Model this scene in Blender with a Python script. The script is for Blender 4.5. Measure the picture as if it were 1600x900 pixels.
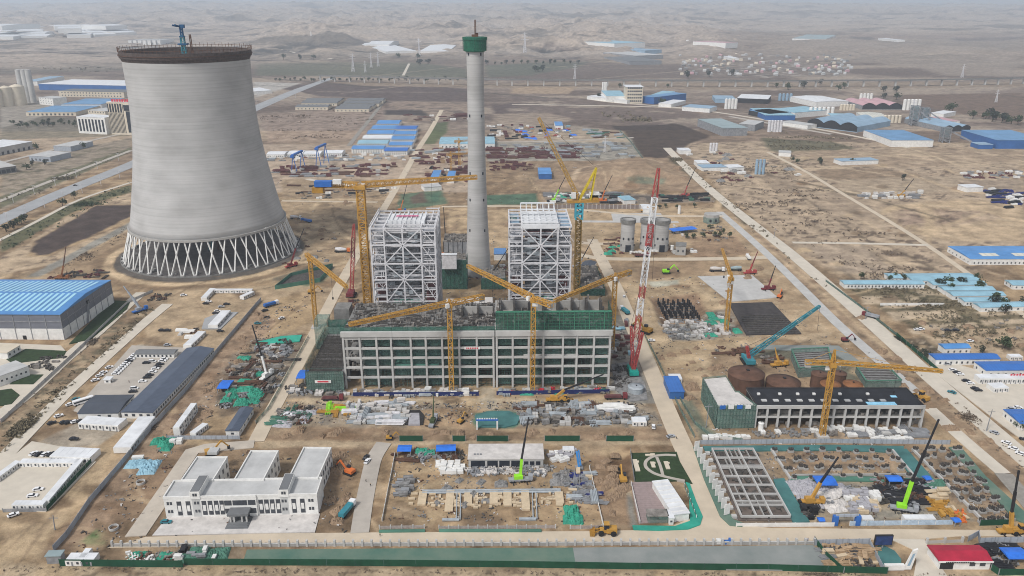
import bpy, math, random
import numpy as np
for o in list(bpy.data.objects): bpy.data.objects.remove(o)
SC = bpy.context.scene
COL = SC.collection
# ------------------------------------------------------------------ camera, sky, sun, exposure
H, FPX, PITCH, YAW = 230.0, 1240.0, math.atan(450/1240.0), math.radians(0.9)
cam = bpy.data.cameras.new('camera'); co = bpy.data.objects.new('camera', cam); COL.objects.link(co)
co.location = (0, 0, H); co.rotation_euler = (math.pi/2-PITCH, 0, -YAW)
cam.sensor_width = 36; cam.lens = FPX/1600*36; cam.clip_start = 1; cam.clip_end = 60000
SC.camera = co
W = bpy.data.worlds.new('World'); SC.world = W; W.use_nodes = True
nt = W.node_tree; bg = nt.nodes['Background']
sky = nt.nodes.new('ShaderNodeTexSky'); sky.sky_type = 'NISHITA'; sky.sun_disc = False
SUN_EL, SUN_ROT = math.radians(50), math.radians(222)
sky.sun_elevation = SUN_EL; sky.sun_rotation = SUN_ROT; sky.dust_density = 4.0; sky.air_density = 1.0; sky.ozone_density = 1.0; sky.altitude = 1200
hs = nt.nodes.new('ShaderNodeHueSaturation'); hs.inputs['Saturation'].default_value = 0.34
nt.links.new(sky.outputs[0], hs.inputs['Color']); nt.links.new(hs.outputs[0], bg.inputs['Color'])
bg.inputs['Strength'].default_value = 0.10
sun = bpy.data.lights.new('sun', 'SUN'); so = bpy.data.objects.new('sun', sun); COL.objects.link(so)
sun.energy = 1.5; sun.angle = math.radians(10); sun.color = (1.0, 0.97, 0.93)
so.rotation_euler = (math.pi/2-SUN_EL, 0, math.pi-SUN_ROT)
so.location = (0, 0, 600)
SC.view_settings.view_transform = 'Standard'; SC.view_settings.look = 'None'; SC.view_settings.exposure = 0.70; SC.view_settings.gamma = 1
SC.cycles.volume_bounces = 1; SC.cycles.max_bounces = 6; SC.cycles.transparent_max_bounces = 12
SC.cycles.diffuse_bounces = 3; SC.cycles.filter_width = 1.0; SC.cycles.use_denoising = True; SC.cycles.denoiser = 'OPENIMAGEDENOISE'; SC.cycles.denoising_input_passes = 'RGB_ALBEDO_NORMAL'; SC.cycles.denoising_prefilter = 'ACCURATE'; SC.cycles.use_adaptive_sampling = False
# ------------------------------------------------------------------ measuring on the ground plane
SP, CP, SY, CY = math.sin(PITCH), math.cos(PITCH), math.sin(YAW), math.cos(YAW)
def G(px, py, z=0.0):
    a, b = (px-800)/FPX, (py-450)/FPX
    dx = SY*CP + a*CY - b*SY*SP; dy = CY*CP - a*SY - b*CY*SP; dz = -SP - b*CP
    t = (z-H)/dz
    return (dx*t, dy*t, z)
def ZAT(p, py):
    """height above the ground at which the vertical through p reaches picture row py"""
    D = p[0]*SY + p[1]*CY; s = (450-py)/FPX
    return H + D*(s*CP-SP)/(CP+s*SP)
def ONV(p, px, py):
    """point in the vertical plane facing the camera through p seen at px, py"""
    a, b = (px-800)/FPX, (py-450)/FPX
    dx = SY*CP + a*CY - b*SY*SP; dy = CY*CP - a*SY - b*CY*SP; dz = -SP - b*CP
    t = p[1]/dy
    return (dx*t, dy*t, H+dz*t)
def GT(px, py, up=0):
    p = G(px, py, up)
    for _ in range(12): z = float(terrain(np.array([p[0]]), np.array([p[1]]))[0]); p = G(px, py, z+up)
    return (p[0], p[1], p[2]-up)
R = random.Random(7)
# ------------------------------------------------------------------ materials
MATS = {}
def srgb(r, g, b):
    f = lambda c: ((c/255+0.055)/1.055)**2.4 if c > 10 else c/255/12.92
    return (f(r), f(g), f(b))
def mat(name, col, rough=0.8, var=0.15, scale=0.25, metal=0.0, alpha=1.0, col2=None, stripe=None, fine=0.0):
    """procedural material: base colour broken up by two sizes of world-space noise; stripe=(axis, period, depth)"""
    if name in MATS: return MATS[name]
    m = bpy.data.materials.new(name); m.use_nodes = True; t = m.node_tree; n = t.nodes; L = t.links
    p = n['Principled BSDF']; p.inputs['Roughness'].default_value = rough; p.inputs['Metallic'].default_value = metal
    p.inputs['Specular IOR Level'].default_value = 0.25
    geo = n.new('ShaderNodeNewGeometry'); nz = n.new('ShaderNodeTexNoise'); nz.inputs['Scale'].default_value = scale; nz.inputs['Detail'].default_value = 6; nz.inputs['Roughness'].default_value = 0.65
    L.new(geo.outputs['Position'], nz.inputs['Vector'])
    rp = n.new('ShaderNodeValToRGB'); rp.color_ramp.elements[0].position = 0.3; rp.color_ramp.elements[1].position = 0.7
    c2 = col2 or tuple(min(1, c*(1+var)) for c in col); c1 = tuple(c*(1-var) for c in col)
    if col2: c1 = col
    rp.color_ramp.elements[0].color = (*c1, 1); rp.color_ramp.elements[1].color = (*c2, 1)
    L.new(nz.outputs['Fac'], rp.inputs['Fac']); out = rp.outputs['Color']
    if stripe:
        ax, per, dep = stripe
        tc = n.new('ShaderNodeTexCoord'); sx = n.new('ShaderNodeSeparateXYZ'); L.new(tc.outputs['Object'], sx.inputs[0])
        mu = n.new('ShaderNodeMath'); mu.operation = 'MULTIPLY'; mu.inputs[1].default_value = 2*math.pi/per; L.new(sx.outputs[ax], mu.inputs[0])
        sn = n.new('ShaderNodeMath'); sn.operation = 'SINE'; L.new(mu.outputs[0], sn.inputs[0])
        mr = n.new('ShaderNodeMapRange'); mr.inputs[1].default_value = 0.6; mr.inputs[2].default_value = 1; mr.inputs[3].default_value = 1; mr.inputs[4].default_value = 1-dep; L.new(sn.outputs[0], mr.inputs[0])
        mx = n.new('ShaderNodeMix'); mx.data_type = 'RGBA'; mx.blend_type = 'MULTIPLY'; mx.inputs[0].default_value = 1
        L.new(out, mx.inputs[6]); L.new(mr.outputs[0], mx.inputs[7]); out = mx.outputs[2]
    L.new(out, p.inputs['Base Color'])
    if alpha < 1:
        p.inputs['Alpha'].default_value = alpha
    MATS[name] = m; return m
def net_mat(name, col, alpha, grid=1.8):
    """scaffold netting: woven sheet that lets some of what is behind show through, ties on a grid"""
    if name in MATS: return MATS[name]
    m = mat(name, col, 0.9, 0.3, 0.15); t = m.node_tree; n = t.nodes; L = t.links; p = n['Principled BSDF']
    geo = n.new('ShaderNodeNewGeometry'); nz = n.new('ShaderNodeTexNoise'); nz.inputs['Scale'].default_value = 0.35; nz.inputs['Detail'].default_value = 4
    L.new(geo.outputs['Position'], nz.inputs['Vector'])
    mr = n.new('ShaderNodeMapRange'); mr.inputs[1].default_value = 0.3; mr.inputs[2].default_value = 0.7; mr.inputs[3].default_value = max(0, alpha-0.25); mr.inputs[4].default_value = min(1, alpha+0.2)
    L.new(nz.outputs['Fac'], mr.inputs[0]); L.new(mr.outputs[0], p.inputs['Alpha'])
    return m
def M(n): return MATS[n]
mat('concrete', (0.36, 0.35, 0.33), 0.9, 0.18, 0.12)
mat('concrete_light', (0.46, 0.45, 0.43), 0.9, 0.14, 0.1)
mat('concrete_dark', (0.20, 0.195, 0.185), 0.95, 0.3, 0.25)
mat('slab_pale', (0.55, 0.52, 0.49), 0.9, 0.22, 0.18)
mat('rebar_dark', (0.075, 0.068, 0.062), 0.9, 0.55, 0.5)
mat('white_wall', (0.70, 0.69, 0.66), 0.7, 0.14, 0.3)
mat('white_steel', (0.60, 0.59, 0.60), 0.55, 0.2, 0.4)
mat('grey_steel', (0.30, 0.31, 0.33), 0.6, 0.2, 0.4)
mat('soil_heap', (0.27, 0.19, 0.125), 0.95, 0.25, 0.5)
mat('mid_steel', (0.24, 0.245, 0.255), 0.7, 0.3, 0.3)
mat('white_roof', (0.66, 0.67, 0.68), 0.6, 0.16, 0.12)
mat('cream_wall', (0.60, 0.53, 0.42), 0.8, 0.1, 0.1)
mat('roof_grey', (0.46, 0.46, 0.45), 0.9, 0.16, 0.12)
mat('roof_grey_dark', (0.155, 0.16, 0.165), 0.8, 0.14, 0.12)
mat('roof_slate_blue', (0.085, 0.105, 0.145), 0.6, 0.14, 0.12, stripe=(1, 1.6, 0.18))
mat('roof_slate_dark', (0.070, 0.080, 0.100), 0.6, 0.14, 0.12)
mat('roof_blue', (0.09, 0.22, 0.46), 0.5, 0.12, 0.12, stripe=(0, 2.0, 0.15))
mat('roof_blue_bright', (0.04, 0.15, 0.45), 0.5, 0.12, 0.12, stripe=(0, 2.0, 0.12))
mat('roof_blue_pale', (0.26, 0.44, 0.53), 0.6, 0.2, 0.10, stripe=(0, 2.0, 0.1))
mat('roof_blue_grey', (0.25, 0.36, 0.46), 0.6, 0.15, 0.06)
mat('roof_green_grey', (0.27, 0.34, 0.35), 0.6, 0.15, 0.06)
mat('roof_cream', (0.58, 0.57, 0.50), 0.7, 0.12, 0.06, stripe=(0, 6, 0.2))
mat('roof_pink', (0.48, 0.30, 0.32), 0.7, 0.15, 0.06)
mat('roof_red', (0.36, 0.02, 0.045), 0.6, 0.25, 0.15)
mat('facade_blue', (0.035, 0.12, 0.33), 0.5, 0.15, 0.08)
mat('skylight', (0.36, 0.62, 0.74), 0.4, 0.08, 0.2)
mat('tarp_blue', (0.03, 0.16, 0.62), 0.5, 0.2, 0.3)
mat('tarp_green', (0.035, 0.27, 0.18), 0.7, 0.35, 0.4)
mat('tarp_white', (0.37, 0.36, 0.38), 0.7, 0.2, 0.4)
mat('net_ground', (0.075, 0.185, 0.135), 0.95, 0.3, 0.08)
mat('glass_dark', (0.025, 0.03, 0.04), 0.25, 0.2, 0.5)
mat('window_grey', (0.06, 0.065, 0.075), 0.35, 0.2, 0.5)
mat('louvre_grey', (0.17, 0.18, 0.21), 0.5, 0.12, 0.1, stripe=(2, 1.0, 0.25))
mat('yellow', (0.46, 0.25, 0.05), 0.5, 0.2, 0.3)
mat('yellow_dark', (0.34, 0.18, 0.03), 0.6, 0.3, 0.3)
mat('red', (0.36, 0.06, 0.055), 0.5, 0.2, 0.3)
mat('red_dark', (0.16, 0.03, 0.035), 0.6, 0.25, 0.3)
mat('orange', (0.62, 0.16, 0.04), 0.5, 0.2, 0.3)
mat('lime', (0.28, 0.68, 0.03), 0.5, 0.15, 0.3)
mat('teal', (0.01, 0.27, 0.22), 0.5, 0.2, 0.3)
mat('teal_blue', (0.04, 0.22, 0.27), 0.5, 0.2, 0.3)
mat('blue_paint', (0.03, 0.13, 0.42), 0.5, 0.2, 0.3)
mat('navy', (0.02, 0.03, 0.16), 0.6, 0.2, 0.3)
mat('black_steel', (0.022, 0.022, 0.025), 0.6, 0.3, 0.3)
mat('tyre', (0.02, 0.02, 0.02), 0.9, 0.2, 0.5)
mat('rust', (0.115, 0.062, 0.042), 0.9, 0.4, 0.2)
mat('rust_orange', (0.24, 0.105, 0.045), 0.9, 0.3, 0.3)
mat('maroon_steel', (0.12, 0.045, 0.045), 0.8, 0.3, 0.3)
mat('timber', (0.40, 0.28, 0.17), 0.9, 0.3, 0.5)
mat('timber_pale', (0.55, 0.44, 0.30), 0.9, 0.15, 0.5)
mat('stone_grey', (0.22, 0.215, 0.21), 0.95, 0.4, 0.4)
mat('fence_grey', (0.34, 0.37, 0.41), 0.7, 0.12, 0.3, stripe=(0, 3, 0.2))
mat('fence_green', (0.012, 0.065, 0.035), 0.8, 0.25, 0.2)
mat('fence_navy', (0.015, 0.025, 0.11), 0.7, 0.2, 0.2)
mat('leaf', (0.055, 0.075, 0.035), 0.9, 0.45, 0.6)
mat('leaf_dark', (0.035, 0.045, 0.03), 0.9, 0.45, 0.6)
mat('bark', (0.10, 0.075, 0.055), 0.95, 0.3, 1.0)
mat('pipe_grey', (0.33, 0.36, 0.38), 0.6, 0.25, 0.3)
mat('banner_pink', (0.55, 0.10, 0.22), 0.7, 0.1, 0.3)
mat('banner_red', (0.55, 0.04, 0.06), 0.7, 0.1, 0.3)
mat('hopper_green', (0.06, 0.22, 0.16), 0.8, 0.25, 0.3)
mat('car_white', (0.78, 0.78, 0.78), 0.3, 0.03, 0.3)
mat('car_black', (0.02, 0.02, 0.024), 0.3, 0.1, 0.3)
mat('car_silver', (0.38, 0.39, 0.41), 0.3, 0.05, 0.3)
mat('car_teal', (0.03, 0.18, 0.22), 0.3, 0.05, 0.3)
mat('car_red', (0.25, 0.02, 0.02), 0.3, 0.05, 0.3)
mat('skin', (0.45, 0.28, 0.2), 0.7, 0.1, 2)
mat('lawn', (0.028, 0.05, 0.02), 0.95, 0.35, 0.4)
mat('paving_pink', (0.30, 0.235, 0.225), 0.95, 0.15, 0.5, stripe=(1, 1.6, 0.1))
mat('bitumen', (0.022, 0.023, 0.028), 0.75, 0.35, 0.25)
mat('basin_grey', (0.11, 0.10, 0.095), 0.9, 0.35, 0.15)
mat('floor_black', (0.035, 0.032, 0.032), 0.9, 0.4, 0.3)
net_mat('net_green', (0.05, 0.145, 0.11), 0.6)
net_mat('net_dark', (0.085, 0.155, 0.132), 0.7)
net_mat('net_pale', (0.16, 0.25, 0.21), 0.5)
# ------------------------------------------------------------------ meshes
class MB:
    def __init__(s): s.v = []; s.f = []
    def add(s, vs, fs):
        k = len(s.v); s.v += [tuple(p) for p in vs]; s.f += [tuple(i+k for i in f) for f in fs]; return s
    def box(s, x0, x1, y0, y1, z0, z1):
        return s.add([(x0,y0,z0),(x1,y0,z0),(x1,y1,z0),(x0,y1,z0),(x0,y0,z1),(x1,y0,z1),(x1,y1,z1),(x0,y1,z1)],
                     [(3,2,1,0),(4,5,6,7),(0,1,5,4),(1,2,6,5),(2,3,7,6),(3,0,4,7)])
    def cbox(s, c, d, rz=0.0):
        ca, sa = math.cos(rz), math.sin(rz); vs = []
        for z in (0, d[2]):
            for x, y in ((-1,-1),(1,-1),(1,1),(-1,1)):
                X, Y = x*d[0]/2, y*d[1]/2
                vs.append((c[0]+X*ca-Y*sa, c[1]+X*sa+Y*ca, c[2]+z))
        return s.add(vs, [(3,2,1,0),(4,5,6,7),(0,1,5,4),(1,2,6,5),(2,3,7,6),(3,0,4,7)])
    def prism(s, pts, z0, z1):
        n = len(pts)
        a = sum(pts[i][0]*pts[(i+1) % n][1]-pts[(i+1) % n][0]*pts[i][1] for i in range(n))
        if a < 0: pts = pts[::-1]
        vs = [(p[0], p[1], z0) for p in pts]+[(p[0], p[1], z1) for p in pts]
        return s.add(vs, [tuple(range(n))[::-1], tuple(range(n, 2*n))]+[(i, (i+1) % n, n+(i+1) % n, n+i) for i in range(n)])
    def bar(s, p, q, w, h=None, up=(0, 0, 1)):
        h = h or w
        d = np.subtract(q, p).astype(float); L = np.linalg.norm(d)
        if L < 1e-6: return s
        d /= L; u = np.array(up, float)
        if abs(d @ u) > 0.95: u = np.array((0.0, 1.0, 0.0))
        a = np.cross(d, u); a /= np.linalg.norm(a); b = np.cross(a, d)
        vs = []
        for c in (p, q):
            for i, j in ((-1,-1),(1,-1),(1,1),(-1,1)):
                vs.append(tuple(np.array(c)+a*i*w/2+b*j*h/2))
        return s.add(vs, [(0,1,2,3),(7,6,5,4),(0,4,5,1),(1,5,6,2),(2,6,7,3),(3,7,4,0)])
    def tube(s, p, q, r0, r1=None, n=8, cap=True):
        r1 = r0 if r1 is None else r1
        d = np.subtract(q, p).astype(float); d /= np.linalg.norm(d)
        u = np.array((0, 0, 1.0)) if abs(d[2]) < 0.9 else np.array((1.0, 0, 0))
        a = np.cross(d, u); a /= np.linalg.norm(a); b = np.cross(a, d); vs = []
        for c, r in ((p, r0), (q, r1)):
            for i in range(n):
                t = 2*math.pi*i/n; vs.append(tuple(np.array(c)+r*(a*math.cos(t)+b*math.sin(t))))
        fs = [(i, n+i, n+(i+1) % n, (i+1) % n) for i in range(n)]
        if cap: fs += [tuple(range(n)), tuple(range(n, 2*n))[::-1]]
        return s.add(vs, fs)
    def lathe(s, prof, n=48, c=(0, 0), closed=False):
        vs = [(c[0]+r*math.cos(2*math.pi*i/n), c[1]+r*math.sin(2*math.pi*i/n), z) for r, z in prof for i in range(n)]
        m = len(prof); fs = []
        for k in range(m if closed else m-1):
            k2 = (k+1) % m
            fs += [(k*n+i, k*n+(i+1) % n, k2*n+(i+1) % n, k2*n+i) for i in range(n)]
        return s.add(vs, fs)
    def sheet(s, a, b, c, d): return s.add([a, b, c, d], [(0, 1, 2, 3)])
    def lattice(s, p, q, w, nseg, t, w2=None, h=None, tri=False):
        """truss: four chords, zigzag lacing and frames"""
        w2 = w if w2 is None else w2; h = h or w
        p = np.array(p, float); q = np.array(q, float); d = q-p; d /= np.linalg.norm(d)
        u = np.array((0, 0, 1.0)) if abs(d[2]) < 0.9 else np.array((0, 1.0, 0))
        a = np.cross(d, u); a /= np.linalg.norm(a); b = np.cross(a, d)
        cs = [(-1,-1),(1,-1),(1,1),(-1,1)] if not tri else [(-1,-1),(1,-1),(0,1)]
        k = len(cs)
        def pt(i, c):
            f = i/nseg; ww = w+(w2-w)*f
            return p+(q-p)*f+a*c[0]*ww/2+b*c[1]*ww/2*h/w
        for c in cs: s.bar(pt(0, c), pt(nseg, c), t)
        for i in range(nseg):
            for j in range(k):
                c1, c2 = cs[j], cs[(j+1) % k]
                if i % 2: c1, c2 = c2, c1
                s.bar(pt(i, c1), pt(i+1, c2), t*0.6)
                s.bar(pt(i+1, cs[j]), pt(i+1, cs[(j+1) % k]), t*0.6)
        return s
    def mesh(s, name, m, smooth=False):
        me = bpy.data.meshes.new(name); me.from_pydata(s.v, [], s.f); me.materials.append(M(m) if isinstance(m, str) else m)
        if smooth:
            for p in me.polygons: p.use_smooth = True
        return me
# ------------------------------------------------------------------ things, parts
def tag(o, label=None, cat=None, group=None, kind=None):
    if label: o['label'] = label
    if cat: o['category'] = cat; o['kind'] = 'thing'
    if group: o['group'] = group
    if kind: o['kind'] = kind
    return o
def thing(name, label, cat, loc=(0, 0, 0), rz=0.0, group=None):
    o = bpy.data.objects.new(name, None); COL.objects.link(o); o.location = loc; o.rotation_euler = (0, 0, rz); o.empty_display_size = 1
    return tag(o, label, cat, group)
def part(name, mb, m, parent, label=None, smooth=False, off=None, loc=None, rz=0.0, sc=None):
    me = mb
    if isinstance(mb, MB):
        if off is not None: mb.v = [(x-off[0], y-off[1], z-off[2]) for x, y, z in mb.v]
        me = mb.mesh(name, m, smooth)
    o = bpy.data.objects.new(name, me); COL.objects.link(o); o.parent = parent
    if loc is not None: o.location = loc
    if rz: o.rotation_euler = (0, 0, rz)
    if sc is not None: o.scale = sc
    if label: o['label'] = label
    return o
def single(name, mb, m, label, cat, loc=(0, 0, 0), rz=0.0, group=None, off=False, smooth=False):
    if off: mb.v = [(x-loc[0], y-loc[1], z-loc[2]) for x, y, z in mb.v]
    o = bpy.data.objects.new(name, mb.mesh(name, m, smooth)); COL.objects.link(o); o.location = loc; o.rotation_euler = (0, 0, rz)
    return tag(o, label, cat, group)
def struct(name, mb, m, smooth=False):
    o = bpy.data.objects.new(name, mb.mesh(name, m, smooth)); COL.objects.link(o); return tag(o, kind='structure')
def dup(root, loc, rz=0.0, label=None, group=None, sc=None, mats=None):
    r = root.copy(); COL.objects.link(r); r.location = loc; r.rotation_euler = (0, 0, rz)
    if label: r['label'] = label
    if group: r['group'] = group
    if sc is not None: r.scale = sc
    for ch in list(root.children):
        c = ch.copy(); COL.objects.link(c); c.parent = r
        for g in list(ch.children):
            d = g.copy(); COL.objects.link(d); d.parent = c
    return r
def ang(p, q): return math.atan2(q[1]-p[1], q[0]-p[0])
def dist(p, q): return math.hypot(q[0]-p[0], q[1]-p[1])
def lerp(p, q, t): return tuple(a+(b-a)*t for a, b in zip(p, q))
# ------------------------------------------------------------------ ground: one sheet to the horizon, soil colours by area
def _hash(ix, iy, s):
    h = (ix.astype(np.int64)*374761393+iy.astype(np.int64)*668265263+s*1442695041) & 0xffffffff
    h = ((h ^ (h >> 13))*1274126177) & 0xffffffff
    return ((h ^ (h >> 16)) & 0xffff)/65535.0
def vnoise(x, y, s):
    ix, iy = np.floor(x), np.floor(y); fx, fy = x-ix, y-iy
    fx = fx*fx*(3-2*fx); fy = fy*fy*(3-2*fy)
    a, b, c, d = _hash(ix, iy, s), _hash(ix+1, iy, s), _hash(ix, iy+1, s), _hash(ix+1, iy+1, s)
    return (a*(1-fx)+b*fx)*(1-fy)+(c*(1-fx)+d*fx)*fy
def fbm(x, y, size, octv=4, s=1, ridged=False):
    v = np.zeros_like(x); a, t, f = 1.0, 0.0, 1.0/size
    for k in range(octv):
        n = vnoise(x*f+17.3*k, y*f-9.1*k, s+k*31)
        if ridged: n = 1-np.abs(2*n-1)
        v += a*n; t += a; a *= 0.5; f *= 2.03
    return v/t
NY, NX = 1050, 1000
ys = np.concatenate([np.linspace(-150, 215, 12)[:-1], np.geomspace(215, 28000, NY-11)])
tt = np.linspace(-1, 1, NX)
GY = np.repeat(ys[:, None], NX, 1); GX = tt[None, :]*(0.80*np.maximum(GY, 0)+260)+0.0*GY
X, Y = GX.ravel().astype(float), GY.ravel().astype(float)
C = np.zeros((X.size, 3)); DIST = np.hypot(X, Y)
def mixc(mask, col):
    global C
    C += mask[:, None]*(np.array(col)-C)
n1, n2, n3 = fbm(X, Y, 120, 5, 3), fbm(X, Y, 18, 4, 11), fbm(X*1.0, Y*0.45, 7, 3, 23)
sm = lambda a, b, v: np.clip((v-a)/(b-a), 0, 1)**2*(3-2*np.clip((v-a)/(b-a), 0, 1))
SAND, DIRT, DARK, PINK = (0.40, 0.305, 0.205), (0.20, 0.14, 0.092), (0.115, 0.088, 0.075), (0.40, 0.33, 0.27)
C[:] = (0.285, 0.208, 0.137)
mixc(sm(0.4, 0.62, n1)*0.6, SAND); n4 = fbm(X, Y, 55, 3, 37); mixc(sm(0.52, 0.58, n4)*0.6, (.215, .16, .115)); mixc(sm(0.5, 0.64, n2)*0.75, DIRT); mixc(sm(0.56, 0.74, n3)*0.4, (0.46, 0.37, 0.27))
# wide plain beyond the works
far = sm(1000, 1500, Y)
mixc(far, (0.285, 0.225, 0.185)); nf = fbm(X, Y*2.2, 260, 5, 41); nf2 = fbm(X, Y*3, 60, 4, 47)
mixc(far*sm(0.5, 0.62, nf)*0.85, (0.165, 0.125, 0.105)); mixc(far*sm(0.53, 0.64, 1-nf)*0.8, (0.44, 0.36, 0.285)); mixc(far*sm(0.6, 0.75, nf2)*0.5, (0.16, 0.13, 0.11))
def sel(pw, pad):
    x0, x1 = min(p[0] for p in pw)-pad, max(p[0] for p in pw)+pad; y0, y1 = min(p[1] for p in pw)-pad, max(p[1] for p in pw)+pad
    return np.nonzero((X > x0) & (X < x1) & (Y > y0) & (Y < y1))[0]
def segd(px, py, a, b):
    dx, dy = b[0]-a[0], b[1]-a[1]; l = dx*dx+dy*dy+1e-9
    t = np.clip(((px-a[0])*dx+(py-a[1])*dy)/l, 0, 1)
    return np.hypot(px-a[0]-t*dx, py-a[1]-t*dy)
def sdpoly(px, py, pw):
    ins = np.zeros(px.shape, bool); d = np.full(px.shape, 1e9)
    for a, b in zip(pw, pw[1:]+pw[:1]):
        d = np.minimum(d, segd(px, py, a, b))
        c = ((a[1] > py) != (b[1] > py)) & (px < (b[0]-a[0])*(py-a[1])/(b[1]-a[1]+1e-12)+a[0])
        ins ^= c
    return np.where(ins, -d, d)
def paint(poly, col, soft=1.5, jag=3, op=1.0, spots=None, px=True):
    pw = [G(*p)[:2] for p in poly] if px else list(poly)
    k = sel(pw, soft+jag+2)
    if not k.size: return
    d = sdpoly(X[k], Y[k], pw)
    if jag: d = d+(fbm(X[k], Y[k], max(6, jag*4), 3, 77)-0.5)*2*jag
    m = np.clip(0.5-d/(2*soft), 0, 1)*op
    C[k] += m[:, None]*(np.array(col)-C[k])
    if spots:
        for c2, size, th, o2 in spots:
            s = sm(th, th+0.12, fbm(X[k]+300, Y[k]*1.3, size, 4, int(size*13) % 97))
            C[k] += (np.clip(0.5-d/(2*soft), 0, 1)*s*o2)[:, None]*(np.array(c2)-C[k])
def track(pts, w, col=(0.45, 0.355, 0.25), op=0.8, soft=1.5, jag=1.0):
    pw = [G(*p)[:2] for p in pts]; k = sel(pw, w+soft+jag)
    if not k.size: return
    d = np.full(k.size, 1e9)
    for a, b in zip(pw, pw[1:]): d = np.minimum(d, segd(X[k], Y[k], a, b))
    d = d+(fbm(X[k], Y[k], 12, 3, 5)-0.5)*2*jag
    m = np.clip(0.5-(d-w/2)/(2*soft), 0, 1)*op
    C[k] += m[:, None]*(np.array(col)-C[k])
GREEN, MOSS = (0.085, 0.165, 0.12), (0.10, 0.11, 0.065)
CR = [((0.12, 0.09, 0.075), 9, 0.55, 0.75), ((0.46, 0.37, 0.28), 25, 0.55, 0.5)]
# --- far plain, fields
F_ = (0.15, 0.115, 0.105)
paint([(420,135),(520,131),(640,132),(735,140),(735,158),(620,158),(560,152),(500,150)], F_, 6, 12)
paint([(770,165),(810,160),(815,178),(770,178)], F_, 5, 8)
paint([(520,128),(735,130),(1600,128),(1600,136),(1100,140),(900,136),(735,137),(560,134)], (0.34, 0.265, 0.20), 8, 14)
paint([(800,100),(1060,100),(1130,122),(800,123)], (0.19, 0.15, 0.13), 10, 20, 0.9)
paint([(400,100),(640,97),(735,108),(735,121),(400,118)], (0.15, 0.16, 0.115), 15, 25, 0.8)
paint([(757,101),(930,96),(900,106),(830,118),(757,121)], (0.14, 0.155, 0.115), 15, 20, 0.8)
paint([(740,82),(860,92),(960,97),(740,103)], (0.24, 0.185, 0.155), 15, 20, 0.8)
paint([(390,60),(470,95),(400,98)], (0.22, 0.175, 0.15), 15, 20, 0.6)
paint([(445,76),(560,66),(640,72),(600,80),(470,78)], (0.42, 0.34, 0.27), 20, 25, 0.8)
paint([(1250,62),(1600,58),(1600,118),(1480,118),(1380,100),(1180,88),(1200,68)], (0.36, 0.30, 0.25), 25, 60, 0.85)
paint([(1320,50),(1600,48),(1600,62),(1330,62)], (0.28, 0.20, 0.17), 25, 30, 0.8)
paint([(1330,59),(1372,62),(1350,64),(1325,61)], (0.10, 0.09, 0.10), 15, 15, 0.9)
paint([(1480,62),(1600,60),(1600,65),(1500,66)], (0.12, 0.10, 0.11), 15, 15, 0.9)
paint([(1420,148),(1600,145),(1600,196),(1530,184),(1440,165),(1390,150)], (0.215, 0.155, 0.12), 8, 10)
paint([(1060,100),(1240,85),(1330,118),(1200,122),(1110,120)], (0.25, 0.20, 0.17), 10, 20, 0.7, [((0.5, 0.46, 0.42), 28, 0.6, 0.8), ((0.10, 0.09, 0.08), 30, 0.6, 0.7)])
paint([(800,150),(1060,160),(1110,190),(1060,215),(960,190),(800,190)], (0.20, 0.155, 0.135), 10, 25, 0.9, [((0.42, 0.35, 0.28), 60, 0.55, 0.8)])
paint([(800,136),(900,136),(890,147),(800,146)], (0.45, 0.34, 0.24), 5, 8)
paint([(770,178),(850,176),(900,186),(840,200),(770,205)], (0.40, 0.32, 0.25), 6, 10, 0.8)
# --- right hand waste ground and fields
paint([(1060,225),(1200,220),(1600,225),(1600,400),(1420,470),(1240,390),(1130,300)], (0.37, 0.30, 0.235), 6, 10, 0.9, CR)
paint([(955,197),(1060,194),(1110,212),(1060,232),(1035,250),(1005,250),(985,220)], (0.085, 0.066, 0.058), 3, 6)
paint([(1190,215),(1300,222),(1340,232),(1250,237),(1205,236)], (0.10, 0.105, 0.07), 5, 8, 0.8)
paint([(1270,266),(1370,263),(1440,272),(1420,290),(1310,292)], (0.25, 0.19, 0.14), 4, 8, 0.9)
paint([(1300,280),(1500,275),(1480,300),(1320,305)], (0.34, 0.28, 0.22), 4, 8, 0.8)
paint([(1240,236),(1600,228),(1600,250),(1400,262),(1300,258)], (0.30, 0.235, 0.18), 5, 10, 0.9, [((0.42, 0.34, 0.26), 30, 0.55, 0.7)])
paint([(1380,325),(1500,310),(1600,320),(1600,375),(1480,375),(1420,365)], (0.44, 0.345, 0.245), 5, 8, 0.85)
paint([(1390,330),(1430,325),(1450,350),(1420,362)], (0.27, 0.205, 0.17), 4, 6, 0.9, CR)
paint([(1460,327),(1540,330),(1560,340),(1470,355)], (0.29, 0.22, 0.18), 4, 6, 0.8, CR)
track([(1375,335),(1400,322),(1500,318),(1600,345)], 7, soft=3); track([(1450,380),(1450,340),(1440,320)], 6, soft=3); track([(1440,365),(1560,325),(1600,318)], 6, soft=3)
track([(1410,268),(1500,300),(1540,302),(1600,290)], 6, soft=3); track([(1475,262),(1490,270),(1600,272)], 6)
paint([(1320,452),(1420,432),(1520,470),(1600,480),(1600,545),(1470,545),(1395,490)], (0.185, 0.16, 0.11), 4, 8, 0.9, [((0.07, 0.07, 0.045), 8, 0.5, 0.8), ((0.42, 0.35, 0.27), 16, 0.62, 0.7)])
for a in ([(1345,462),(1400,462),(1410,474),(1345,476)], [(1385,487),(1490,484),(1505,497),(1400,500)], [(1440,507),(1520,503),(1535,511),(1450,514)], [(1420,514),(1540,512),(1545,520),(1425,522)], [(1525,486),(1600,484),(1600,491),(1530,494)], [(1530,500),(1600,498),(1600,506),(1540,508)], [(1375,482),(1385,474),(1475,473),(1475,477)]):
    paint(a, (0.46, 0.38, 0.295), 1.5, 2.5, 0.95)
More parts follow.
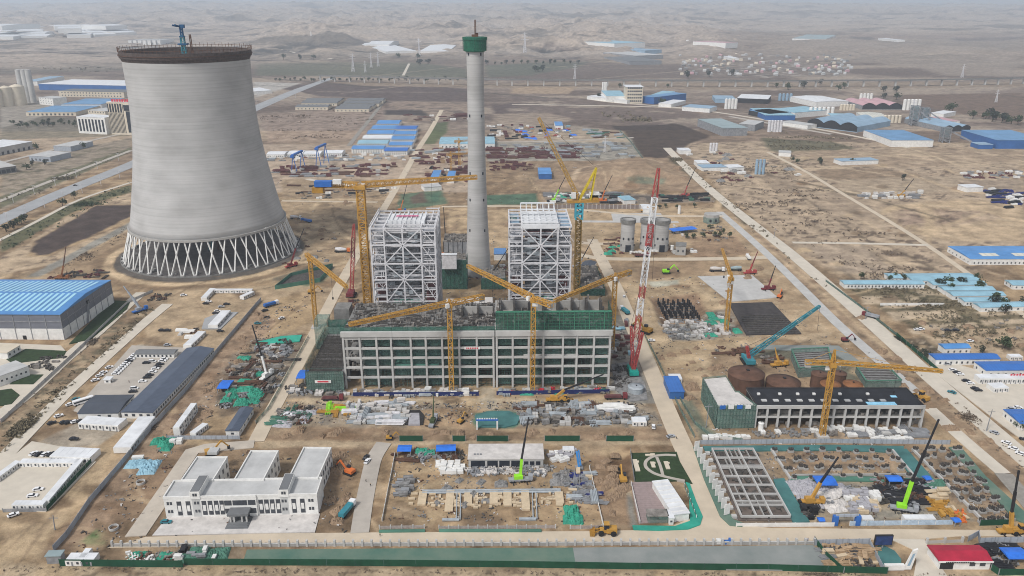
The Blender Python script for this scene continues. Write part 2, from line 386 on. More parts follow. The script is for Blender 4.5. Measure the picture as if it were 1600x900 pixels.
paint([(1440,520),(1600,510),(1600,600),(1520,590),(1480,550)], (0.43, 0.34, 0.25), 2, 4, 0.9, [((0.20, 0.15, 0.11), 7, 0.6, 0.7)])
paint([(1410,528),(1442,527),(1478,556),(1450,562)], (0.10, 0.085, 0.065), 1.5, 3, 0.9, [((0.35, 0.30, 0.24), 4, 0.55, 0.9)])
# strip between the two right-hand roads
paint([(1130,318),(1180,345),(1330,470),(1470,595),(1600,715),(1600,775),(1450,640),(1290,480),(1170,370)], (0.30, 0.225, 0.165), 2, 4, 0.9, [((0.15, 0.12, 0.10), 8, 0.6, 0.6), ((0.44, 0.35, 0.26), 14, 0.55, 0.6)])
track([(1140,340),(1220,405),(1300,470),(1400,560)], 4, (0.47, 0.37, 0.26), 0.8); track([(1165,345),(1240,410),(1335,490)], 4, (0.45, 0.36, 0.26), 0.7)
paint([(1040,245),(1060,250),(1180,345),(1165,350),(1120,315)], (0.12, 0.115, 0.08), 2, 4, 0.8)
# --- north yards and earth mound
paint([(405,180),(600,165),(600,215),(420,222)], (0.365, 0.285, 0.235), 4, 6, 0.95, [((0.22, 0.165, 0.13), 14, 0.55, 0.7)])
paint([(600,158),(735,160),(735,190),(640,190)], (0.36, 0.28, 0.22), 4, 8, 0.9, [((0.14, 0.11, 0.10), 30, 0.56, 0.8)])
paint([(600,172),(660,172),(670,181),(600,179)], (0.09, 0.075, 0.07), 4, 6)
paint([(675,193),(700,190),(698,206),(660,245),(655,240)], (0.10, 0.14, 0.065), 3, 3, 0.85)
paint([(405,225),(735,225),(735,300),(405,300)], (0.40, 0.33, 0.275), 3, 6, 0.85, [((0.24, 0.18, 0.145), 20, 0.58, 0.6)])
paint([(760,222),(985,215),(1005,250),(760,252)], (0.27, 0.265, 0.25), 3, 4, 0.9, [((0.36, 0.34, 0.31), 12, 0.55, 0.7)])
paint([(800,195),(900,196),(975,205),(985,222),(800,222)], (0.38, 0.32, 0.26), 3, 4, 0.85)
paint([(835,285),(850,275),(900,258),(990,245),(1040,247),(1090,285),(1115,300),(1000,296),(850,300)], (0.30, 0.225, 0.165), 3, 5, 0.95, [((0.24, 0.175, 0.13), 25, 0.55, 0.6)])
track([(895,285),(905,265),(950,256),(1030,255)], 7, (0.46, 0.37, 0.28), 0.9, 3)
paint([(980,284),(1040,283),(1035,288),(985,290)], (0.17, 0.21, 0.165), 3, 3, 0.8)
paint([(757,305),(838,302),(842,319),(757,320)], GREEN, 2, 1.5, 0.95)
paint([(625,303),(690,297),(700,318),(620,328)], GREEN, 2, 3, 0.85); paint([(640,308),(660,300),(668,316),(645,318)], (0.15, 0.12, 0.10), 2, 3)
paint([(672,305),(685,300),(686,312),(676,316)], GREEN, 2, 2, 0.9)
paint([(850,300),(955,300),(1000,303),(1110,305),(1115,315),(1000,318),(850,318)], (0.24, 0.21, 0.19), 3, 3, 0.8, [((0.09, 0.085, 0.085), 7, 0.5, 0.8)])
paint([(760,328),(1120,322),(1180,365),(1150,385),(760,395)], (0.42, 0.325, 0.225), 3, 5, 0.8, [((0.30, 0.22, 0.15), 16, 0.55, 0.6)])
paint([(700,325),(735,325),(735,365),(700,360)], (0.44, 0.34, 0.23), 2, 3, 0.8, [((0.25, 0.18, 0.13), 9, 0.6, 0.7)])
track([(1110,300),(1125,310),(1120,325),(1090,330)], 8, (0.46, 0.36, 0.25), 0.9)
track([(1120,330),(1160,365),(1200,400),(1170,405)], 5, (0.46, 0.37, 0.27), 0.9)
# --- left side
paint([(47,392),(60,399),(76,397),(140,370),(205,337),(207,320),(150,321),(110,345),(60,375)], (0.085, 0.066, 0.064), 2, 2.5)
paint([(0,372),(60,343),(110,318),(205,288),(205,300),(140,318),(60,362),(0,398)], (0.115, 0.125, 0.075), 2, 3, 0.9)
paint([(0,400),(45,380),(100,340),(205,300),(205,320),(150,320),(50,378),(45,400),(80,400),(205,345),(205,360),(80,412),(0,430)], (0.43, 0.345, 0.26), 2, 4, 0.9, [((0.17, 0.13, 0.105), 9, 0.58, 0.8)])
paint([(40,433),(210,343),(210,352),(62,433)], (0.235, 0.24, 0.235), 1.5, 2, 0.9)
paint([(70,433),(210,356),(212,385),(150,425),(140,435)], (0.31, 0.235, 0.165), 2, 3, 0.9)
paint([(0,255),(205,215),(205,235),(0,330)], (0.27, 0.235, 0.20), 4, 5, 0.9, [((0.15, 0.14, 0.10), 14, 0.55, 0.7)])
paint([(0,308),(100,268),(205,230),(205,236),(100,283),(0,325)], (0.14, 0.145, 0.095), 2, 4, 0.85)
paint([(0,190),(60,180),(205,190),(205,212),(0,218)], (0.20, 0.185, 0.15), 4, 6, 0.8)
paint([(0,160),(60,150),(120,165),(40,190),(0,200)], (0.40, 0.36, 0.31), 4, 5, 0.9)
paint([(0,100),(205,96),(205,110),(0,116)], (0.15, 0.14, 0.11), 12, 20, 0.7)
paint([(0,56),(205,66),(205,96),(0,100)], (0.26, 0.215, 0.18), 20, 40, 0.8)
paint([(395,128),(470,130),(400,152)], (0.52, 0.49, 0.45), 6, 3)
# ring road and apron of the cooling tower
TC = G(333, 394)[:2]
def ring(r0, r1, col, op=1):
    k = sel([(TC[0]-r1, TC[1]-r1), (TC[0]+r1, TC[1]+r1)], 6); d = np.hypot(X[k]-TC[0], Y[k]-TC[1])+(fbm(X[k], Y[k], 14, 3, 9)-0.5)*3
    m = np.clip((d-r0)/2, 0, 1)*np.clip((r1-d)/2, 0, 1)*op; C[k] += m[:, None]*(np.array(col)-C[k])
ring(-5, 88, (0.13, 0.12, 0.115)); ring(87, 97, (0.50, 0.395, 0.28), 0.95); ring(97, 108, (0.24, 0.175, 0.12), 0.85)
paint([(440,280),(555,280),(620,300),(545,450),(470,420),(480,380),(450,330)], (0.345, 0.265, 0.185), 3, 5, 0.8, [((0.22, 0.165, 0.12), 18, 0.55, 0.6), ((0.46, 0.365, 0.26), 10, 0.6, 0.6)])
for t in ([(440,312),(560,312)], [(440,335),(470,345),(520,360),(570,385)], [(470,345),(560,335),(590,335)], [(487,327),(500,312)], [(470,410),(540,395),(560,380)], [(400,440),(470,425),(540,410)]): track(t, 5, (0.47, 0.375, 0.265), 0.8)
paint([(440,280),(560,278),(600,300),(560,310),(440,308)], (0.29, 0.225, 0.165), 2, 3, 0.7)
paint([(425,435),(500,410),(522,415),(510,430),(450,452)], (0.16, 0.14, 0.11), 2, 2, 0.95); paint([(425,448),(500,425),(520,425),(505,440),(450,455)], GREEN, 1.5, 2, 0.7)
# laydown north of the office
paint([(235,455),(330,450),(460,445),(525,450),(490,530),(430,540),(300,560),(230,520)], (0.40, 0.315, 0.225), 2, 4, 0.85, [((0.29, 0.22, 0.155), 12, 0.55, 0.6)])
paint([(420,470),(500,450),(495,500),(420,530),(395,500)], (0.38, 0.285, 0.185), 2, 3, 0.9)
for k in range(9): track([(405+k*3,525-k*2),(470+k*4,480-k*4),(505,462-k)], 1.2, (0.27, 0.2, 0.135), 0.6, 0.6)
paint([(315,515),(340,490),(372,488),(345,515)], (0.19, 0.185, 0.18), 1, 0.5)
paint([(115,640),(215,538),(330,545),(245,640),(180,665)], (0.37, 0.335, 0.29), 1, 1)
paint([(0,735),(60,690),(130,690),(120,740),(60,800),(0,790)], (0.375, 0.33, 0.28), 1, 1)
paint([(60,690),(130,655),(215,650),(150,700)], (0.36, 0.325, 0.285), 1, 1, 0.9)
paint([(0,640),(235,462),(262,470),(35,675),(0,700)], (0.28, 0.215, 0.155), 1.5, 2, 0.95, [((0.12, 0.115, 0.085), 7, 0.52, 0.7), ((0.42, 0.34, 0.25), 9, 0.6, 0.6)])
paint([(40,575),(60,558),(105,556),(75,580)], (0.17, 0.15, 0.14), 1, 1)
paint([(0,535),(120,538),(180,500),(230,455),(238,462),(0,660)], (0.42, 0.385, 0.335), 1, 0, 0.0)
# rough slope outside the office fence
paint([(75,865),(200,700),(330,560),(400,478),(430,500),(330,640),(300,690),(215,800),(170,850)], (0.32, 0.235, 0.175), 2, 3, 0.9, [((0.21, 0.15, 0.11), 9, 0.55, 0.7), ((0.42, 0.33, 0.25), 8, 0.62, 0.6)])
paint([(0,800),(75,790),(140,700),(190,700),(60,870),(0,880)], (0.44, 0.345, 0.24), 2, 4, 0.9, [((0.30, 0.23, 0.16), 10, 0.58, 0.6)])
for t in ([(20,900),(60,830),(120,760)], [(0,870),(50,820)], [(30,880),(95,790),(150,720)], [(5,850),(20,830)]): track(t, 1.3, (0.27, 0.205, 0.145), 0.7, 0.7)
paint([(130,845),(150,828),(175,832),(165,850),(135,850)], (0.06, 0.17, 0.06), 1, 1.5, 0.85)
paint([(155,845),(225,720),(270,700),(300,700),(235,790),(200,840)], (0.245, 0.175, 0.122), 2, 3, 0.9)
paint([(335,590),(365,555),(400,530),(475,520),(460,570),(410,640),(345,650)], (0.25, 0.215, 0.18), 2, 3, 0.9, [((0.08, 0.07, 0.065), 6, 0.52, 0.8)])
paint([(255,800),(300,700),(400,700),(520,705),(555,740),(535,835),(490,835),(230,838)], (0.27, 0.20, 0.14), 2, 2, 0.9, [((0.21, 0.15, 0.10), 6, 0.55, 0.6)])
paint([(415,690),(600,690),(600,708),(520,710),(420,702)], (0.21, 0.15, 0.105), 2, 2, 0.8)
paint([(400,688),(1060,684),(1060,696),(700,694),(560,700),(480,698),(410,700)], (0.42, 0.34, 0.25), 1.5, 2, 0.9)
paint([(415,665),(1045,668),(1050,688),(405,688)], (0.265, 0.195, 0.14), 1.5, 2.5, 0.95, [((0.36, 0.28, 0.2), 10, 0.58, 0.6)])
# material yard in front of the turbine hall
paint([(445,630),(545,625),(950,625),(1020,635),(1040,668),(425,665)], (0.33, 0.28, 0.225), 2, 2, 0.9, [((0.20, 0.185, 0.17), 6, 0.5, 0.7)])
paint([(690,637),(760,636),(765,650),(740,668),(640,668),(640,642)], (0.345, 0.25, 0.17), 1.5, 2, 0.95)
paint([(740,645),(780,640),(812,645),(815,660),(800,668),(740,668)], (0.07, 0.20, 0.155), 1, 1.5, 0.95)
paint([(425,655),(480,640),(480,664),(425,664)], (0.13, 0.19, 0.155), 1.5, 2, 0.7)
paint([(450,610),(545,612),(545,622),(450,622)], (0.17, 0.16, 0.15), 1.5, 2, 0.8, [((0.33, 0.30, 0.26), 4, 0.5, 0.8)])
paint([(480,622),(1000,622),(1010,632),(450,632)], (0.46, 0.385, 0.29), 1, 0.6, 0.95)
paint([(750,605),(773,605),(780,640),(745,640)], (0.40, 0.36, 0.30), 1.5, 1.5, 0.8)
paint([(955,490),(985,495),(1000,570),(1030,630),(985,632),(955,610)], (0.24, 0.235, 0.225), 1.5, 2, 0.95)
# right inner works
paint([(970,440),(1095,430),(1200,540),(1180,600),(1090,690),(1065,640),(1000,520)], (0.41, 0.32, 0.22), 2, 4, 0.9, [((0.30, 0.225, 0.155), 11, 0.56, 0.7)])
for t in ([(1005,530),(1090,528),(1190,520),(1320,535)], [(1010,540),(1120,545),(1200,530)], [(1020,560),(1100,560),(1150,590)], [(1100,550),(1100,600),(1120,660)], [(990,450),(1010,500),(1040,540)], [(1060,440),(1100,455),(1140,490)]): track(t, 6, (0.48, 0.385, 0.275), 0.8, 3)
paint([(1080,425),(1190,390),(1260,455),(1330,530),(1200,530),(1140,470)], (0.36, 0.275, 0.19), 2, 3, 0.9, [((0.45, 0.36, 0.26), 10, 0.52, 0.7)])
paint([(945,410),(1140,408),(1180,425),(1090,430),(970,440)], (0.33, 0.245, 0.17), 2, 3, 0.8)
paint([(1075,370),(1150,368),(1175,398),(1085,402)], (0.29, 0.205, 0.145), 2, 2, 0.8)
paint([(1000,415),(1060,418),(1060,432),(1000,436)], (0.22, 0.155, 0.11), 2, 2, 0.8)
paint([(1010,440),(1060,437),(1060,445),(1020,448)], (0.42, 0.44, 0.40), 1.5, 2, 0.8)
paint([(1015,465),(1090,458),(1110,500),(1035,505)], (0.24, 0.165, 0.12), 2, 2, 0.9)
paint([(1028,502),(1095,500),(1125,515),(1115,530),(1050,532)], (0.34, 0.345, 0.345), 1, 1.5, 0.9, [((0.14, 0.13, 0.125), 4, 0.5, 0.9)])
paint([(1095,490),(1140,480),(1185,523),(1110,528)], (0.25, 0.21, 0.175), 1.5, 2, 0.9, [((0.40, 0.38, 0.35), 4, 0.55, 0.8)])
paint([(1110,545),(1250,538),(1310,540),(1420,606),(1170,606),(1110,590)], (0.30, 0.225, 0.16), 1.5, 2, 0.9)
paint([(1165,543),(1305,540),(1350,575),(1330,605),(1250,560),(1180,560)], (0.135, 0.15, 0.125), 1.5, 2, 0.8)
paint([(1055,600),(1090,590),(1100,670),(1175,678),(1445,672),(1460,690),(1090,690)], (0.33, 0.255, 0.185), 1.5, 2, 0.9, [((0.22, 0.18, 0.145), 5, 0.55, 0.7)])
paint([(1055,610),(1075,615),(1110,670),(1130,686),(1095,684)], (0.17, 0.20, 0.165), 1.5, 2, 0.85)
# foreground plots
paint([(590,820),(615,700),(720,698),(900,700),(945,820)], (0.345, 0.255, 0.17), 1.5, 1.5, 0.9, [((0.25, 0.18, 0.12), 7, 0.55, 0.6), ((0.43, 0.335, 0.225), 9, 0.58, 0.6)])
for t in ([(660,815),(640,790),(650,765),(720,745),(800,748),(860,735)], [(675,815),(672,800)], [(880,818),(872,795)], [(620,740),(700,730),(790,728)]): track(t, 4, (0.45, 0.355, 0.24), 0.7)
paint([(930,700),(985,700),(990,820),(945,830),(925,750)], (0.30, 0.215, 0.15), 1.5, 2, 0.95)
paint([(945,702),(985,700),(990,745),(965,758),(950,735)], (0.175, 0.115, 0.075), 1.5, 2, 0.95)
paint([(975,755),(985,755),(995,820),(985,822)], (0.24, 0.235, 0.225), 1, 1)
paint([(1098,700),(1190,700),(1260,820),(1140,820)], (0.25, 0.205, 0.165), 1.5, 1, 0.9)
paint([(1195,702),(1395,702),(1460,775),(1440,770),(1255,750)], (0.33, 0.245, 0.175), 1.5, 1, 0.9, [((0.18, 0.145, 0.115), 5, 0.52, 0.7)])
paint([(1425,702),(1500,700),(1590,815),(1540,815),(1470,770)], (0.28, 0.215, 0.16), 1.5, 1, 0.95, [((0.16, 0.13, 0.11), 4, 0.52, 0.7)])
paint([(1230,750),(1440,755),(1520,812),(1270,815)], (0.30, 0.285, 0.255), 1.5, 1.5, 0.9, [((0.21, 0.205, 0.195), 5, 0.52, 0.6)])
# bottom verge
paint([(0,880),(300,886),(1600,893),(1600,905),(0,905)], (0.41, 0.335, 0.25), 1.5, 1.5, 0.9, [((0.15, 0.12, 0.09), 3, 0.58, 0.7)])
paint([(170,850),(380,855),(380,878),(90,880)], (0.32, 0.245, 0.175), 1, 1, 0.9)
paint([(270,853),(380,852),(380,880),(270,884)], (0.22, 0.19, 0.15), 1.5, 2, 0.6)
for a in ([(1245,290),(1375,360)], [(1180,265),(1330,262)], [(1265,330),(1390,345)], [(1150,290),(1290,300)], [(1330,395),(1420,440)], [(1260,405),(1430,412)], [(1300,425),(1440,432)], [(1500,350),(1600,352)], [(1470,365),(1600,395)], [(1350,240),(1600,262)], [(1290,245),(1600,242)]): track(a, 5, (.52, .42, .31), .75, 2)
for a in ([(1200,270),(1350,372)], [(1250,262),(1400,352)], [(1280,392),(1340,440)], [(1350,388),(1440,436)], [(1390,385),(1470,425)]): track(a, 4, (.15, .12, .09), .7, 2)
for a, c_ in (([(1260,300),(1330,300),(1390,345),(1300,345)], (.30, .24, .19)), ([(1250,382),(1350,384),(1400,425),(1320,428)], (.345, .285, .235)), ([(1190,275),(1240,275),(1275,300),(1215,302)], (.27, .215, .17)), ([(1500,280),(1600,282),(1600,300),(1520,296)], (.28, .23, .19))): paint(a, c_, 2, 4, .7)
# ------------------------------------------------------------------ terrain heights
def terrain(x, y):
    dd = np.hypot(x, y)
    h1 = fbm(x, y*1.3, 900, 6, 61, True); h2 = fbm(x, y, 3600, 4, 67); h3 = fbm(x, y, 240, 4, 83, True)
    a = sm(2900, 4300, dd); b = sm(6500, 16000, dd); side = 1-0.75*sm(0.15, 0.35, x/np.maximum(y, 1))*(1-b)
    left = 1-0.85*sm(0.2, 0.35, -x/np.maximum(y, 1))*(1-sm(6000, 9000, dd))
    fl_ = 1-.92*np.maximum(np.exp(-((x/np.maximum(y, 1)+.115)/.075)**2)*(1-sm(4600, 5600, dd)), np.exp(-((x/np.maximum(y, 1)-.19)/.05)**2)*(1-sm(4300, 5200, dd)))
    z = a*side*left*fl_*(130*(h1-0.40)+85*(h3-0.45))+b*(185*(h2-0.22)+70*(h1-0.4))
    return np.clip(z, -12, 214)
Z = terrain(X, Y)
hz = sm(3000, 4000, DIST)*(1-0.8*sm(0.2, 0.32, X/np.maximum(Y, 1))*(1-sm(5500, 7500, DIST)))
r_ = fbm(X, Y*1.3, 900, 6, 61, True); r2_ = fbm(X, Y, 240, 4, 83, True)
mixc(hz*0.9, (0.22, 0.175, 0.15)); mixc(hz*sm(0.50, 0.62, r2_)*0.9, (0.50, 0.41, 0.33)); mixc(hz*sm(0.46, 0.32, r2_)*0.9, (0.05, 0.05, 0.048)); mixc(hz*sm(0.5, 0.36, r_)*0.8, (0.06, 0.062, 0.06)); mixc(hz*sm(0.64, 0.78, r_)*0.6, (0.42, 0.35, 0.30))  # hill shading put into the colour: gullies painted dark, ridges pale
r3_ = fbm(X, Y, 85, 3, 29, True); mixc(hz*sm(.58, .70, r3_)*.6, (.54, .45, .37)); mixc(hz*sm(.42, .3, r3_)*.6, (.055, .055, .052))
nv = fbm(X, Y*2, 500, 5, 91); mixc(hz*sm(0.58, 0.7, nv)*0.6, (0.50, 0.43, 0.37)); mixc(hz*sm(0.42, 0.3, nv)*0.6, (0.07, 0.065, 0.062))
# earth mound behind the works
mp = [G(*p)[:2] for p in [(850,292),(905,262),(985,248),(1035,250),(1085,284),(1000,292)]]
k = sel(mp, 30); d = -sdpoly(X[k], Y[k], mp); Z[k] += np.clip(d/45, 0, 1)*11+np.clip(d, 0, 8)/8*(fbm(X[k], Y[k], 25, 4, 7)-0.5)*5
pp_ = [G(*p)[:2] for p in [(1014,464),(1090,459),(1112,503),(1028,507)]]; k = sel(pp_, 3); d = -sdpoly(X[k], Y[k], pp_); Z[k] -= np.clip(d/7, 0, 1)*4.5   # column excavation
pp_ = [G(*p)[:2] for p in [(948,703),(984,702),(988,742),(962,756),(950,735)]]; k = sel(pp_, 3); d = -sdpoly(X[k], Y[k], pp_); Z[k] -= np.clip(d/8, 0, 1)*3.5
# spoil ridges and ruts, low enough to leave every object standing on its footing
nearm = np.clip(1-sm(1500, 2500, Y), 0, 1)
Z += nearm*(-0.25*fbm(X, Y, 9, 3, 15)-0.05)
rt_ = random.Random(3)
for k in range(330):                                              # turned, damp and dried patches of soil
    px, py = rt_.uniform(40, 1560), 240+660*rt_.random()**.8; s_ = rt_.uniform(5, 26)*(py/700)**1.2; n_ = 9
    paint([(px+s_*rt_.uniform(.5, 1.2)*math.cos(6.28*j/n_)*1.6, py+s_*.55*rt_.uniform(.5, 1.2)*math.sin(6.28*j/n_)) for j in range(n_)], rt_.choice(((.17, .12, .08), (.20, .145, .10), (.44, .345, .235), (.24, .16, .105), (.40, .32, .235), (.155, .115, .085))), 1.5, 3, rt_.uniform(.35, .8))
for k in range(26):                                               # field edges and cart tracks on the plain
    a_, b2_ = (rt_.uniform(1080, 1600), rt_.uniform(150, 330)), rt_.uniform(-.25, .6); l_ = rt_.uniform(80, 240); track([a_, (a_[0]+l_*.5, a_[1]+l_*.5*b2_*.5), (a_[0]+l_, a_[1]+l_*b2_*.55)], rt_.uniform(3, 6), rt_.choice(((.50, .41, .30), (.13, .11, .08), (.46, .38, .29))), .75, 1.5, 1.5)
for k in range(40):
    a_, b2_ = (rt_.uniform(0, 1600), rt_.uniform(78, 150)), rt_.uniform(-.12, .12); l_ = rt_.uniform(60, 300); track([a_, (a_[0]+l_, a_[1]+l_*b2_)], rt_.uniform(6, 14), rt_.choice(((.50, .42, .33), (.09, .085, .07), (.46, .38, .30))), .7, 5, 5)
for k in range(150):                                              # wheel ruts wandering over the bare ground
    px, py = rt_.choice(((620,770),(480,460),(1120,560),(950,760),(520,350),(1080,450),(130,830),(700,340),(1450,300),(1250,480),(260,760),(700,660),(1000,360),(330,470),(1150,700),(860,300))); px += rt_.uniform(-90, 90); py += rt_.uniform(-30, 30); a = rt_.uniform(-.5, .5)+rt_.choice((0, 0, 1.2)); pts = []
    for j in range(6): pts.append((px, py)); px += 16*math.cos(a); py += 9*math.sin(a); a += rt_.uniform(-.35, .35)
    track(pts, rt_.uniform(.8, 2.4), rt_.choice(((.46, .36, .25), (.19, .14, .095), (.23, .165, .11), (.44, .35, .25))), rt_.uniform(.35, .75), .8, .6)
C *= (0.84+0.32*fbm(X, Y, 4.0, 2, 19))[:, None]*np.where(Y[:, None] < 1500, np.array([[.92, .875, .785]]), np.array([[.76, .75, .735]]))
C *= (1+0.20*sm(.10, .24, C.mean(1))*(1-sm(1000, 1700, Y)))[:, None]
gm = bpy.data.meshes.new('ground'); ny, nx = GY.shape
idx = np.arange(ny*nx).reshape(ny, nx)
q = np.stack([idx[:-1, :-1], idx[:-1, 1:], idx[1:, 1:], idx[1:, :-1]], -1).reshape(-1, 4)
gm.vertices.add(ny*nx); gm.vertices.foreach_set('co', np.stack([X, Y, Z], 1).astype(np.float32).ravel())
gm.loops.add(q.size); gm.loops.foreach_set('vertex_index', q.astype(np.int32).ravel())
gm.polygons.add(len(q)); gm.polygons.foreach_set('loop_start', (np.arange(len(q))*4).astype(np.int32))
gm.polygons.foreach_set('use_smooth', np.ones(len(q), bool)); gm.update()
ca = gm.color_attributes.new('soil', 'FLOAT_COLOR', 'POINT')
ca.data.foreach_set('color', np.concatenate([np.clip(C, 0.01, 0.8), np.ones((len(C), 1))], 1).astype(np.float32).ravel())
m = bpy.data.materials.new('soil'); m.use_nodes = True; t = m.node_tree; n = t.nodes; L = t.links; p = n['Principled BSDF']; p.inputs['Roughness'].default_value = 0.95; p.inputs['Specular IOR Level'].default_value = 0.1
at = n.new('ShaderNodeAttribute'); at.attribute_name = 'soil'; geo = n.new('ShaderNodeNewGeometry')
na = n.new('ShaderNodeTexNoise'); na.inputs['Scale'].default_value = 0.42; na.inputs['Detail'].default_value = 9; na.inputs['Roughness'].default_value = 0.82; L.new(geo.outputs['Position'], na.inputs['Vector'])
nb = n.new('ShaderNodeTexNoise'); nb.inputs['Scale'].default_value = 0.06; nb.inputs['Detail'].default_value = 6; L.new(geo.outputs['Position'], nb.inputs['Vector'])
ad = n.new('ShaderNodeMath'); ad.operation = 'ADD'; L.new(na.outputs['Fac'], ad.inputs[0]); L.new(nb.outputs['Fac'], ad.inputs[1])
mr = n.new('ShaderNodeMapRange'); mr.inputs[1].default_value = 0.65; mr.inputs[2].default_value = 1.35; mr.inputs[3].default_value = 0.46; mr.inputs[4].default_value = 1.48; L.new(ad.outputs[0], mr.inputs[0])
mx = n.new('ShaderNodeMix'); mx.data_type = 'RGBA'; mx.blend_type = 'MULTIPLY'; mx.inputs[0].default_value = 1; L.new(at.outputs['Color'], mx.inputs[6]); L.new(mr.outputs[0], mx.inputs[7]); L.new(mx.outputs[2], p.inputs['Base Color'])
bp = n.new('ShaderNodeBump'); bp.inputs['Strength'].default_value = 0.8; bp.inputs['Distance'].default_value = 0.9; L.new(na.outputs['Fac'], bp.inputs['Height']); L.new(bp.outputs[0], p.inputs['Normal'])
gm.materials.append(m); go = bpy.data.objects.new('ground', gm); COL.objects.link(go); tag(go, kind='structure')
# ------------------------------------------------------------------ air
hb = MB().box(-26000, 26000, -600, 30000, -20, 252)
hm = bpy.data.materials.new('air'); hm.use_nodes = True; t = hm.node_tree; t.nodes.clear()
ou = t.nodes.new('ShaderNodeOutputMaterial'); pv = t.nodes.new('ShaderNodeVolumePrincipled'); pv.inputs['Color'].default_value = (0.77, 0.87, 0.98, 1); pv.inputs['Density'].default_value = 0.0001; pv.inputs['Anisotropy'].default_value = 0.2
t.links.new(pv.outputs[0], ou.inputs['Volume'])
ho = bpy.data.objects.new('haze', hb.mesh('haze', hm)); COL.objects.link(ho); tag(ho, kind='stuff')
# ------------------------------------------------------------------ roads and paved areas
mat('road_site', (0.54, 0.455, 0.345), 0.95, 0.12, 0.08); mat('road_pale', (0.56, 0.505, 0.42), 0.95, 0.1, 0.1)
mat('road_grey', (0.42, 0.38, 0.33), 0.95, 0.14, 0.1); mat('asphalt_worn', (0.33, 0.335, 0.34), 0.95, 0.12, 0.05); mat('gravel_grey', (0.27, 0.25, 0.22), 0.95, 0.2, 0.3)
mat('road_dirtyw', (0.47, 0.415, 0.345), 0.95, 0.14, 0.12)
NROAD = [0]
def ribbon(name, pts, w, m, z=0.10, w1=None):
    c = [G(*p)[:2] for p in pts]; c2 = []
    for i in range(len(c)-1):                                   # smooth the bends
        for s in range(4): c2.append(lerp(c[i], c[i+1], s/4))
    c2.append(c[-1])
    for _ in range(3): c2 = [c2[0]]+[((a[0]+2*b[0]+d[0])/4, (a[1]+2*b[1]+d[1])/4) for a, b, d in zip(c2, c2[1:], c2[2:])]+[c2[-1]]
    NROAD[0] += 1; z = z+0.006*NROAD[0]; mb = MB(); vs = []
    for i, p in enumerate(c2):
        a, b = c2[max(0, i-1)], c2[min(len(c2)-1, i+1)]; l = dist(a, b) or 1; nx_, ny_ = -(b[1]-a[1])/l, (b[0]-a[0])/l
        h = (w+((w1 or w)-w)*i/(len(c2)-1))/2
        for s, zz in ((1, -0.6), (1, z), (-1, z), (-1, -0.6)): vs.append((p[0]+nx_*h*s, p[1]+ny_*h*s, zz))
    fs = []
    for i in range(len(c2)-1):
        for j in range(3): fs.append((i*4+j, i*4+j+1, i*4+j+5, i*4+j+4))
    mb.add(vs, fs); return struct(name, mb, m)
def slab(name, poly, m, z=0.08):
    NROAD[0] += 1; return struct(name, MB().prism([G(*p)[:2] for p in poly], -0.6, z+0.006*NROAD[0]), m)
ribbon('road', [(690,172),(672,205),(650,237),(640,257),(620,292),(600,325),(578,362),(555,402),(527,452),(500,505),(470,562),(440,615),(415,660),(400,690)], 9, 'road_site')
ribbon('road', [(925,374),(935,395),(950,425),(967,457),(990,515),(1012,565),(1052,665),(1085,735),(1112,800),(1128,838)], 11, 'road_site')
ribbon('road', [(905,398),(940,405),(1060,405),(1150,404),(1200,402)], 9, 'road_site'); ribbon('road', [(900,378),(925,381),(960,381)], 8, 'road_site')
slab('road', [(168,856),(228,839),(400,834),(600,832),(940,830),(1040,827),(1100,800),(1125,800),(1150,818),(1200,825),(1600,829),(1600,838),(1500,838),(1450,842),(1200,846),(700,848)], 'road_site')
slab('road', [(1390,842),(1445,843),(1452,860),(1480,900),(1490,915),(1425,915),(1432,875),(1425,858)], 'road_pale')
ribbon('road', [(1042,231),(1085,275),(1125,310),(1205,372),(1235,395),(1307,457),(1385,526),(1462,597),(1530,655),(1600,715),(1700,800)], 13, 'road_pale')
ribbon('road', [(1124,331),(1160,362),(1200,398),(1253,450),(1310,508),(1375,564),(1436,618)], 8.5, 'concrete_light')
ribbon('road', [(1453,638),(1500,682),(1568,740)], 8, 'road_pale'); ribbon('road', [(1568,740),(1620,800),(1660,850)], 9, 'gravel_grey')
ribbon('road', [(-60,372),(0,343),(100,299),(205,258),(300,213),(400,167),(470,138),(520,122)], 25, 'asphalt_worn')
ribbon('road', [(-40,330),(60,290),(205,235)], 8, 'road_grey'); ribbon('road', [(-20,385),(60,345),(120,312),(205,285)], 5, 'road_pale'); ribbon('road', [(395,175),(460,146),(500,130)], 8, 'asphalt_worn')
ribbon('road', [(-30,262),(60,240),(130,222),(210,205)], 9, 'road_grey')
ribbon('road', [(-30,755),(20,700),(95,622),(150,572),(222,507),(262,475)], 9, 'road_pale')
ribbon('road', [(-30,670),(40,620),(100,562),(150,522),(195,480),(222,457)], 10, 'road_pale')
slab('pavement', [(-20,535),(95,540),(108,555),(95,580),(40,620),(-20,640)], 'road_pale')
ribbon('road', [(562,833),(568,790),(578,740),(584,715),(600,692)], 8.5, 'road_grey')
slab('pavement', [(195,839),(238,778),(290,703),(320,694),(398,688),(396,700),(310,708),(285,745),(258,792),(228,837)], 'road_dirtyw')
ribbon('road', [(1200,238),(1260,268),(1305,296),(1375,337),(1450,383),(1530,440),(1600,492),(1660,540)], 6, 'road_site'); ribbon('road', [(1238,379),(1330,380),(1450,383)], 5.5, 'road_pale')
ribbon('road', [(600,158),(575,190),(545,228)], 8, 'gravel_grey'); ribbon('road', [(690,222),(850,222),(990,215)], 7, 'road_grey')
ribbon('road', [(480,280),(560,292),(612,300)], 7, 'road_pale'); ribbon('road', [(440,314),(590,316)], 5, 'road_site')
ribbon('road', [(690,323),(850,321),(1000,338),(1130,338)], 6, 'road_site')
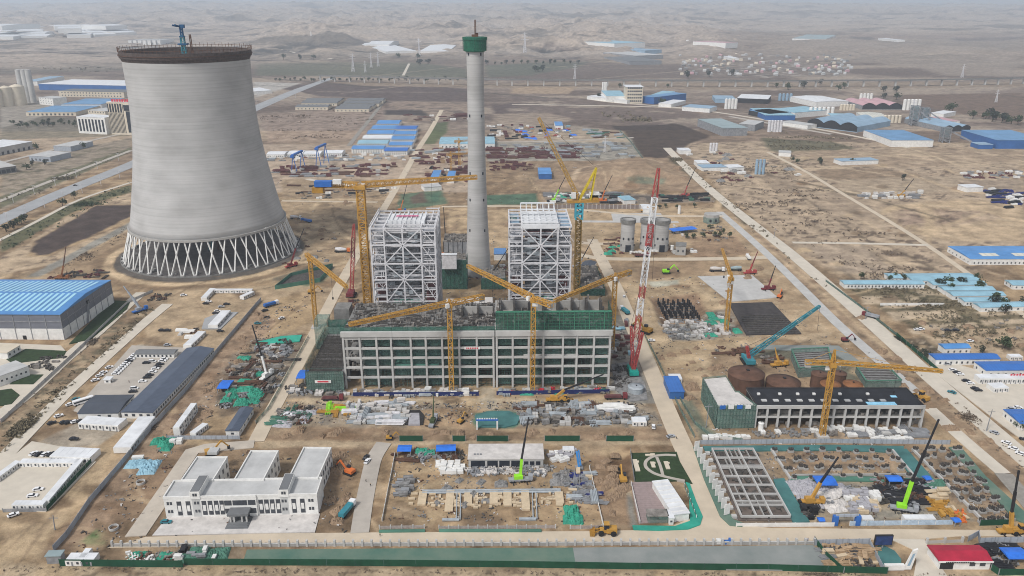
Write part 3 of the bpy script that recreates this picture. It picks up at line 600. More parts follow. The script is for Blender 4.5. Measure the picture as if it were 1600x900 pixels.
slab('pavement', [(955,334),(1032,333),(1040,345),(958,346)], 'concrete_light'); ribbon('road', [(900,346),(1060,347)], 7, 'concrete_light')
ribbon('road', [(640,98),(630,118)], 9, 'road_pale'); ribbon('road', [(410,57),(415,68),(445,80),(520,92)], 10, 'road_pale')
ribbon('road', [(920,155),(960,161),(1060,167),(1180,184),(1340,213),(1420,231)], 9, 'road_pale')
ribbon('road', [(800,163),(1000,166),(1090,170)], 8, 'road_pale'); ribbon('road', [(1140,182),(1300,210)], 10, 'road_grey')
slab('pavement', [(238,837),(262,808),(500,803),(492,832)], 'slab_pale')
slab('pavement', [(115,642),(206,540),(330,546),(272,610),(230,650),(150,655)], 'road_grey'); slab('pavement', [(-20,745),(50,690),(128,704),(150,722),(72,800),(-20,796)], 'road_pale')
slab('pavement', [(320,498),(345,488),(372,488),(345,514),(315,514)], 'asphalt_worn')
slab('pavement', [(955,570),(985,565),(1008,600),(1012,625),(985,628),(962,610)], 'stone_grey'); slab('pavement', [(985,754),(1040,752),(1060,815),(998,818)], 'paving_pink')
slab('pavement', [(1090,432),(1175,430),(1215,465),(1140,472)], 'concrete_light'); slab('pavement', [(1480,565),(1600,600),(1600,690),(1560,660),(1450,575)], 'road_pale')

for a in ([(108,538),(175,470),(204,471),(198,484),(142,531)], [(10,562),(40,546),(104,549),(98,560),(65,563),(20,569)], [(15,601),(35,586),(68,586),(52,601)], [(-10,612),(18,608),(31,618),(18,632),(-10,636)]): slab('lawn', a, 'lawn', .2)
# ------------------------------------------------------------------ cooling tower
def shell_mat():
    m = mat('tower_concrete', (0.335, 0.332, 0.328), 0.92, 0.1, 0.05); t = m.node_tree; n = t.nodes; L = t.links; p = n['Principled BSDF']
    geo = n.new('ShaderNodeNewGeometry'); mp_ = n.new('ShaderNodeMapping'); mp_.inputs['Scale'].default_value = (0.004, 0.004, 0.62); L.new(geo.outputs['Position'], mp_.inputs['Vector'])
    nz = n.new('ShaderNodeTexNoise'); nz.inputs['Scale'].default_value = 1; nz.inputs['Detail'].default_value = 8; nz.inputs['Roughness'].default_value = 0.8; L.new(mp_.outputs[0], nz.inputs['Vector'])
    mp2 = n.new('ShaderNodeMapping'); mp2.inputs['Scale'].default_value = (0.035, 0.035, 0.05); L.new(geo.outputs['Position'], mp2.inputs['Vector'])
    n2_ = n.new('ShaderNodeTexNoise'); n2_.inputs['Scale'].default_value = 1; n2_.inputs['Detail'].default_value = 6; L.new(mp2.outputs[0], n2_.inputs['Vector'])
    ad = n.new('ShaderNodeMath'); ad.operation = 'ADD'; L.new(nz.outputs['Fac'], ad.inputs[0]); L.new(n2_.outputs['Fac'], ad.inputs[1])
    rp = n.new('ShaderNodeValToRGB'); e = rp.color_ramp.elements; e[0].position = 0.33; e[0].color = (0.30, 0.292, 0.28, 1); e[1].position = 0.68; e[1].color = (0.52, 0.51, 0.495, 1)
    k = rp.color_ramp.elements.new(0.5); k.color = (0.42, 0.412, 0.40, 1)
    hf = n.new('ShaderNodeMath'); hf.operation = 'MULTIPLY'; hf.inputs[1].default_value = 0.5; L.new(ad.outputs[0], hf.inputs[0]); L.new(hf.outputs[0], rp.inputs['Fac'])
    sx = n.new('ShaderNodeSeparateXYZ'); L.new(geo.outputs['Position'], sx.inputs[0]); dv = n.new('ShaderNodeMath'); dv.operation = 'DIVIDE'; dv.inputs[1].default_value = 3.1; wb = n.new('ShaderNodeMath'); wb.operation = 'MULTIPLY_ADD'; wb.inputs[1].default_value = 5; L.new(nz.outputs['Fac'], wb.inputs[0]); L.new(sx.outputs[2], wb.inputs[2]); L.new(wb.outputs[0], dv.inputs[0])   # lift joints
    fr_ = n.new('ShaderNodeMath'); fr_.operation = 'FRACT'; L.new(dv.outputs[0], fr_.inputs[0]); lt = n.new('ShaderNodeMath'); lt.operation = 'LESS_THAN'; lt.inputs[1].default_value = 0.14; L.new(fr_.outputs[0], lt.inputs[0])
    mm = n.new('ShaderNodeMath'); mm.operation = 'MULTIPLY'; L.new(lt.outputs[0], mm.inputs[0]); L.new(n2_.outputs['Fac'], mm.inputs[1]); m3 = n.new('ShaderNodeMapRange'); m3.inputs[1].default_value = .2; m3.inputs[2].default_value = .75; m3.inputs[3].default_value = 1; m3.inputs[4].default_value = .86; L.new(mm.outputs[0], m3.inputs[0])
    mx = n.new('ShaderNodeMix'); mx.data_type = 'RGBA'; mx.blend_type = 'MULTIPLY'; mx.inputs[0].default_value = 1; L.new(rp.outputs[0], mx.inputs[6]); L.new(m3.outputs[0], mx.inputs[7]); L.new(mx.outputs[2], p.inputs['Base Color'])
    return m
shell_mat()
tc = G(333, 391); RB = 79.8
ct = thing('cooling_tower', 'huge unfinished grey concrete cooling tower standing on white crossed columns', 'cooling tower', tc)
Dt = tc[0]*SY+tc[1]*CY
prof = []
for py, hw in ((345, 124.5), (334, 121), (320, 118), (295, 113.5), (270, 109), (245, 105), (220, 102), (195, 100.3), (170, 99.4), (140, 99.5), (115, 100.3), (95, 101.3), (79, 102.6)):
    z = ZAT(tc, py); prof.append((hw/1.083/FPX*(Dt*CP-SP*(z-H)), z))
z0s, zts = prof[0][1], prof[-1][1]
pr = prof+[(r-0.9, z) for r, z in prof[::-1]]
part('shell', MB().lathe(pr, 128, closed=True), 'tower_concrete', ct, smooth=True)
r0 = prof[0][0]
part('ring_beam', MB().lathe([(r0+0.9, z0s-0.6), (r0+0.9, z0s+1.4), (r0-1.6, z0s+1.4), (r0-1.6, z0s-0.6)], 128, closed=True), 'concrete', ct)
for i in range(46):
    a = 2*math.pi*i/46; d_ = 2*math.pi/46*0.5; mb = MB()
    f = lambda r, an, z: (r*math.cos(an), r*math.sin(an), z)
    mb.bar(f(RB, a-d_*0.82, 0.5), f(r0-0.4, a+d_*0.56, z0s-0.5), 0.95); mb.bar(f(RB, a+d_*0.82, 0.5), f(r0-0.4, a-d_*0.56, z0s-0.5), 0.95)
    part('column', mb, 'white_wall', ct)
    if True:
        pm = MB(); pm.cbox((RB*math.cos(a-d_), RB*math.sin(a-d_), -0.3), (3.2, 2.6, 1.9), a); part('footing', pm, 'concrete_light', ct)
part('basin_wall', MB().lathe([(RB+2.6, -0.3), (RB+2.6, 1.1), (RB+2.0, 1.1), (RB+2.0, -0.3)], 128, closed=True), 'concrete_dark', ct)
part('basin_floor', MB().lathe([(0.5, 0.15), (RB+2, 0.15)], 96), 'basin_grey', ct)
rt = prof[-1][0]
part('rim_platform', MB().lathe([(rt+0.4, zts-5.2), (rt+1.4, zts-4.7), (rt+1.5, zts+.4), (rt+0.2, zts+.6), (rt-1.6, zts+0.3), (rt-2.2, zts-9), (rt-1.2, zts-10)], 128, closed=True), mat('formwork', (0.085, 0.066, 0.06), 0.9, 0.45, 0.5), ct)
mb = MB()
for i in range(96):
    a = 2*math.pi*i/96; x, y = (rt+1.7)*math.cos(a), (rt+1.7)*math.sin(a); mb.bar((x, y, zts+0.5), (x, y, zts+3.2 if i % 2 else zts+4.4), 0.28)
mb.lathe([(rt+1.6, zts+2.4), (rt+1.6, zts+2.7), (rt+1.9, zts+2.7), (rt+1.9, zts+2.4)], 96, closed=True)
mb.lathe([(rt+1.7, zts-2.6), (rt+1.7, zts-2.2), (rt+2.2, zts-2.2), (rt+2.2, zts-2.6)], 96, closed=True)
part('guard_rail', mb, 'rust', ct)
mb = MB()
for i in range(60):
    a = R.uniform(0, 6.28); r = R.uniform(70, 78); mb.cbox((r*math.cos(a), r*math.sin(a), 0.2), (R.uniform(2, 6), R.uniform(1, 3), R.uniform(0.5, 2.5)), R.uniform(0, 3))
part('spacer', mb, 'concrete_dark', ct)['kind'] = 'stuff'
# ------------------------------------------------------------------ chimney
cb = G(747.5, 428); Dc = cb[0]*SY+cb[1]*CY
ch = thing('chimney', 'tall tapering pale concrete chimney with a green netted platform round its head', 'chimney', cb)
prof = []
for py, hw in ((428, 20.2), (405, 18.8), (375, 17.3), (340, 15.9), (290, 14.6), (225, 13.5), (160, 13.1), (110, 13.2), (76, 13.9), (62, 14.0)):
    z = ZAT(cb, py); prof.append((hw/FPX*(Dc*CP-SP*(z-H)), max(0, z)))
part('shaft', MB().lathe(prof+[(0.1, prof[-1][1])], 48), 'tower_concrete', ch, smooth=True)
zt, zb_ = ZAT(cb, 57.5), ZAT(cb, 79.5); rr = prof[-1][0]
part('netted_platform', MB().lathe([(rr+0.5, zb_-0.5), (rr+1.9, zb_), (rr+2.2, zt-2.5), (rr+2.7, zt-2.3), (rr+2.8, zt-0.2), (rr+1.0, zt), (0.1, zt+0.1)], 32), mat('net_bottle', (0.02, 0.12, 0.075), 0.9, 0.3, 0.5), ch)
mb = MB()
for i in range(32):
    a = math.pi*2*i/32; mb.bar(((rr+2.45)*math.cos(a), (rr+2.45)*math.sin(a), zb_), ((rr+2.75)*math.cos(a), (rr+2.75)*math.sin(a), zt), 0.16)
part('scaffold_poles', mb, 'net_dark', ch)
part('hoist_mast', MB().lattice((0.5, 0, zt-1), (0.5, 0, ZAT(cb, 31)), 1.0, 12, 0.35).cbox((0, 0, zt), (5, 4, 1.8)).cbox((1.5, 1.5, zt), (2.5, 2, 3)), 'rust', ch)
for py in (84, 180, 269, 310, 357):
    z = ZAT(cb, py); r = np.interp(z, [p[1] for p in prof], [p[0] for p in prof])
    for a in (-2.35, -0.85):
        part('window', MB().cbox((r*math.cos(a)*0.995, r*math.sin(a)*0.995, z-1.1), (0.7, 1.2, 2.3), a), 'glass_dark', ch)
# ------------------------------------------------------------------ boiler frames
def boiler(name_label, pl, pr_, pytop, pydep, levels, cols, kind):
    Yf = 521.0
    def onY(px, py, Yp):                       # point seen at px,py in the vertical plane Y=Yp
        a, b = (px-800)/FPX, (py-450)/FPX; dx = SY*CP+a*CY-b*SY*SP; dy = CY*CP-a*SY-b*CY*SP; dz = -SP-b*CP; t = Yp/dy
        return dx*t, H+dz*t
    xl, zt = onY(pl, pytop, Yf); xr, _ = onY(pr_, pytop, Yf); Wd = xr-xl; Dp = 47.0
    root = thing('boiler_frame', name_label, 'boiler frame', (xl, Yf, 0))
    xs = [onY(c, pytop, Yf)[0]-xl for c in cols]; zs = [onY((pl+pr_)/2, l, Yf)[1] for l in levels]
    yr = [0, 9, 19, 29, 38, Dp]
    for j, y in enumerate(yr):
        for i, x in enumerate(xs):
            if 0 < j < 5 and i == 2: continue
            top = zt if not (kind == 'r' and i in (0, 4)) else zs[0]
            part('column', MB().bar((x, y, 0), (x, y, top), 1.0 if j in (0,) else .75), 'white_steel', root)
    for k, z in enumerate([zt]+list(zs)):
        fb = MB()
        for j, y in enumerate(yr):
            fb.bar((xs[0], y, z), (xs[-1], y, z), 0.65 if j else .95, .9)
        for i, x in enumerate(xs):
            if i == 2 and k: continue
            fb.bar((x, 0, z), (x, Dp, z), 0.9, 1.0)
        part('floor_beams', fb, 'white_steel', root)
    allz = [zt]+list(zs)+[0]
    for k in range(len(allz)-1):
        a, b = allz[k], allz[k+1]; bm_ = MB()
        zc, zo = (b, a) if k % 2 == 0 else (a, b)
        if k < 5:
            for i in (1, 3): bm_.bar((xs[i], -0.3, zo), (xs[2], -0.3, zc), 0.7)
        bm_.bar((xs[4], 0, zo), (xs[4], 19, zc), 0.9); bm_.bar((xs[4], 38, zo), (xs[4], 19, zc), 0.9); bm_.bar((xs[0], 0, zo), (xs[0], 19, zc), 0.9); bm_.bar((xs[0], 38, zo), (xs[0], 19, zc), 0.9)
        bm_.bar((xs[3], 0, a), (xs[4], 0, b), 0.5)
        part('brace', bm_, 'white_steel', root)
    for k in range(len(allz)-1):
        a, b = allz[k], allz[k+1]; g = MB(); sb = MB(); rl = MB()
        for s in range(3):
            z = b+(a-b)*(s+0.5)/3+R.uniform(-0.6, 0.6)
            for (xa, xb) in ((xs[0], xs[1]), (xs[3], xs[4])):
                for y0, y1 in ((1, 9), (9, 19), (19, 29), (29, 38), (38, Dp-1)):
                    if R.random() < 0.9: sb.bar((xa, y0, z), (xb, y0, z), 0.55, 0.7)
                    if R.random() < 0.6: g.box(xa+0.6, xb-0.6, y0+0.6, y1-0.6, z, z+0.22)
                    if R.random() < 0.6: rl.bar((xa, y0+.5, z+1.2), (xb, y0+.5, z+1.2), 0.22); rl.bar((xa+1, y0+0.5, z), (xa+1, y0+0.5, z+1.2), 0.2)
                    
                    for q in range(2): x_ = R.uniform(xa, xb); sb.bar((x_, y0, z), (x_+R.choice((0, 0, 3)), y0, z+R.choice((-4, 4.5))), 0.3)
            for y0 in (4, 9, 19, 29, 38):
                if R.random() < 0.75: sb.bar((xs[1], y0, z), (xs[3], y0, z), 0.7, 0.9)
        if k: g.box(xs[1]+1, xs[3]-1, 2, 7, b+0.9, b+1.15); g.box(xs[1], xs[3], 39, Dp-1, b+0.9, b+1.15)
        if not g.v: g.box(xs[0]+1, xs[1], 1, 9, b+2, b+2.2)
        part('platform', g, 'grey_steel', root); part('secondary_beams', sb, 'white_steel', root); part('handrails', rl, 'white_steel', root)
    # furnace walls, ducts and coal hoppers hung inside
    fz = zs[-1]-6
    fm = MB(); fm.box(xs[1]+3, xs[3]-3, 12, 34, fz+6, zt-8)
    part('furnace', fm, mat('furnace_grey', (0.20, 0.205, 0.215), 0.8, 0.5, 0.25), root)
    tm = MB()
    for k in range(18):
        x = xs[1]+4+k*(xs[3]-xs[1]-8)/17
        if kind == 'r' or k % 5 == 0: tm.box(x-0.45, x+0.45, 11.3, 11.9, zs[1]+2 if kind == 'r' else zs[2], zt-7)
    for k in range(3): tm.box(xs[1]+3.5, xs[3]-3.5, 10.4, 11.2, zs[1]+(zt-zs[1])*(0.2+k*0.27), zs[1]+(zt-zs[1])*(0.2+k*0.27)+1)
    part('tube_panel', tm, 'maroon_steel' if kind == 'r' else 'mid_steel', root)
    part('air_duct', MB().box(xs[0]+2, xs[1]-1.5, 6, 22, fz+1, fz+22), 'maroon_steel', root); part('air_duct', MB().box(xs[3]+2, xs[4]-1.5, 6, 22, fz+1, fz+22), 'maroon_steel', root)
    for x in np.linspace(xs[1]+6, xs[3]-4, 5):
        for zz in (fz+1, fz-13): part('coal_hopper', MB().lathe([(0.3, zz-1), (1.9, zz+2), (1.9, zz+5.5), (0.3, zz+6)], 8, (x, 3.5)), 'hopper_green', root)
    pm = MB()
    for _ in range(60):
        x = R.uniform(xs[1]+1, xs[3]-1); y = R.uniform(2, 10); z = R.uniform(fz, zt-6)
        if R.random() < 0.5: pm.tube((x, y, z), (x+R.uniform(4, 12)*R.choice((-1, 1)), y, z+R.uniform(-1, 4)), 0.55, n=6)
        else: pm.cbox((x, y, z), (R.uniform(2, 6), 2, R.uniform(1, 3)))
    part('pipework', pm, 'pipe_grey', root)
    if kind == 'l':
        rm = MB(); x0, x1 = xs[1]+1, xs[3]+1.5
        rm.box(x0, x1, 13, 34, zt+1.0, zt+1.5)
        for k in range(9): rm.box(x0+k*(x1-x0)/8-0.3, x0+k*(x1-x0)/8+0.3, 12.6, 34.4, zt+1.5, zt+2.3)
        rm.box(x0-0.5, x1+0.5, 12, 12.8, zt-2.5, zt+2.6)
        for k in range(9): rm.box(x0+k*(x1-x0)/8-0.25, x0+k*(x1-x0)/8+0.25, 11.5, 12, zt-2.4, zt+2.4)
        part('penthouse_roof', rm, 'white_roof', root)
        part('banner', MB().box(x0+5, x1-5, 22.6, 25.2, zt+2.35, zt+2.5), 'banner_pink', root)
        part('top_rail', MB().bar((xs[0], 0, zt+2.5), (xs[0], Dp, zt+2.5), 0.5).bar((xs[4], 0, zt+2.5), (xs[4], Dp, zt+2.5), 0.5).bar((xs[4], Dp, zt+2), (xs[3], Dp, zt+2), .7).bar((xs[4]-4, 20, zt), (xs[4]-4, Dp, zt), 1), 'white_steel', root)
    else:
        rm = MB(); x0, x1 = xs[1], xs[3]; rm.box(x0, x1, 6, 36, zt+0.6, zt+1.2)
        for k in range(6): rm.bar((x0, 1+k*7, zt+3.2), (x1, 1+k*7, zt+3.2), 0.9)
        for k in range(7):
            x = x0+k*(x1-x0)/6; rm.bar((x, 0, zt+3), (x, 46, zt+3), 0.6); rm.bar((x, 20, zt), (x, 20, zt+5), 0.7); rm.bar((x, 44, zt), (x, 44, zt+6), 0.7)
        rm.bar((x0, 20, zt+5), (x1, 20, zt+5), 0.8); rm.bar((x0, 44, zt+6), (x1, 44, zt+6), 0.9)
        rm.bar((x0-1, 0, zt+0.5), (x1+1, 0, zt+0.5), 1.2, 3.0)
        part('roof_frame', rm, 'white_roof', root)
        part('side_roof', MB().box(xs[3]+1.5, xs[4]+0.5, 6, 44, zt-2, zt-1.5).box(xs[0]-0.5, xs[1]-1.5, 18, 46, zt-2, zt-1.5), 'roof_blue_grey', root)
        part('roof_panel', MB().box(xs[0]+1.0, xs[1]-3, 24, 36, zt-1.4, zt-1.0), 'net_pale', root)
    return root
boiler('white steel boiler frame with a white roof and pink banner, nearer the cooling tower', 578, 680, 357, 330, (383, 412, 437, 471), (578, 599, 628, 657, 679), 'l')
boiler('white steel boiler frame with red tube panels and open roof trusses right of the chimney', 796, 893, 355, 322, (384, 411, 437, 466), (796, 816, 845, 872, 893), 'r')
# ------------------------------------------------------------------ turbine hall
Y0 = G(745, 605)[1]
def hx(px, py=604): return G(px, py)[0]*Y0/G(px, py)[1]
def hz_(py): return ZAT((0, Y0), py)
XL, XR = hx(541.5), hx(950); ZT, ZF = hz_(517), hz_(524.5)
th = thing('turbine_hall', 'long unfinished concrete turbine hall of open bays hung with dark green netting', 'turbine hall', (0, Y0, 0))
colx = [hx(p) for p in (541.8, 567, 592.5, 615, 645, 668, 693, 719, 746, 771.5, 776.5, 801, 825.6, 848, 878, 899.5, 925.5, 950)]
bz = [hz_(p) for p in (528, 543, 558, 572.5, 588)]
DH = 30.0
for x in colx:
    part('column', MB().box(x-0.6, x+0.6, -0.7, 0.7, 0, ZF), 'concrete_light', th)
    part('rear_column', MB().box(x-0.7, x+0.7, 9.4, 10.6, 0, ZF+2), 'concrete', th)
for k, z in enumerate(bz):
    h = 0.45 if k == 0 else 0.68
    for a, b in zip(colx, colx[1:]):
        if b-a < 4: continue
        part('beam', MB().box(a+0.6, b-0.6, -0.45, 0.45, z-h, z+h), 'concrete_light', th)
part('parapet', MB().box(colx[0]-1.2, colx[9]+1.3, -1.15, 0.9, ZF, ZT).box(colx[10]-1.3, colx[-1]+1.2, -1.15, 0.9, ZF, ZT), 'concrete_light', th)
part('lintel', MB().box(colx[0]-0.3, colx[-1]+.3, -0.5, 0.5, ZF-0.9, ZF-0.05), 'concrete', th)
nm = MB()
for a, b in zip(colx[1:], colx[2:]):
    if b-a < 4: continue
    for k in range(5):
        za, zb2 = ([0.5]+bz[::-1])[k], ([0.5]+bz[::-1])[k+1]
        if (a < hx(640) and k in (2,) and a > hx(610)): continue
        if k in (0, 1) and hx(740) < a < hx(770): continue
        if R.random() < (0.25 if (k in (1, 2) and a > hx(820)) else 0.06): continue
        nm.box(a+0.9, b-0.9, 2.4, 2.52, za+0.5, zb2-0.5)
part('netting', nm, 'net_dark', th)
pm = MB()
for i in range(150):
    x = R.uniform(colx[1], colx[-1]); pm.bar((x, 2.0, 0), (x, 2.0, R.choice(bz)), 0.16)
for k in range(26): pm.bar((colx[1], 2.1, 1.6*k), (colx[-1], 2.1, 1.6*k), 0.12)
part('scaffold_poles', pm, 'net_dark', th)['kind'] = 'stuff'
fm = MB()
for z in bz[1:]:
    fm.box(colx[0]+1, colx[9]-0.5, 10.8, DH+18, z-0.5, z); fm.box(colx[10]+.5, colx[-1]-1, 10.8, DH+18, z-0.5, z)
fm.box(colx[0], colx[-1], DH+8, DH+9, 0.2, ZT-1)
part('floor_slab', fm, 'concrete_dark', th)
cm = MB()
for i in range(420):
    z = R.choice([0.1]+bz[1:])+0.05; x = R.uniform(colx[0]+1, colx[-1]-3); y = R.uniform(11, 16); cm.cbox((x, y, z), (R.uniform(0.8, 4), R.uniform(0.5, 2), R.uniform(0.6, 3.5)), R.uniform(0, 3))
part('stored_formwork', cm, mat('mixed_grey', (0.10, 0.09, 0.08), 0.9, 0.2, 0.3, col2=(0.34, 0.31, 0.28)), th)['kind'] = 'stuff'
pd = MB(); a = hx(618); b = hx(686); pd.box(a, b, 1.6, 9, hz_(573), hz_(570)); pd.box(a+1, b-1, 6, 9, hz_(570), hz_(558))
part('turbine_pedestal', pd, mat('net_teal', (0.07, 0.19, 0.15), 0.9, 0.3, 0.3), th)
pd = MB(); a = hx(818); b = hx(903); pd.box(a, b, 1.6, 9, hz_(563), hz_(556)); 
for i in range(40): x = R.uniform(a, b); pd.bar((x, 4, hz_(556)), (x, 4, hz_(552)), 0.25)
part('turbine_pedestal', pd, 'concrete_light', th)
part('banner', MB().box(hx(727), hx(751), -0.75, -0.62, hz_(543)-0.8, hz_(543)+0.8), 'white_wall', th); bb = MB()
for i in range(7): bb.box(hx(730)+i*1.1, hx(730)+i*1.1+0.7, -0.82, -0.76, hz_(543)-0.5, hz_(543)+0.5)
part('banner', bb, 'banner_red', th)
# roof of the left half: formwork and reinforcement, green edge net
XM1, XM2 = colx[9]+1, colx[10]-1
part('roof_deck', MB().box(colx[0], XM1, 1, DH+20, ZT-1.6, ZT-0.6), 'concrete_dark', th)
part('edge_netting', MB().box(colx[0]+18, XM1, 1.2, 1.35, ZT-0.5, ZT+2.6).box(colx[0]-2, colx[0]+18, 2, 2.15, ZT-1.0, ZT+2.0), 'net_green', th)
cm = MB()
for i in range(750):
    x = R.uniform(colx[0]+1, XM1-1); y = R.uniform(3, DH+18); l = R.uniform(1, 7)
    if R.random() < 0.55: cm.bar((x, y, ZT-0.5), (x+R.uniform(-.2, .2), y, ZT+R.uniform(0.6, 3.2)), 0.22)
    else: cm.cbox((x, y, ZT-0.6), (l, R.uniform(0.3, 1.4), R.uniform(0.3, 1.3)), R.choice((0, 1.57, 0.1)))
part('reinforcement', cm, 'rebar_dark', th)['kind'] = 'stuff'
cm = MB()
for i in range(260):
    x = R.uniform(colx[0]+1, XM1-1); y = R.uniform(3, DH+18); cm.cbox((x, y, ZT-0.6), (R.uniform(0.6, 4), R.uniform(0.3, 1.2), R.uniform(0.4, 1.8)), R.choice((0, 1.57, 0.1)))
part('formwork', cm, 'mixed_grey', th)['kind'] = 'stuff'
# bunker bay panels behind
def bay(x0, x1, y0, z0, z1, dep, n, top):
    mb = MB(); k = MB()
    for i in range(n+1):
        x = x0+(x1-x0)*i/n; k.box(x-0.5, x+0.5, y0-0.6, y0+dep, z0, z1+1.6)
        if i < n: mb.box(x+0.6, x0+(x1-x0)*(i+1)/n-0.6, y0+dep-1, y0+dep, z0, z1)
    mb.box(x0, x1, y0, y0+dep, z0-0.8, z0)
    part('bunker_wall', mb, 'concrete', th); part('bunker_frame', k, 'rebar_dark', th)
bay(hx(722), XM1-1, 22, ZT-0.5, ZT+5, 7, 2, 0)
bay(XM2+3, colx[-1]-3, 24, ZT+1.5, ZT+8, 8, 7, 0)
part('roof_deck', MB().box(XM2, colx[-1], 1, DH+24, ZT-1.6, ZT-0.4), 'concrete', th)
nh = hz_(490)
part('scaffold_netting', MB().box(XM2+0.5, colx[-1]+0.8, 1.6, 1.8, ZT-0.2, nh).box(colx[-1]+0.8, colx[-1]+1.0, 1.8, 22, ZT-0.2, nh), net_mat('net_roof', (0.035, 0.095, 0.07), 0.62), th)
pm = MB(); x = XM2+0.8
while x < colx[-1]: pm.bar((x, 1.45, ZT), (x, 1.45, nh+0.6), 0.2 if int(x*10) % 4 else 0.5); x += 2.3
for k in range(6): pm.bar((XM2, 1.45, ZT+k*2), (colx[-1]+0.8, 1.45, ZT+k*2), 0.16)
part('scaffold_poles', pm, mat('net_bright', (0.05, 0.19, 0.12), 0.9, 0.3, 0.5), th)
part('scaffold_top', MB().box(XM2+0.5, colx[-1]+0.8, 1.9, 5.5, nh-0.7, nh-0.4), 'net_bright', th)
cm = MB()
for i in range(240):
    x = R.uniform(XM2+1, colx[-1]-1); y = R.uniform(6, DH+22); cm.cbox((x, y, ZT-0.6), (R.uniform(0.6, 4), R.uniform(0.3, 1.6), R.uniform(0.4, 5)), R.choice((0, 1.57, 0.1)))
part('formwork', cm, 'mixed_grey', th)['kind'] = 'stuff'
part('concrete_deck', MB().box(hx(722), hx(770), 36, 62, ZT-14, ZT-1.0).box(hx(690), hx(722), 44, 62, ZT-14, ZT-2.0), 'slab_pale', th)
# lower annexe against the end of the hall, wrapped in netting
af = G(480, 612); ar = G(541, 611); AX0, AX1 = af[0], ar[0]-1.0; AZ = ZAT((0, af[1]), 579.5)
an = thing('netted_annexe', 'low netted annexe with dark reinforcement on its roof at the left end of the hall', 'annexe', (0, af[1], 0))
DA = 62
part('frame', MB().box(AX0+1.5, AX1-0.4, 1.5, DA, 0, AZ-1.2), 'stone_grey', an)
part('front_netting', MB().box(AX0, AX1, -0.2, 0, 0, AZ), 'net_pale', an); part('side_netting', MB().box(AX0-0.2, AX0, 0, DA, 0, AZ+4), 'net_pale', an); part('rear_netting', MB().box(AX0, AX1, DA, DA+.2, 0, AZ+4), 'net_pale', an)
pm = MB()
for i in range(17): x = AX0+(AX1-AX0)*i/16; pm.bar((x, -0.4, 0), (x, -0.4, AZ+0.8), 0.16)
for k in range(9): pm.bar((AX0, -0.4, k*2), (AX1, -0.4, k*2), 0.14)
part('scaffold_poles', pm, 'net_dark', an)
cm = MB()
for k in range(24):
    y = 2+k*2.4
    for i in range(20):
        x = AX0+2+(AX1-AX0-4)*i/19; cm.bar((x, y, AZ-1.2), (x+R.uniform(-.3, .3), y, AZ+R.uniform(0.2, 2.2)), 0.22)
    cm.cbox(((AX0+AX1)/2, y, AZ-1.2), (AX1-AX0-3, 0.7, R.uniform(0.4, 1.2)))
part('reinforcement', cm, 'rebar_dark', an)['kind'] = 'stuff'
part('banner', MB().box(hx(496), hx(521), -0.75, -0.62, AZ-7.2, AZ-5.2), 'white_wall', an); part('banner', MB().box(hx(500), hx(517), -0.82, -0.76, AZ-6.7, AZ-5.7), 'banner_red', an)
tw = G(505, 545); t2 = thing('netted_scaffold_tower', 'green netted scaffold tower at the rear left corner of the turbine hall', 'scaffold', tw)
part('netting', MB().box(-5, 4, 0, 12, 0, ZAT(tw, 501)), 'net_pale', t2); part('stair_frame', MB().box(5, 15, 2, 14, 0, ZAT(tw, 512)).box(5, 16, 20, 34, 0, ZAT(tw, 500)), 'concrete_dark', t2)
part('netting', MB().box(4.5, 34, 1.5, 1.7, ZAT(tw, 522), ZAT(tw, 501)), 'net_green', t2)
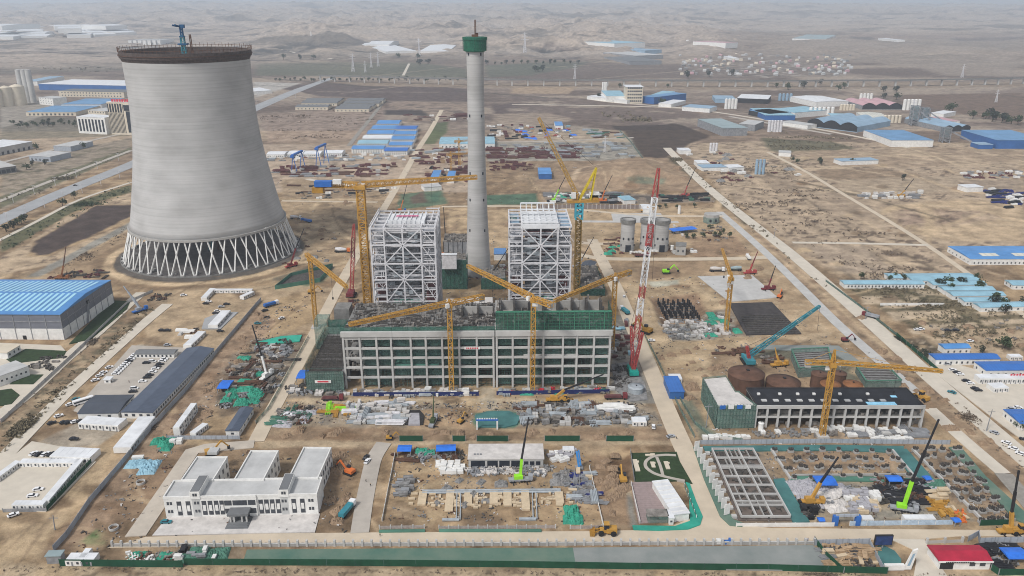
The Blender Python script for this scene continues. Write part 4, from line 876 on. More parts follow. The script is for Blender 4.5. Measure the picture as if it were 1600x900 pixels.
# ------------------------------------------------------------------ tower cranes
def tower_crane(label, base, pytop, tip, counter, col='yellow', mw=2.4, jw=2.0, apex=7, cabsign=True, tiph=None, bands=None, chord=0.42):
    """base: foot of the mast in the photo; tip, counter: jib ends seen at the slewing height"""
    b = G(*base) if len(base) == 2 else base; zt = ZAT(b, pytop)
    r = thing('tower_crane', label, 'tower crane', b)
    L_ = lambda p: (p[0]-b[0], p[1]-b[1], p[2])
    t3 = L_(G(*tip, zt)) if tiph is None else L_(G(*tip, zt+tiph)); c3 = L_(G(*counter, zt))
    part('base', MB().cbox((0, 0, -0.3), (mw*2.6, mw*2.6, 1.6)), 'concrete_light', r)
    ns = max(6, int(zt/4))
    if bands:
        zc = 0
        for f, m_ in bands: part('mast', MB().lattice((0, 0, zc), (0, 0, zt*f), mw, max(3, int((zt*f-zc)/3.6)), chord), m_, r); zc = zt*f
    else: part('mast', MB().lattice((0, 0, 0), (0, 0, zt), mw, ns, chord), col, r)
    part('slewing_unit', MB().cbox((0, 0, zt-1.2), (mw*1.5, mw*1.5, 2.4)), col, r)
    dj = math.hypot(t3[0], t3[1]); u = (t3[0]/dj, t3[1]/dj); v = (-u[1], u[0])
    part('cab', MB().cbox((u[0]*2.4+v[0]*1.9, u[1]*2.4+v[1]*1.9, zt-0.6), (2.2, 1.8, 2.6), math.atan2(u[1], u[0])), 'white_wall', r)
    if cabsign: part('sign_board', MB().cbox((-u[0]*1.8, -u[1]*1.8, zt-3.4), (0.4, 3.4, 2.6), math.pi/2), 'white_wall', r)
    part('jib', MB().lattice((u[0]*1.2, u[1]*1.2, zt+1.6), (t3[0], t3[1], t3[2]+1.6), jw, max(8, int(dj/3.2)), chord*0.85, jw*0.7), col, r)
    dc = math.hypot(c3[0], c3[1]) or 1; w = (c3[0]/dc, c3[1]/dc)
    part('counter_jib', MB().lattice((w[0]*1.2, w[1]*1.2, zt+1.2), (c3[0], c3[1], zt+1.2), jw, max(3, int(dc/3)), chord*0.85), col, r)
    part('counterweight', MB().cbox((c3[0]-w[0]*1.5, c3[1]-w[1]*1.5, zt-1.6), (3.2, 1.8, 3.4), math.atan2(w[1], w[0])), 'concrete', r)
    if apex:
        part('cathead', MB().lattice((0, 0, zt+1), (0, 0, zt+1+apex), mw*0.8, 3, chord*0.9, mw*0.2), col, r)
        pm = MB(); pm.bar((0, 0, zt+apex+0.8), (t3[0]*0.7, t3[1]*0.7, t3[2]+2.4), 0.16); pm.bar((0, 0, zt+apex+0.8), (c3[0]*.9, c3[1]*.9, zt+2), 0.16)
        part('tie_bar', pm, col, r)
    hk = (t3[0]*0.6, t3[1]*0.6)
    part('hook_block', MB().bar((hk[0], hk[1], t3[2]*1.0+1), (hk[0], hk[1], zt*0.72), 0.12).cbox((hk[0], hk[1], zt*0.72-1.6), (0.9, 0.7, 1.6)), 'black_steel', r)
    return r
big = tower_crane('tallest yellow tower crane, thick masted, long level jib, left of the white boilers', (577, 505), 292, (745, 280), (504, 290), 'yellow', 5.2, 3.6, 0, True, chord=0.75, bands=[(0.55, 'yellow_dark'), (0.93, 'yellow'), (1, 'yellow')])
zb = ZAT(G(577, 505), 292)
part('winch', MB().cbox((-26, 0, zb+0.5), (12, 5, 4)), 'blue_paint', big); part('counterweight', MB().cbox((-30, 0, zb-4), (8, 5, 4)), 'yellow_dark', big); part('winch', MB().cbox((-16, 0, zb+2.4), (6, 4, 3)), 'white_wall', big)
tower_crane('yellow tower crane before the left bays of the turbine hall, jib reaching left', (706, 611), 477, (546, 511), (756, 466), 'yellow', 2.6, 2.5, 3, chord=0.55)
tower_crane('yellow tower crane before the right bays of the hall, jib reaching back left', (832, 612), 469, (731, 419), (862, 480), 'yellow', 2.5, 2.6, 2, chord=0.52)
tower_crane('yellow tower crane behind the right end of the hall with its jib swung left', (956, 548), 435, (866, 474), (985, 427), 'yellow', 2.6, 2.4, 3, chord=0.52)
tower_crane('small yellow tower crane beside the left site road, jib pointing down to the right', (494, 512), 405, (542, 452), (479, 400), 'yellow', 2.4, 2.4, 3, chord=0.5)
tower_crane('slim yellow tower crane next to the dark square foundation, jib pointing away', (1134, 520), 436, (1128, 392), (1138, 446), 'yellow', 2.4, 1.8, 4, chord=0.45)
tower_crane('yellow tower crane over the black flat roof, thin level jib reaching right', (1284, 682), 570, (1472, 584), (1258, 569), 'yellow', 2.4, 2.0, 8, chord=0.48)
# crane inside the cooling tower
cz = ZAT(tc, 64); r = thing('tower_crane', 'small blue crane poking out of the top of the cooling tower', 'tower crane', (tc[0]-2, tc[1], 0))
part('mast', MB().lattice((0, 0, 0), (0, 0, ZAT(tc, 56)), 3.0, 40, 0.6), 'teal_blue', r); part('upper_mast', MB().lattice((0, 0, ZAT(tc, 56)), (0, 0, ZAT(tc, 43)), 2.0, 5, 0.55), mat('crane_blue', (0.02, 0.09, 0.2), 0.6, 0.2, 0.3), r)
zc = ZAT(tc, 42); part('jib', MB().bar((0, 0, zc), (-6, -4, zc+1.5), 1.5).cbox((1, 0, zc-1), (4, 3, 3)).bar((0, 0, zc), (-3, -6, zc+2), 1), 'crane_blue', r); part('platform', MB().cbox((0, 0, ZAT(tc, 70)), (8, 6, 1.2)).cbox((0, 0, ZAT(tc, 58)), (4, 4, 1)), 'crane_blue', r)
r = thing('hoist_mast', 'slim brown hoist mast standing inside the rim of the cooling tower', 'mast', (tc[0]+5, tc[1], 0)); part('mast', MB().lattice((0, 0, 0), (0, 0, ZAT(tc, 54)), 1.2, 30, 0.35), 'rust', r)
# luffing crane behind the right boiler
lb = G(901, 452); zt_ = ZAT(lb, 318); r = thing('luffing_crane', 'yellow luffing tower crane with a blue collar beside the right boiler, boom raised', 'tower crane', lb)
part('mast', MB().lattice((0, 0, 0), (0, 0, ZAT(lb, 342)), 4.4, 22, 0.8), mat('ochre_dark', (0.20, 0.125, 0.03), 0.7, 0.3, 0.3), r); part('climbing_collar', MB().lattice((0, 0, ZAT(lb, 342)), (0, 0, ZAT(lb, 316)), 5.6, 3, 1.2).cbox((0, 0, ZAT(lb, 334)), (7, 6, 1.4)).cbox((0, 0, ZAT(lb, 325)), (7, 6, 1.4)), mat('collar_blue', (0.06, 0.36, 0.46), 0.6, 0.2, 0.3), r)
zd = ZAT(lb, 312); part('machinery_deck', MB().cbox((3, 0, zd-2), (26, 6, 2.2), 0.1).cbox((12, 1, zd), (7, 5, 4)).cbox((-3, -2, zd+1), (3.5, 3, 4)), 'yellow', r); part('winch_house', MB().cbox((12, 1, zd+2), (8, 5, 4)).cbox((-5, -3, zd+2), (3.6, 3, 4.5)), 'white_wall', r)
zA = ZAT(lb, 262); part('a_frame', MB().bar((0, -2, zd), (13, -1, zA), 1.4).bar((0, 2, zd), (13, 1, zA), 1.4).bar((9, -2, zd), (13, -1, zA), 1.1).bar((9, 2, zd), (13, 1, zA), 1.1).bar((4, -2, zd+8), (10, 1, zd+9), .6).bar((8, -1, zd+16), (11, 1, zd+16), .6), mat('crane_yellow', (0.56, 0.42, 0.02), 0.5, 0.2, 0.3), r)
bt = ONV(lb, 842, 185); part('boom', MB().lattice((0, 0, zd), (bt[0]-lb[0], 2, bt[2]), 3.0, 22, 0.55, 2.0), mat('boom_ochre', (0.42, 0.25, 0.06), 0.6, 0.3, 0.3), r); part('tie_bar', MB().bar((13, 0, zA), (bt[0]-lb[0], 2, bt[2]), 0.2), 'black_steel', r)
# ------------------------------------------------------------------ crawler cranes with lattice booms
def crawler(label, base, tip, segs, w=2.6, body='teal', lean=14, mast=None, chord=0.55):
    b = G(*base); r = thing('crawler_crane', label, 'crawler crane', b); t_ = ONV((b[0], b[1]+lean), *tip); tp = (t_[0]-b[0], lean, t_[2])
    for sx in (-1, 1): part('track', MB().cbox((sx*3.2, 0, 0), (1.3, 9, 1.6)), 'tyre', r)
    part('body', MB().cbox((0, -1.5, 1.6), (5.4, 9, 3.0)).cbox((-2.2, 4, 1.8), (1.8, 2.4, 2.6)), body, r); part('counterweight', MB().cbox((0, -6.5, 1.8), (6, 2, 2.6)), body, r)
    f0 = 0; p0 = (0, 2, 3)
    for f, m_ in segs:
        part('boom_section', MB().lattice(lerp(p0, tp, f0), lerp(p0, tp, f), w, max(3, int(dist((0, 0), (0, tp[2]*(f-f0)))/w/1.5)), chord, w*(0.45 if f == 1 else 1)), m_, r); f0 = f
    part('hoist_rope', MB().bar(tp, (tp[0]*0.98, tp[1]-4, tp[2]*0.45), 0.14), 'black_steel', r)
    if mast:
        for q in mast: q3 = ONV((b[0], b[1]-3), *q); part('mast', MB().lattice((0, -3, 3), (q3[0]-b[0], -3, q3[2]), 1.8, 8, 0.5, 1.2), 'red', r); part('pendant', MB().bar((q3[0]-b[0], -3, q3[2]), lerp(p0, tp, 0.55), 0.15), 'black_steel', r)
    return r
W_, R_ = 'white_roof', 'red'
crawler('giant crawler crane with a red and white striped lattice boom beside the right site road', (988, 583), (1029, 263), [(0.08, R_), (0.14, W_), (0.27, R_), (0.36, W_), (0.42, R_), (0.62, W_), (0.66, R_), (0.73, R_), (0.86, W_), (1, R_)], 3.2, 'teal', 20, [(986, 510), (1004, 520)], 0.4)
crawler('dark red lattice boom crane behind the left site road near the boilers', (549, 462), (553, 350), [(0.5, R_), (0.8, 'red_dark'), (1, R_)], 2.6, 'red_dark', 5, None, 0.45)
b = G(1168, 566); crawler('teal blue crawler crane with its boom laid low towards the right', (1168, 566), (1281, 478), [(1, 'teal_blue')], 2.6, 'teal_blue', 25, [(1167, 541)], 0.5)
# ------------------------------------------------------------------ truck cranes with telescopic booms
def truck_crane(label, base, mid, tip, col, carrier, rz=0.0, w=1.7, tipcol='black_steel', lean=2.0, s=1.0):
    b = G(*base); r = thing('truck_crane', label, 'truck crane', b); m3 = ONV((b[0], b[1]+lean*0.5), *mid); t3 = ONV((b[0], b[1]+lean), *tip)
    part('carrier', MB().cbox((0, 0, 0.9), (12*s, 2.8*s, 1.0), rz).cbox((5.2*s*math.cos(rz), 5.2*s*math.sin(rz), 1.4), (2.2*s, 2.7*s, 2.2*s), rz), carrier, r)
    wh = MB()
    for k in (-4.6, -3.2, 0.4, 2, 4.6):
        for sy in (-1, 1):
            x, y = k*s, sy*1.2*s; wh.tube((x*math.cos(rz)-(y-.2)*math.sin(rz), x*math.sin(rz)+(y-.2)*math.cos(rz), 0.6), (x*math.cos(rz)-(y+.2)*math.sin(rz), x*math.sin(rz)+(y+.2)*math.cos(rz), 0.6), 0.65, n=8)
    part('wheels', wh, 'tyre', r); og = MB()
    for k in (-4, 3): og.bar((k*s*math.cos(rz)+4*math.sin(rz), k*s*math.sin(rz)-4*math.cos(rz), 0.6), (k*s*math.cos(rz)-4*math.sin(rz), k*s*math.sin(rz)+4*math.cos(rz), 0.6), 0.4)
    part('outrigger', og, 'black_steel', r)
    part('upper_body', MB().cbox((-1*math.cos(rz), -1*math.sin(rz), 1.9), (4.4*s, 2.6*s, 1.9), rz), col, r)
    M3 = (m3[0]-b[0], lean*0.5, m3[2]); T3 = (t3[0]-b[0], lean, t3[2])
    w *= 0.72; part('boom', MB().bar((0, 0, 3), M3, w, w*1.1), col, r); k2 = lerp(M3, T3, 0.5)
    part('boom_extension', MB().bar(M3, k2, w*0.72).bar(k2, T3, w*0.5), tipcol, r)
    return r
truck_crane('lime green truck crane with a thin upright boom in front of the low white building', (813, 752), (815, 717), (826, 652), 'lime', 'grey_steel', 0.1, 1.9)
truck_crane('bright lime truck crane with a long black boom in the pile yard', (1411, 798), (1425, 752), (1467, 655), 'lime', 'grey_steel', -0.3, 1.9, lean=3)
truck_crane('yellow truck crane lifting under the blue canopy in the pile yard', (1267, 787), (1282, 754), (1310, 714), 'yellow', 'yellow', 0.0, 1.8)
truck_crane('yellow truck crane at the right edge with a dark upright boom', (1578, 833), (1581, 800), (1592, 735), 'yellow', 'yellow', 0.0, 2.0)
truck_crane('yellow truck crane on the haul road before the hall, black boom slanting right', (868, 627), (882, 609), (943, 585), 'yellow', 'yellow', 0.0, 1.7)
truck_crane('green mobile pump crane standing in the bare yard before the hall', (677, 662), (677, 640), (678, 614), 'leaf', 'grey_steel', 1.4, 1.2, 'leaf')
truck_crane('white truck crane among the green covered stacks left of the road', (417, 590), (409, 556), (394, 508), 'white_wall', 'white_wall', 1.2, 1.7)
truck_crane('dark red truck crane working at the foot of the cooling tower', (455, 417), (462, 388), (475, 357), 'red_dark', 'red', 0.8, 1.8)
truck_crane('grey blue truck crane behind the large blue roofed warehouse', (219, 487), (207, 465), (193, 447), 'fence_grey', 'blue_paint', 0.9, 2.0, 'fence_grey')
truck_crane('green truck crane among the rear steel stacks behind the boilers', (866, 315), (873, 296), (885, 273), 'lime', 'grey_steel', 0, 1.5)
truck_crane('orange truck crane among the rear steel stacks right of the luffing crane', (940, 315), (945, 297), (957, 273), 'orange', 'orange', 0, 1.5)
truck_crane('red truck crane at the far steel yard near the earth mound', (1069, 307), (1074, 290), (1087, 262), 'red', 'red', 0, 1.5)
truck_crane('red truck crane in the dirt lot right of the silos', (1171, 428), (1176, 412), (1184, 393), 'red', 'red', 0.2, 1.5, 'red_dark')
truck_crane('truck crane with a black slanting boom between the right boiler and the road', (904, 417), (910, 403), (928, 370), 'grey_steel', 'grey_steel', 0.4, 1.3)
truck_crane('dark red truck crane at the foot of the chimney', (763, 440), (770, 425), (794, 388), 'red_dark', 'red', 0.3, 1.5)
truck_crane('orange truck crane on the access road behind the left boiler', (697, 400), (696, 370), (693, 324), 'orange', 'orange', 0.5, 1.6)
truck_crane('orange truck crane behind the blue roofed warehouse by the ring road', (97, 436), (99, 415), (103, 385), 'rust_orange', 'rust_orange', 0, 1.6, 'rust')
truck_crane('yellow truck crane over the pale slabs in the far right field', (1406, 308), (1414, 297), (1428, 279), 'yellow', 'yellow', 0.2, 1.4)
truck_crane('red lattice truck crane on the dirt track by the dark foundation', (1200, 453), (1205, 435), (1212, 415), 'red_dark', 'red_dark', 0.2, 1.3)
truck_crane('orange truck crane by the green lined pond north of the left boiler', (626, 331), (630, 312), (637, 283), 'orange', 'blue_paint', 0.2, 1.4)
truck_crane('orange yellow loader crane beside the covered tanks', (1217, 572), (1214, 556), (1211, 543), 'yellow', 'yellow', 0.2, 1.6, 'yellow')
# ------------------------------------------------------------------ buildings
WIN = {}
def winmesh(w, h, m='window_grey'):
    k = (round(w, 1), round(h, 1), m)
    if k not in WIN: WIN[k] = MB().box(-w/2, w/2, -0.09, 0.05, -h/2, h/2).mesh('window', m)
    return WIN[k]
def house(label, FL, FR, BL, h, wall='white_wall', roofm='roof_blue', roof='flat', name='building', cat='building', win=None, side=None, group=None, rise=None, over=0.35, z=0.0, sidex=None, base=-.6, wm='window_grey', par=0.9, rot=None, length=None, depth=None):
    """rectangular building from three eave corners seen in the photo at height h; win=(count, rows, w, h, sill[, from, to]) on the front, side=... on the end in view"""
    a, b, c = G(*FL, z+h), G(*FR, z+h), G(*BL, z+h); Lx = length or dist(a, b); rz = ang(a, b) if rot is None else rot
    n_ = (-math.sin(rz), math.cos(rz)); Wy = depth or ((c[0]-a[0])*n_[0]+(c[1]-a[1])*n_[1]); Wy = max(Wy, 2)
    r = thing(name, label, cat, (a[0], a[1], z), rz, group)
    hw = h-(0.25 if roof != 'parapet' else 0)
    part('wall', MB().box(0, Lx, 0, Wy, base, hw), wall, r)
    o = over; rs = rise if rise is not None else min(Wy, 14)*0.12
    if roof == 'flat': part('roof', MB().box(-o, Lx+o, -o, Wy+o, hw, h+0.15), roofm, r)
    elif roof == 'parapet':
        part('roof', MB().box(0.45, Lx-0.45, 0.45, Wy-0.45, h, h+0.12), roofm, r)
        p_ = MB(); p_.box(-.12, Lx+.12, -.12, .42, h-0.3, h+par); p_.box(-.12, Lx+.12, Wy-.42, Wy+.12, h-0.3, h+par); p_.box(-.12, .42, .42, Wy-.42, h-0.3, h+par); p_.box(Lx-.42, Lx+.12, .42, Wy-.42, h-0.3, h+par)
        part('parapet', p_, wall, r)
    elif roof == 'gable':     # ridge along the front
        part('roof', MB().add([(-o,-o,hw),(Lx+o,-o,hw),(Lx+o,Wy/2,h+rs),(-o,Wy/2,h+rs),(Lx+o,Wy+o,hw),(-o,Wy+o,hw),(-o,-o,hw-0.2),(Lx+o,-o,hw-0.2),(Lx+o,Wy+o,hw-0.2),(-o,Wy+o,hw-0.2)],
            [(0,1,2,3),(3,2,4,5),(0,3,5,9,6),(1,7,8,4,2),(6,7,1,0),(9,5,4,8),(6,9,8,7)]), roofm, r)
    elif roof == 'gabley':
        part('roof', MB().add([(-o,-o,hw),(Lx/2,-o,h+rs),(Lx/2,Wy+o,h+rs),(-o,Wy+o,hw),(Lx+o,-o,hw),(Lx+o,Wy+o,hw),(-o,-o,hw-.2),(-o,Wy+o,hw-.2),(Lx+o,-o,hw-.2),(Lx+o,Wy+o,hw-.2)],
            [(0,1,2,3),(1,4,5,2),(6,8,4,1,0),(3,2,5,9,7),(0,3,7,6),(4,8,9,5),(6,7,9,8)]), roofm, r)
    elif roof == 'arch':      # several barrel vaults along the front, ridge running back
        nv = max(1, rise or 3); mb = MB(); dk = MB()
        for v in range(nv):
            x0, x1 = Lx*v/nv, Lx*(v+1)/nv; st = [(x0+(x1-x0)*k/10, h+math.sin(math.pi*k/10)*min(7, (x1-x0)*0.2)) for k in range(11)]
            for p, q in zip(st, st[1:]):
                mb.add([(p[0],-o,p[1]),(q[0],-o,q[1]),(q[0],Wy+o,q[1]),(p[0],Wy+o,p[1])], [(0,1,2,3)]); dk.add([(p[0],-.05,1),(q[0],-.05,1),(q[0],-.05,q[1]-.4),(p[0],-.05,p[1]-.4)], [(0,1,2,3)])
        part('roof', mb, roofm, r); part('open_front', dk, 'black_steel', r)
    if win:
        n, rows, w, wh, sill = win[:5]; f0, f1 = (win[5], win[6]) if len(win) > 5 else (0.03, 0.97)
        for k in range(n):
            for j in range(rows):
                part('window', winmesh(w, wh, wm), None, r, loc=(Lx*(f0+(f1-f0)*(k+0.5)/n), 0, sill+wh/2+j*(hw-0.3)/rows))
    if side:
        n, rows, w, wh, sill = side[:5]; left = (a[0] > 0) if sidex is None else sidex == 'l'
        for k in range(n):
            for j in range(rows):
                part('window', winmesh(w, wh, wm), None, r, loc=((0 if left else Lx), Wy*(k+0.5)/n, sill+wh/2+j*(hw-0.3)/rows), rz=-math.pi/2 if left else math.pi/2)
    r['dims'] = (Lx, Wy, h)
    return r
# --- white three-winged office building in the foreground
p0, p1 = G(259, 809), G(496, 804); hh = ZAT(p0, 779)
f = house('long white two storey office block with tall dark windows in the left foreground', (255, 779), (495, 773.5), (272, 752.5), hh, 'white_wall', 'roof_grey', 'parapet', 'office_block', 'office building')
Lx, Wy, _ = f['dims']
def fx(x): return (x-85)/1182*Lx
mid = (winmesh(1.5, 2.6, 'glass_dark'), MB().box(-0.75, 0.75, -0.16, 0, -1.2, 1.2).mesh('panel', 'white_wall'))
tall = MB().box(-1.05, 1.05, -0.1, 0.05, -hh*0.36, hh*0.36).mesh('window', 'window_grey'); tpan = MB().box(-.7, .7, -0.2, 0.0, -1.6, 1.6).mesh('window_panel', 'white_wall')
for x in (198, 268, 390, 437, 484, 527, 828, 872, 916, 962, 1083, 1150):
    w_ = part('window', tall, None, f, loc=(fx(x), 0, hh*0.47)); o = bpy.data.objects.new('panel', tpan); COL.objects.link(o); o.parent = w_
for x in (125, 1217, 335, 1010):
    for zz in (0.24, 0.66):
        for d in (-0.7, 0.7): part('window', winmesh(1.0, 1.6), None, f, loc=(fx(x)+d, 0, hh*zz+.8))
for x in (565, 592, 630, 657, 684, 711, 748, 776):
    for zz in (0.24, 0.66):
        if zz < 0.5 and 610 < x < 730: continue
        part('window', winmesh(1.7, 2.6), None, f, loc=(fx(x), -0.9 if 545 < x < 790 else 0, hh*zz+1))
part('centre_bay', MB().box(fx(548), fx(798), -0.8, 0.2, 0, hh+1.1), 'white_wall', f)
part('grey_panel', MB().box(fx(300), fx(362), -0.06, 0, 0, hh*0.98).box(fx(984), fx(1040), -0.06, 0, 0, hh*0.98), 'roof_grey', f)
part('entrance_canopy', MB().box(fx(592), fx(752), -6.5, -0.9, 4.4, 5.5), 'roof_grey_dark', f); part('entrance_doors', MB().box(fx(635), fx(735), -1.1, -0.85, 0.3, 4.0), 'window_grey', f)
for x in (612, 640, 700, 735): part('canopy_column', MB().box(fx(x)-0.35, fx(x)+0.35, -6, -5.3, 0, 4.4), 'concrete_light', f)
sm_ = MB()
for k in range(5): sm_.box(fx(605)-k*0.4, fx(742)+k*0.4, -7.5-k*0.9, -1.2, -0.1, 0.9-k*0.18)
part('steps', sm_, 'roof_grey_dark', f)
for x in (330, 1012):
    part('stair_tower', MB().box(fx(x-38), fx(x+38), -0.35, Wy-0.3, hh-0.6, hh+3.4), 'white_wall', f); part('stair_roof', MB().box(fx(x-34), fx(x+34), 0, Wy-0.7, hh+3.4, hh+3.55), 'roof_grey_dark', f)
    for d in (-0.5, 0.6): part('window', winmesh(0.9, 1.5), None, f, loc=(fx(x)+d, -0.35, hh+1.8))
for lab, FL, FR, BL, n in (('left hand flat roofed white wing behind the office block, shortest of the three', (283, 752), (333, 752), (305, 715.5), 4), ('middle flat roofed white wing behind the office block', (366, 751), (412, 751), (390, 706), 5), ('right hand flat roofed white wing of the office block, longest, with windows along its side', (451, 748), (497, 748.5), (471, 700.5), 7)):
    w_ = house(lab, FL, FR, BL, hh+0.2, 'white_wall', 'roof_grey', 'parapet', 'office_wing', 'office wing', side=(n, 2, 1.6, 2.4, 1.5), sidex='r')
    if n == 4: part('roof_light', MB().box(4, 9, 24, 29, hh, hh+1.5), 'roof_grey', w_)
# --- large blue roofed warehouse
hb_ = ZAT(G(98, 530), 490); a, b, c = G(93, 490.5, hb_), G(-45, 490.5, hb_), G(172, 437, hb_)
wv = np.subtract(c, a)[:2]; wr = thing('warehouse', 'large warehouse with a blue striped roof and grey louvred walls at the left edge', 'warehouse', (a[0], a[1], 0), math.atan2(wv[1], wv[0])-math.pi/2)
Wd, Ld = float(np.hypot(*wv)), 95
part('wall', MB().box(-Ld, 0, 0, Wd, -0.6, hb_*0.42), 'white_wall', wr); part('louvre_wall', MB().box(-Ld+.1, -0.1, 0.1, Wd-.1, hb_*0.42, hb_-0.4), 'louvre_grey', wr)
part('roof', MB().add([(-Ld, -0.6, hb_-.4), (0.6, -0.6, hb_-.4), (0.6, Wd+.6, hb_-.4), (-Ld, Wd+.6, hb_-.4), (-Ld, Wd/2, hb_+2.6), (0.6, Wd/2, hb_+2.6)], [(0,1,5,4),(4,5,2,3),(1,2,5),(0,4,3),(3,2,1,0)]), mat('roof_azure', (0.085, 0.25, 0.53), 0.5, 0.2, 0.07), wr)
sk = lambda y: hb_-.4+3*(1-abs(y-Wd/2)/(Wd/2+.6))
for k in range(20):
    x = -7-k*4.3
    for y0, y1 in ((5, Wd/2-1.5), (Wd/2+1.5, Wd-5)): part('skylight', MB().add([(x-1.1, y0, sk(y0)+.12), (x+1.1, y0, sk(y0)+.12), (x+1.1, y1, sk(y1)+.12), (x-1.1, y1, sk(y1)+.12)], [(0,1,2,3)]), 'skylight', wr)
for k in range(9):
    part('mullion', MB().box(-0.05, 0.15, k*Wd/8-0.3, k*Wd/8+.3, 0, hb_-.5), 'mid_steel', wr)
    part('mullion', MB().box(-k*11.5-.3, -k*11.5+.3, -.15, .05, 0, hb_-.5), 'mid_steel', wr)
part('wall_band', MB().box(-Ld, .12, -.12, Wd, hb_*0.68, hb_*0.71), 'mid_steel', wr); part('door', MB().box(-30, -27.5, -.2, 0, 0, 3), 'black_steel', wr); part('access_ladder', MB().bar((0.6, Wd*0.42, 0), (0.6, Wd*.5, hb_*0.8), 1.2), 'mid_steel', wr); part('vent', MB().box(0, .7, Wd*.48, Wd*.52, hb_*.7, hb_*.82), 'black_steel', wr)
# --- offices and cabins of the site compound on the left
house('very long slate blue gabled site office beside the grey fence', (189, 643), (238, 644), (282, 543), 4.2, 'white_wall', 'roof_slate_blue', 'gabley', 'site_office', 'office', win=(4, 1, 1.8, 1.6, 1.2), side=(30, 1, 1.5, 1.5, 1.2), sidex='r', rise=1.3)
house('shorter slate grey gabled office with a white bus parked at its left end', (121, 645.5), (184, 644.5), (152, 617), 4.2, 'white_wall', 'roof_slate_dark', 'gable', 'site_office', 'office', win=(2, 1, 1.8, 1.6, 1.2, .4, .9), side=(3, 1, 1.5, 1.5, 1.2), sidex='r', rise=1.2)
house('grey roofed row of white site rooms closing the far side of the car yard', (210, 552.5), (271, 552.5), (223, 545.5), 3.4, 'white_wall', 'roof_grey_dark', 'gable', 'site_office', 'office', win=(9, 1, 1.2, 1.6, 0.9), rise=.8)
house('small white and blue office at the left edge below the blue warehouse', (-30, 549), (11, 551), (-14, 537), 5, 'white_wall', 'cream_wall', 'flat', 'gate_office', 'office', side=(3, 1, 1.2, 1.6, 2), sidex='r')
house('white flat roofed two storey building with small windows at the left edge', (-12, 592), (44, 572), (0, 572), 7, 'white_wall', 'roof_grey', 'flat', 'office', 'office', win=(7, 1, 1.1, 1.2, 3), over=.1)
house('tiny white guard booth at the entrance of the car yard', (162, 593), (171, 593), (165, 590), 3, 'white_wall', 'white_roof', 'flat', 'guard_booth', 'booth', win=(1, 1, 1.4, 1.2, 1), rot=0.0, length=4, depth=4)
CAB = thing('site_cabin', 'white site cabin', 'cabin')
part('body', MB().box(-3, 3, -1.5, 1.5, 0, 2.75), 'white_wall', CAB); part('roof', MB().box(-2.94, 2.94, -1.42, 1.42, 2.75, 2.9), 'white_roof', CAB); part('window', MB().box(-1.9, -0.5, -1.58, -1.45, 1.0, 2.1), 'window_grey', CAB); part('door', MB().box(0.8, 1.8, -1.57, -1.45, 0.05, 2.15), 'mid_steel', CAB)
CABN = [0]
def cabin(p, rz, label, group, s=(1, 1, 1)):
    CABN[0] += 1
    if CABN[0] == 1: r = CAB; r.location = p; r.rotation_euler = (0, 0, rz); r['label'] = label; r['group'] = group; r.scale = s; return r
    return dup(CAB, p, rz, label, group, s)
def cabins(a, b, n, label, group=None, two=1, flip=0, deep=1.0, tall=1.0, z=0):
    p, q = G(*a), G(*b); rz = ang(p, q); L_ = dist(p, q); group = group or label
    for k in range(n):
        for t in range(two):
            c = lerp(p, q, (k+0.5)/n); cabin((c[0], c[1], z+t*2.9*tall), rz+math.pi*flip, label, group, (L_/n/6.05, deep, tall))
cabins((131, 664), (193, 668), 6, 'white site cabin in the row facing the small yard below the slate offices', deep=3.0, tall=1.3)
cabins((192, 708), (231, 659), 9, 'white site cabin in the slanting row beside the grey fence', deep=3.2, tall=1.25)
cabins((88, 714), (150, 717), 6, 'white site cabin in the row left of the dark green fence', deep=3.3, tall=1.25)
cabins((34, 727), (124, 727), 8, 'white cabin in the back row of the walled lower left yard', deep=1.4)
cabins((72, 790), (129, 722), 11, 'white cabin in the slanting side row of the walled lower left yard', deep=1.3, flip=0)
cabins((23, 793), (72, 793), 4, 'white cabin in the front row of the walled lower left yard', deep=1.3)
cabins((-8, 755), (30, 727), 5, 'white cabin in the left row of the walled lower left yard', deep=1.2)
cabins((293, 545), (316, 523), 5, 'white cabin in the stepped row above the long slate roof', deep=2.0)
cabins((333, 513), (354, 490), 5, 'white cabin behind the grey car park left of the road', deep=2.4)
cabins((336, 457), (395, 457), 7, 'white cabin in the long row south of the ring road', deep=1.2)
cabins((319, 470), (333, 455), 3, 'white cabin at the left end of the laydown row', deep=1.6); cabins((378, 468), (395, 460), 3, 'white cabin at the right end of the laydown row', deep=1.4)
cabins((277, 682), (305, 643), 4, 'double stacked white cabin by the grey fence below the long office', two=2, deep=1.2); cabins((302, 683), (322, 668), 3, 'low white cabin beside the double stacked cabins', deep=1.3)
cabins((879, 707), (897, 707), 2, 'white cabin pair right of the low white building', deep=1.4); cabins((1335, 816), (1362, 816), 3, 'white container behind the banner wall near the blue gate', deep=1.1); cabins((1410, 815), (1458, 815), 4, 'white container behind the banner wall right of the lime crane', deep=1.1)
cabins((987, 662), (1009, 662), 2, 'white cabin at the right end of the material yard', deep=2.0)
cabins((108, 878), (152, 878), 3, 'white cabin with a green roofed neighbour in the bottom left corner', deep=1.8); cabins((130, 872), (140, 872), 1, 'green roofed cabin in the bottom left corner', deep=2.2)
house('white gabled shed with a slate blue roof near the grey fence', (352, 672), (373, 672), (366, 637), 4, 'white_wall', 'roof_slate_blue', 'gabley', 'shed', 'shed', side=(4, 1, 1.2, 1.2, 1.2), win=(1, 1, 1.6, 1.2, 1.2), rise=1)
house('small grey green flat roofed hut in the bottom left corner', (71, 869), (94, 868), (76, 861), 4, 'mid_steel', 'roof_green_grey', 'flat', 'hut', 'hut')
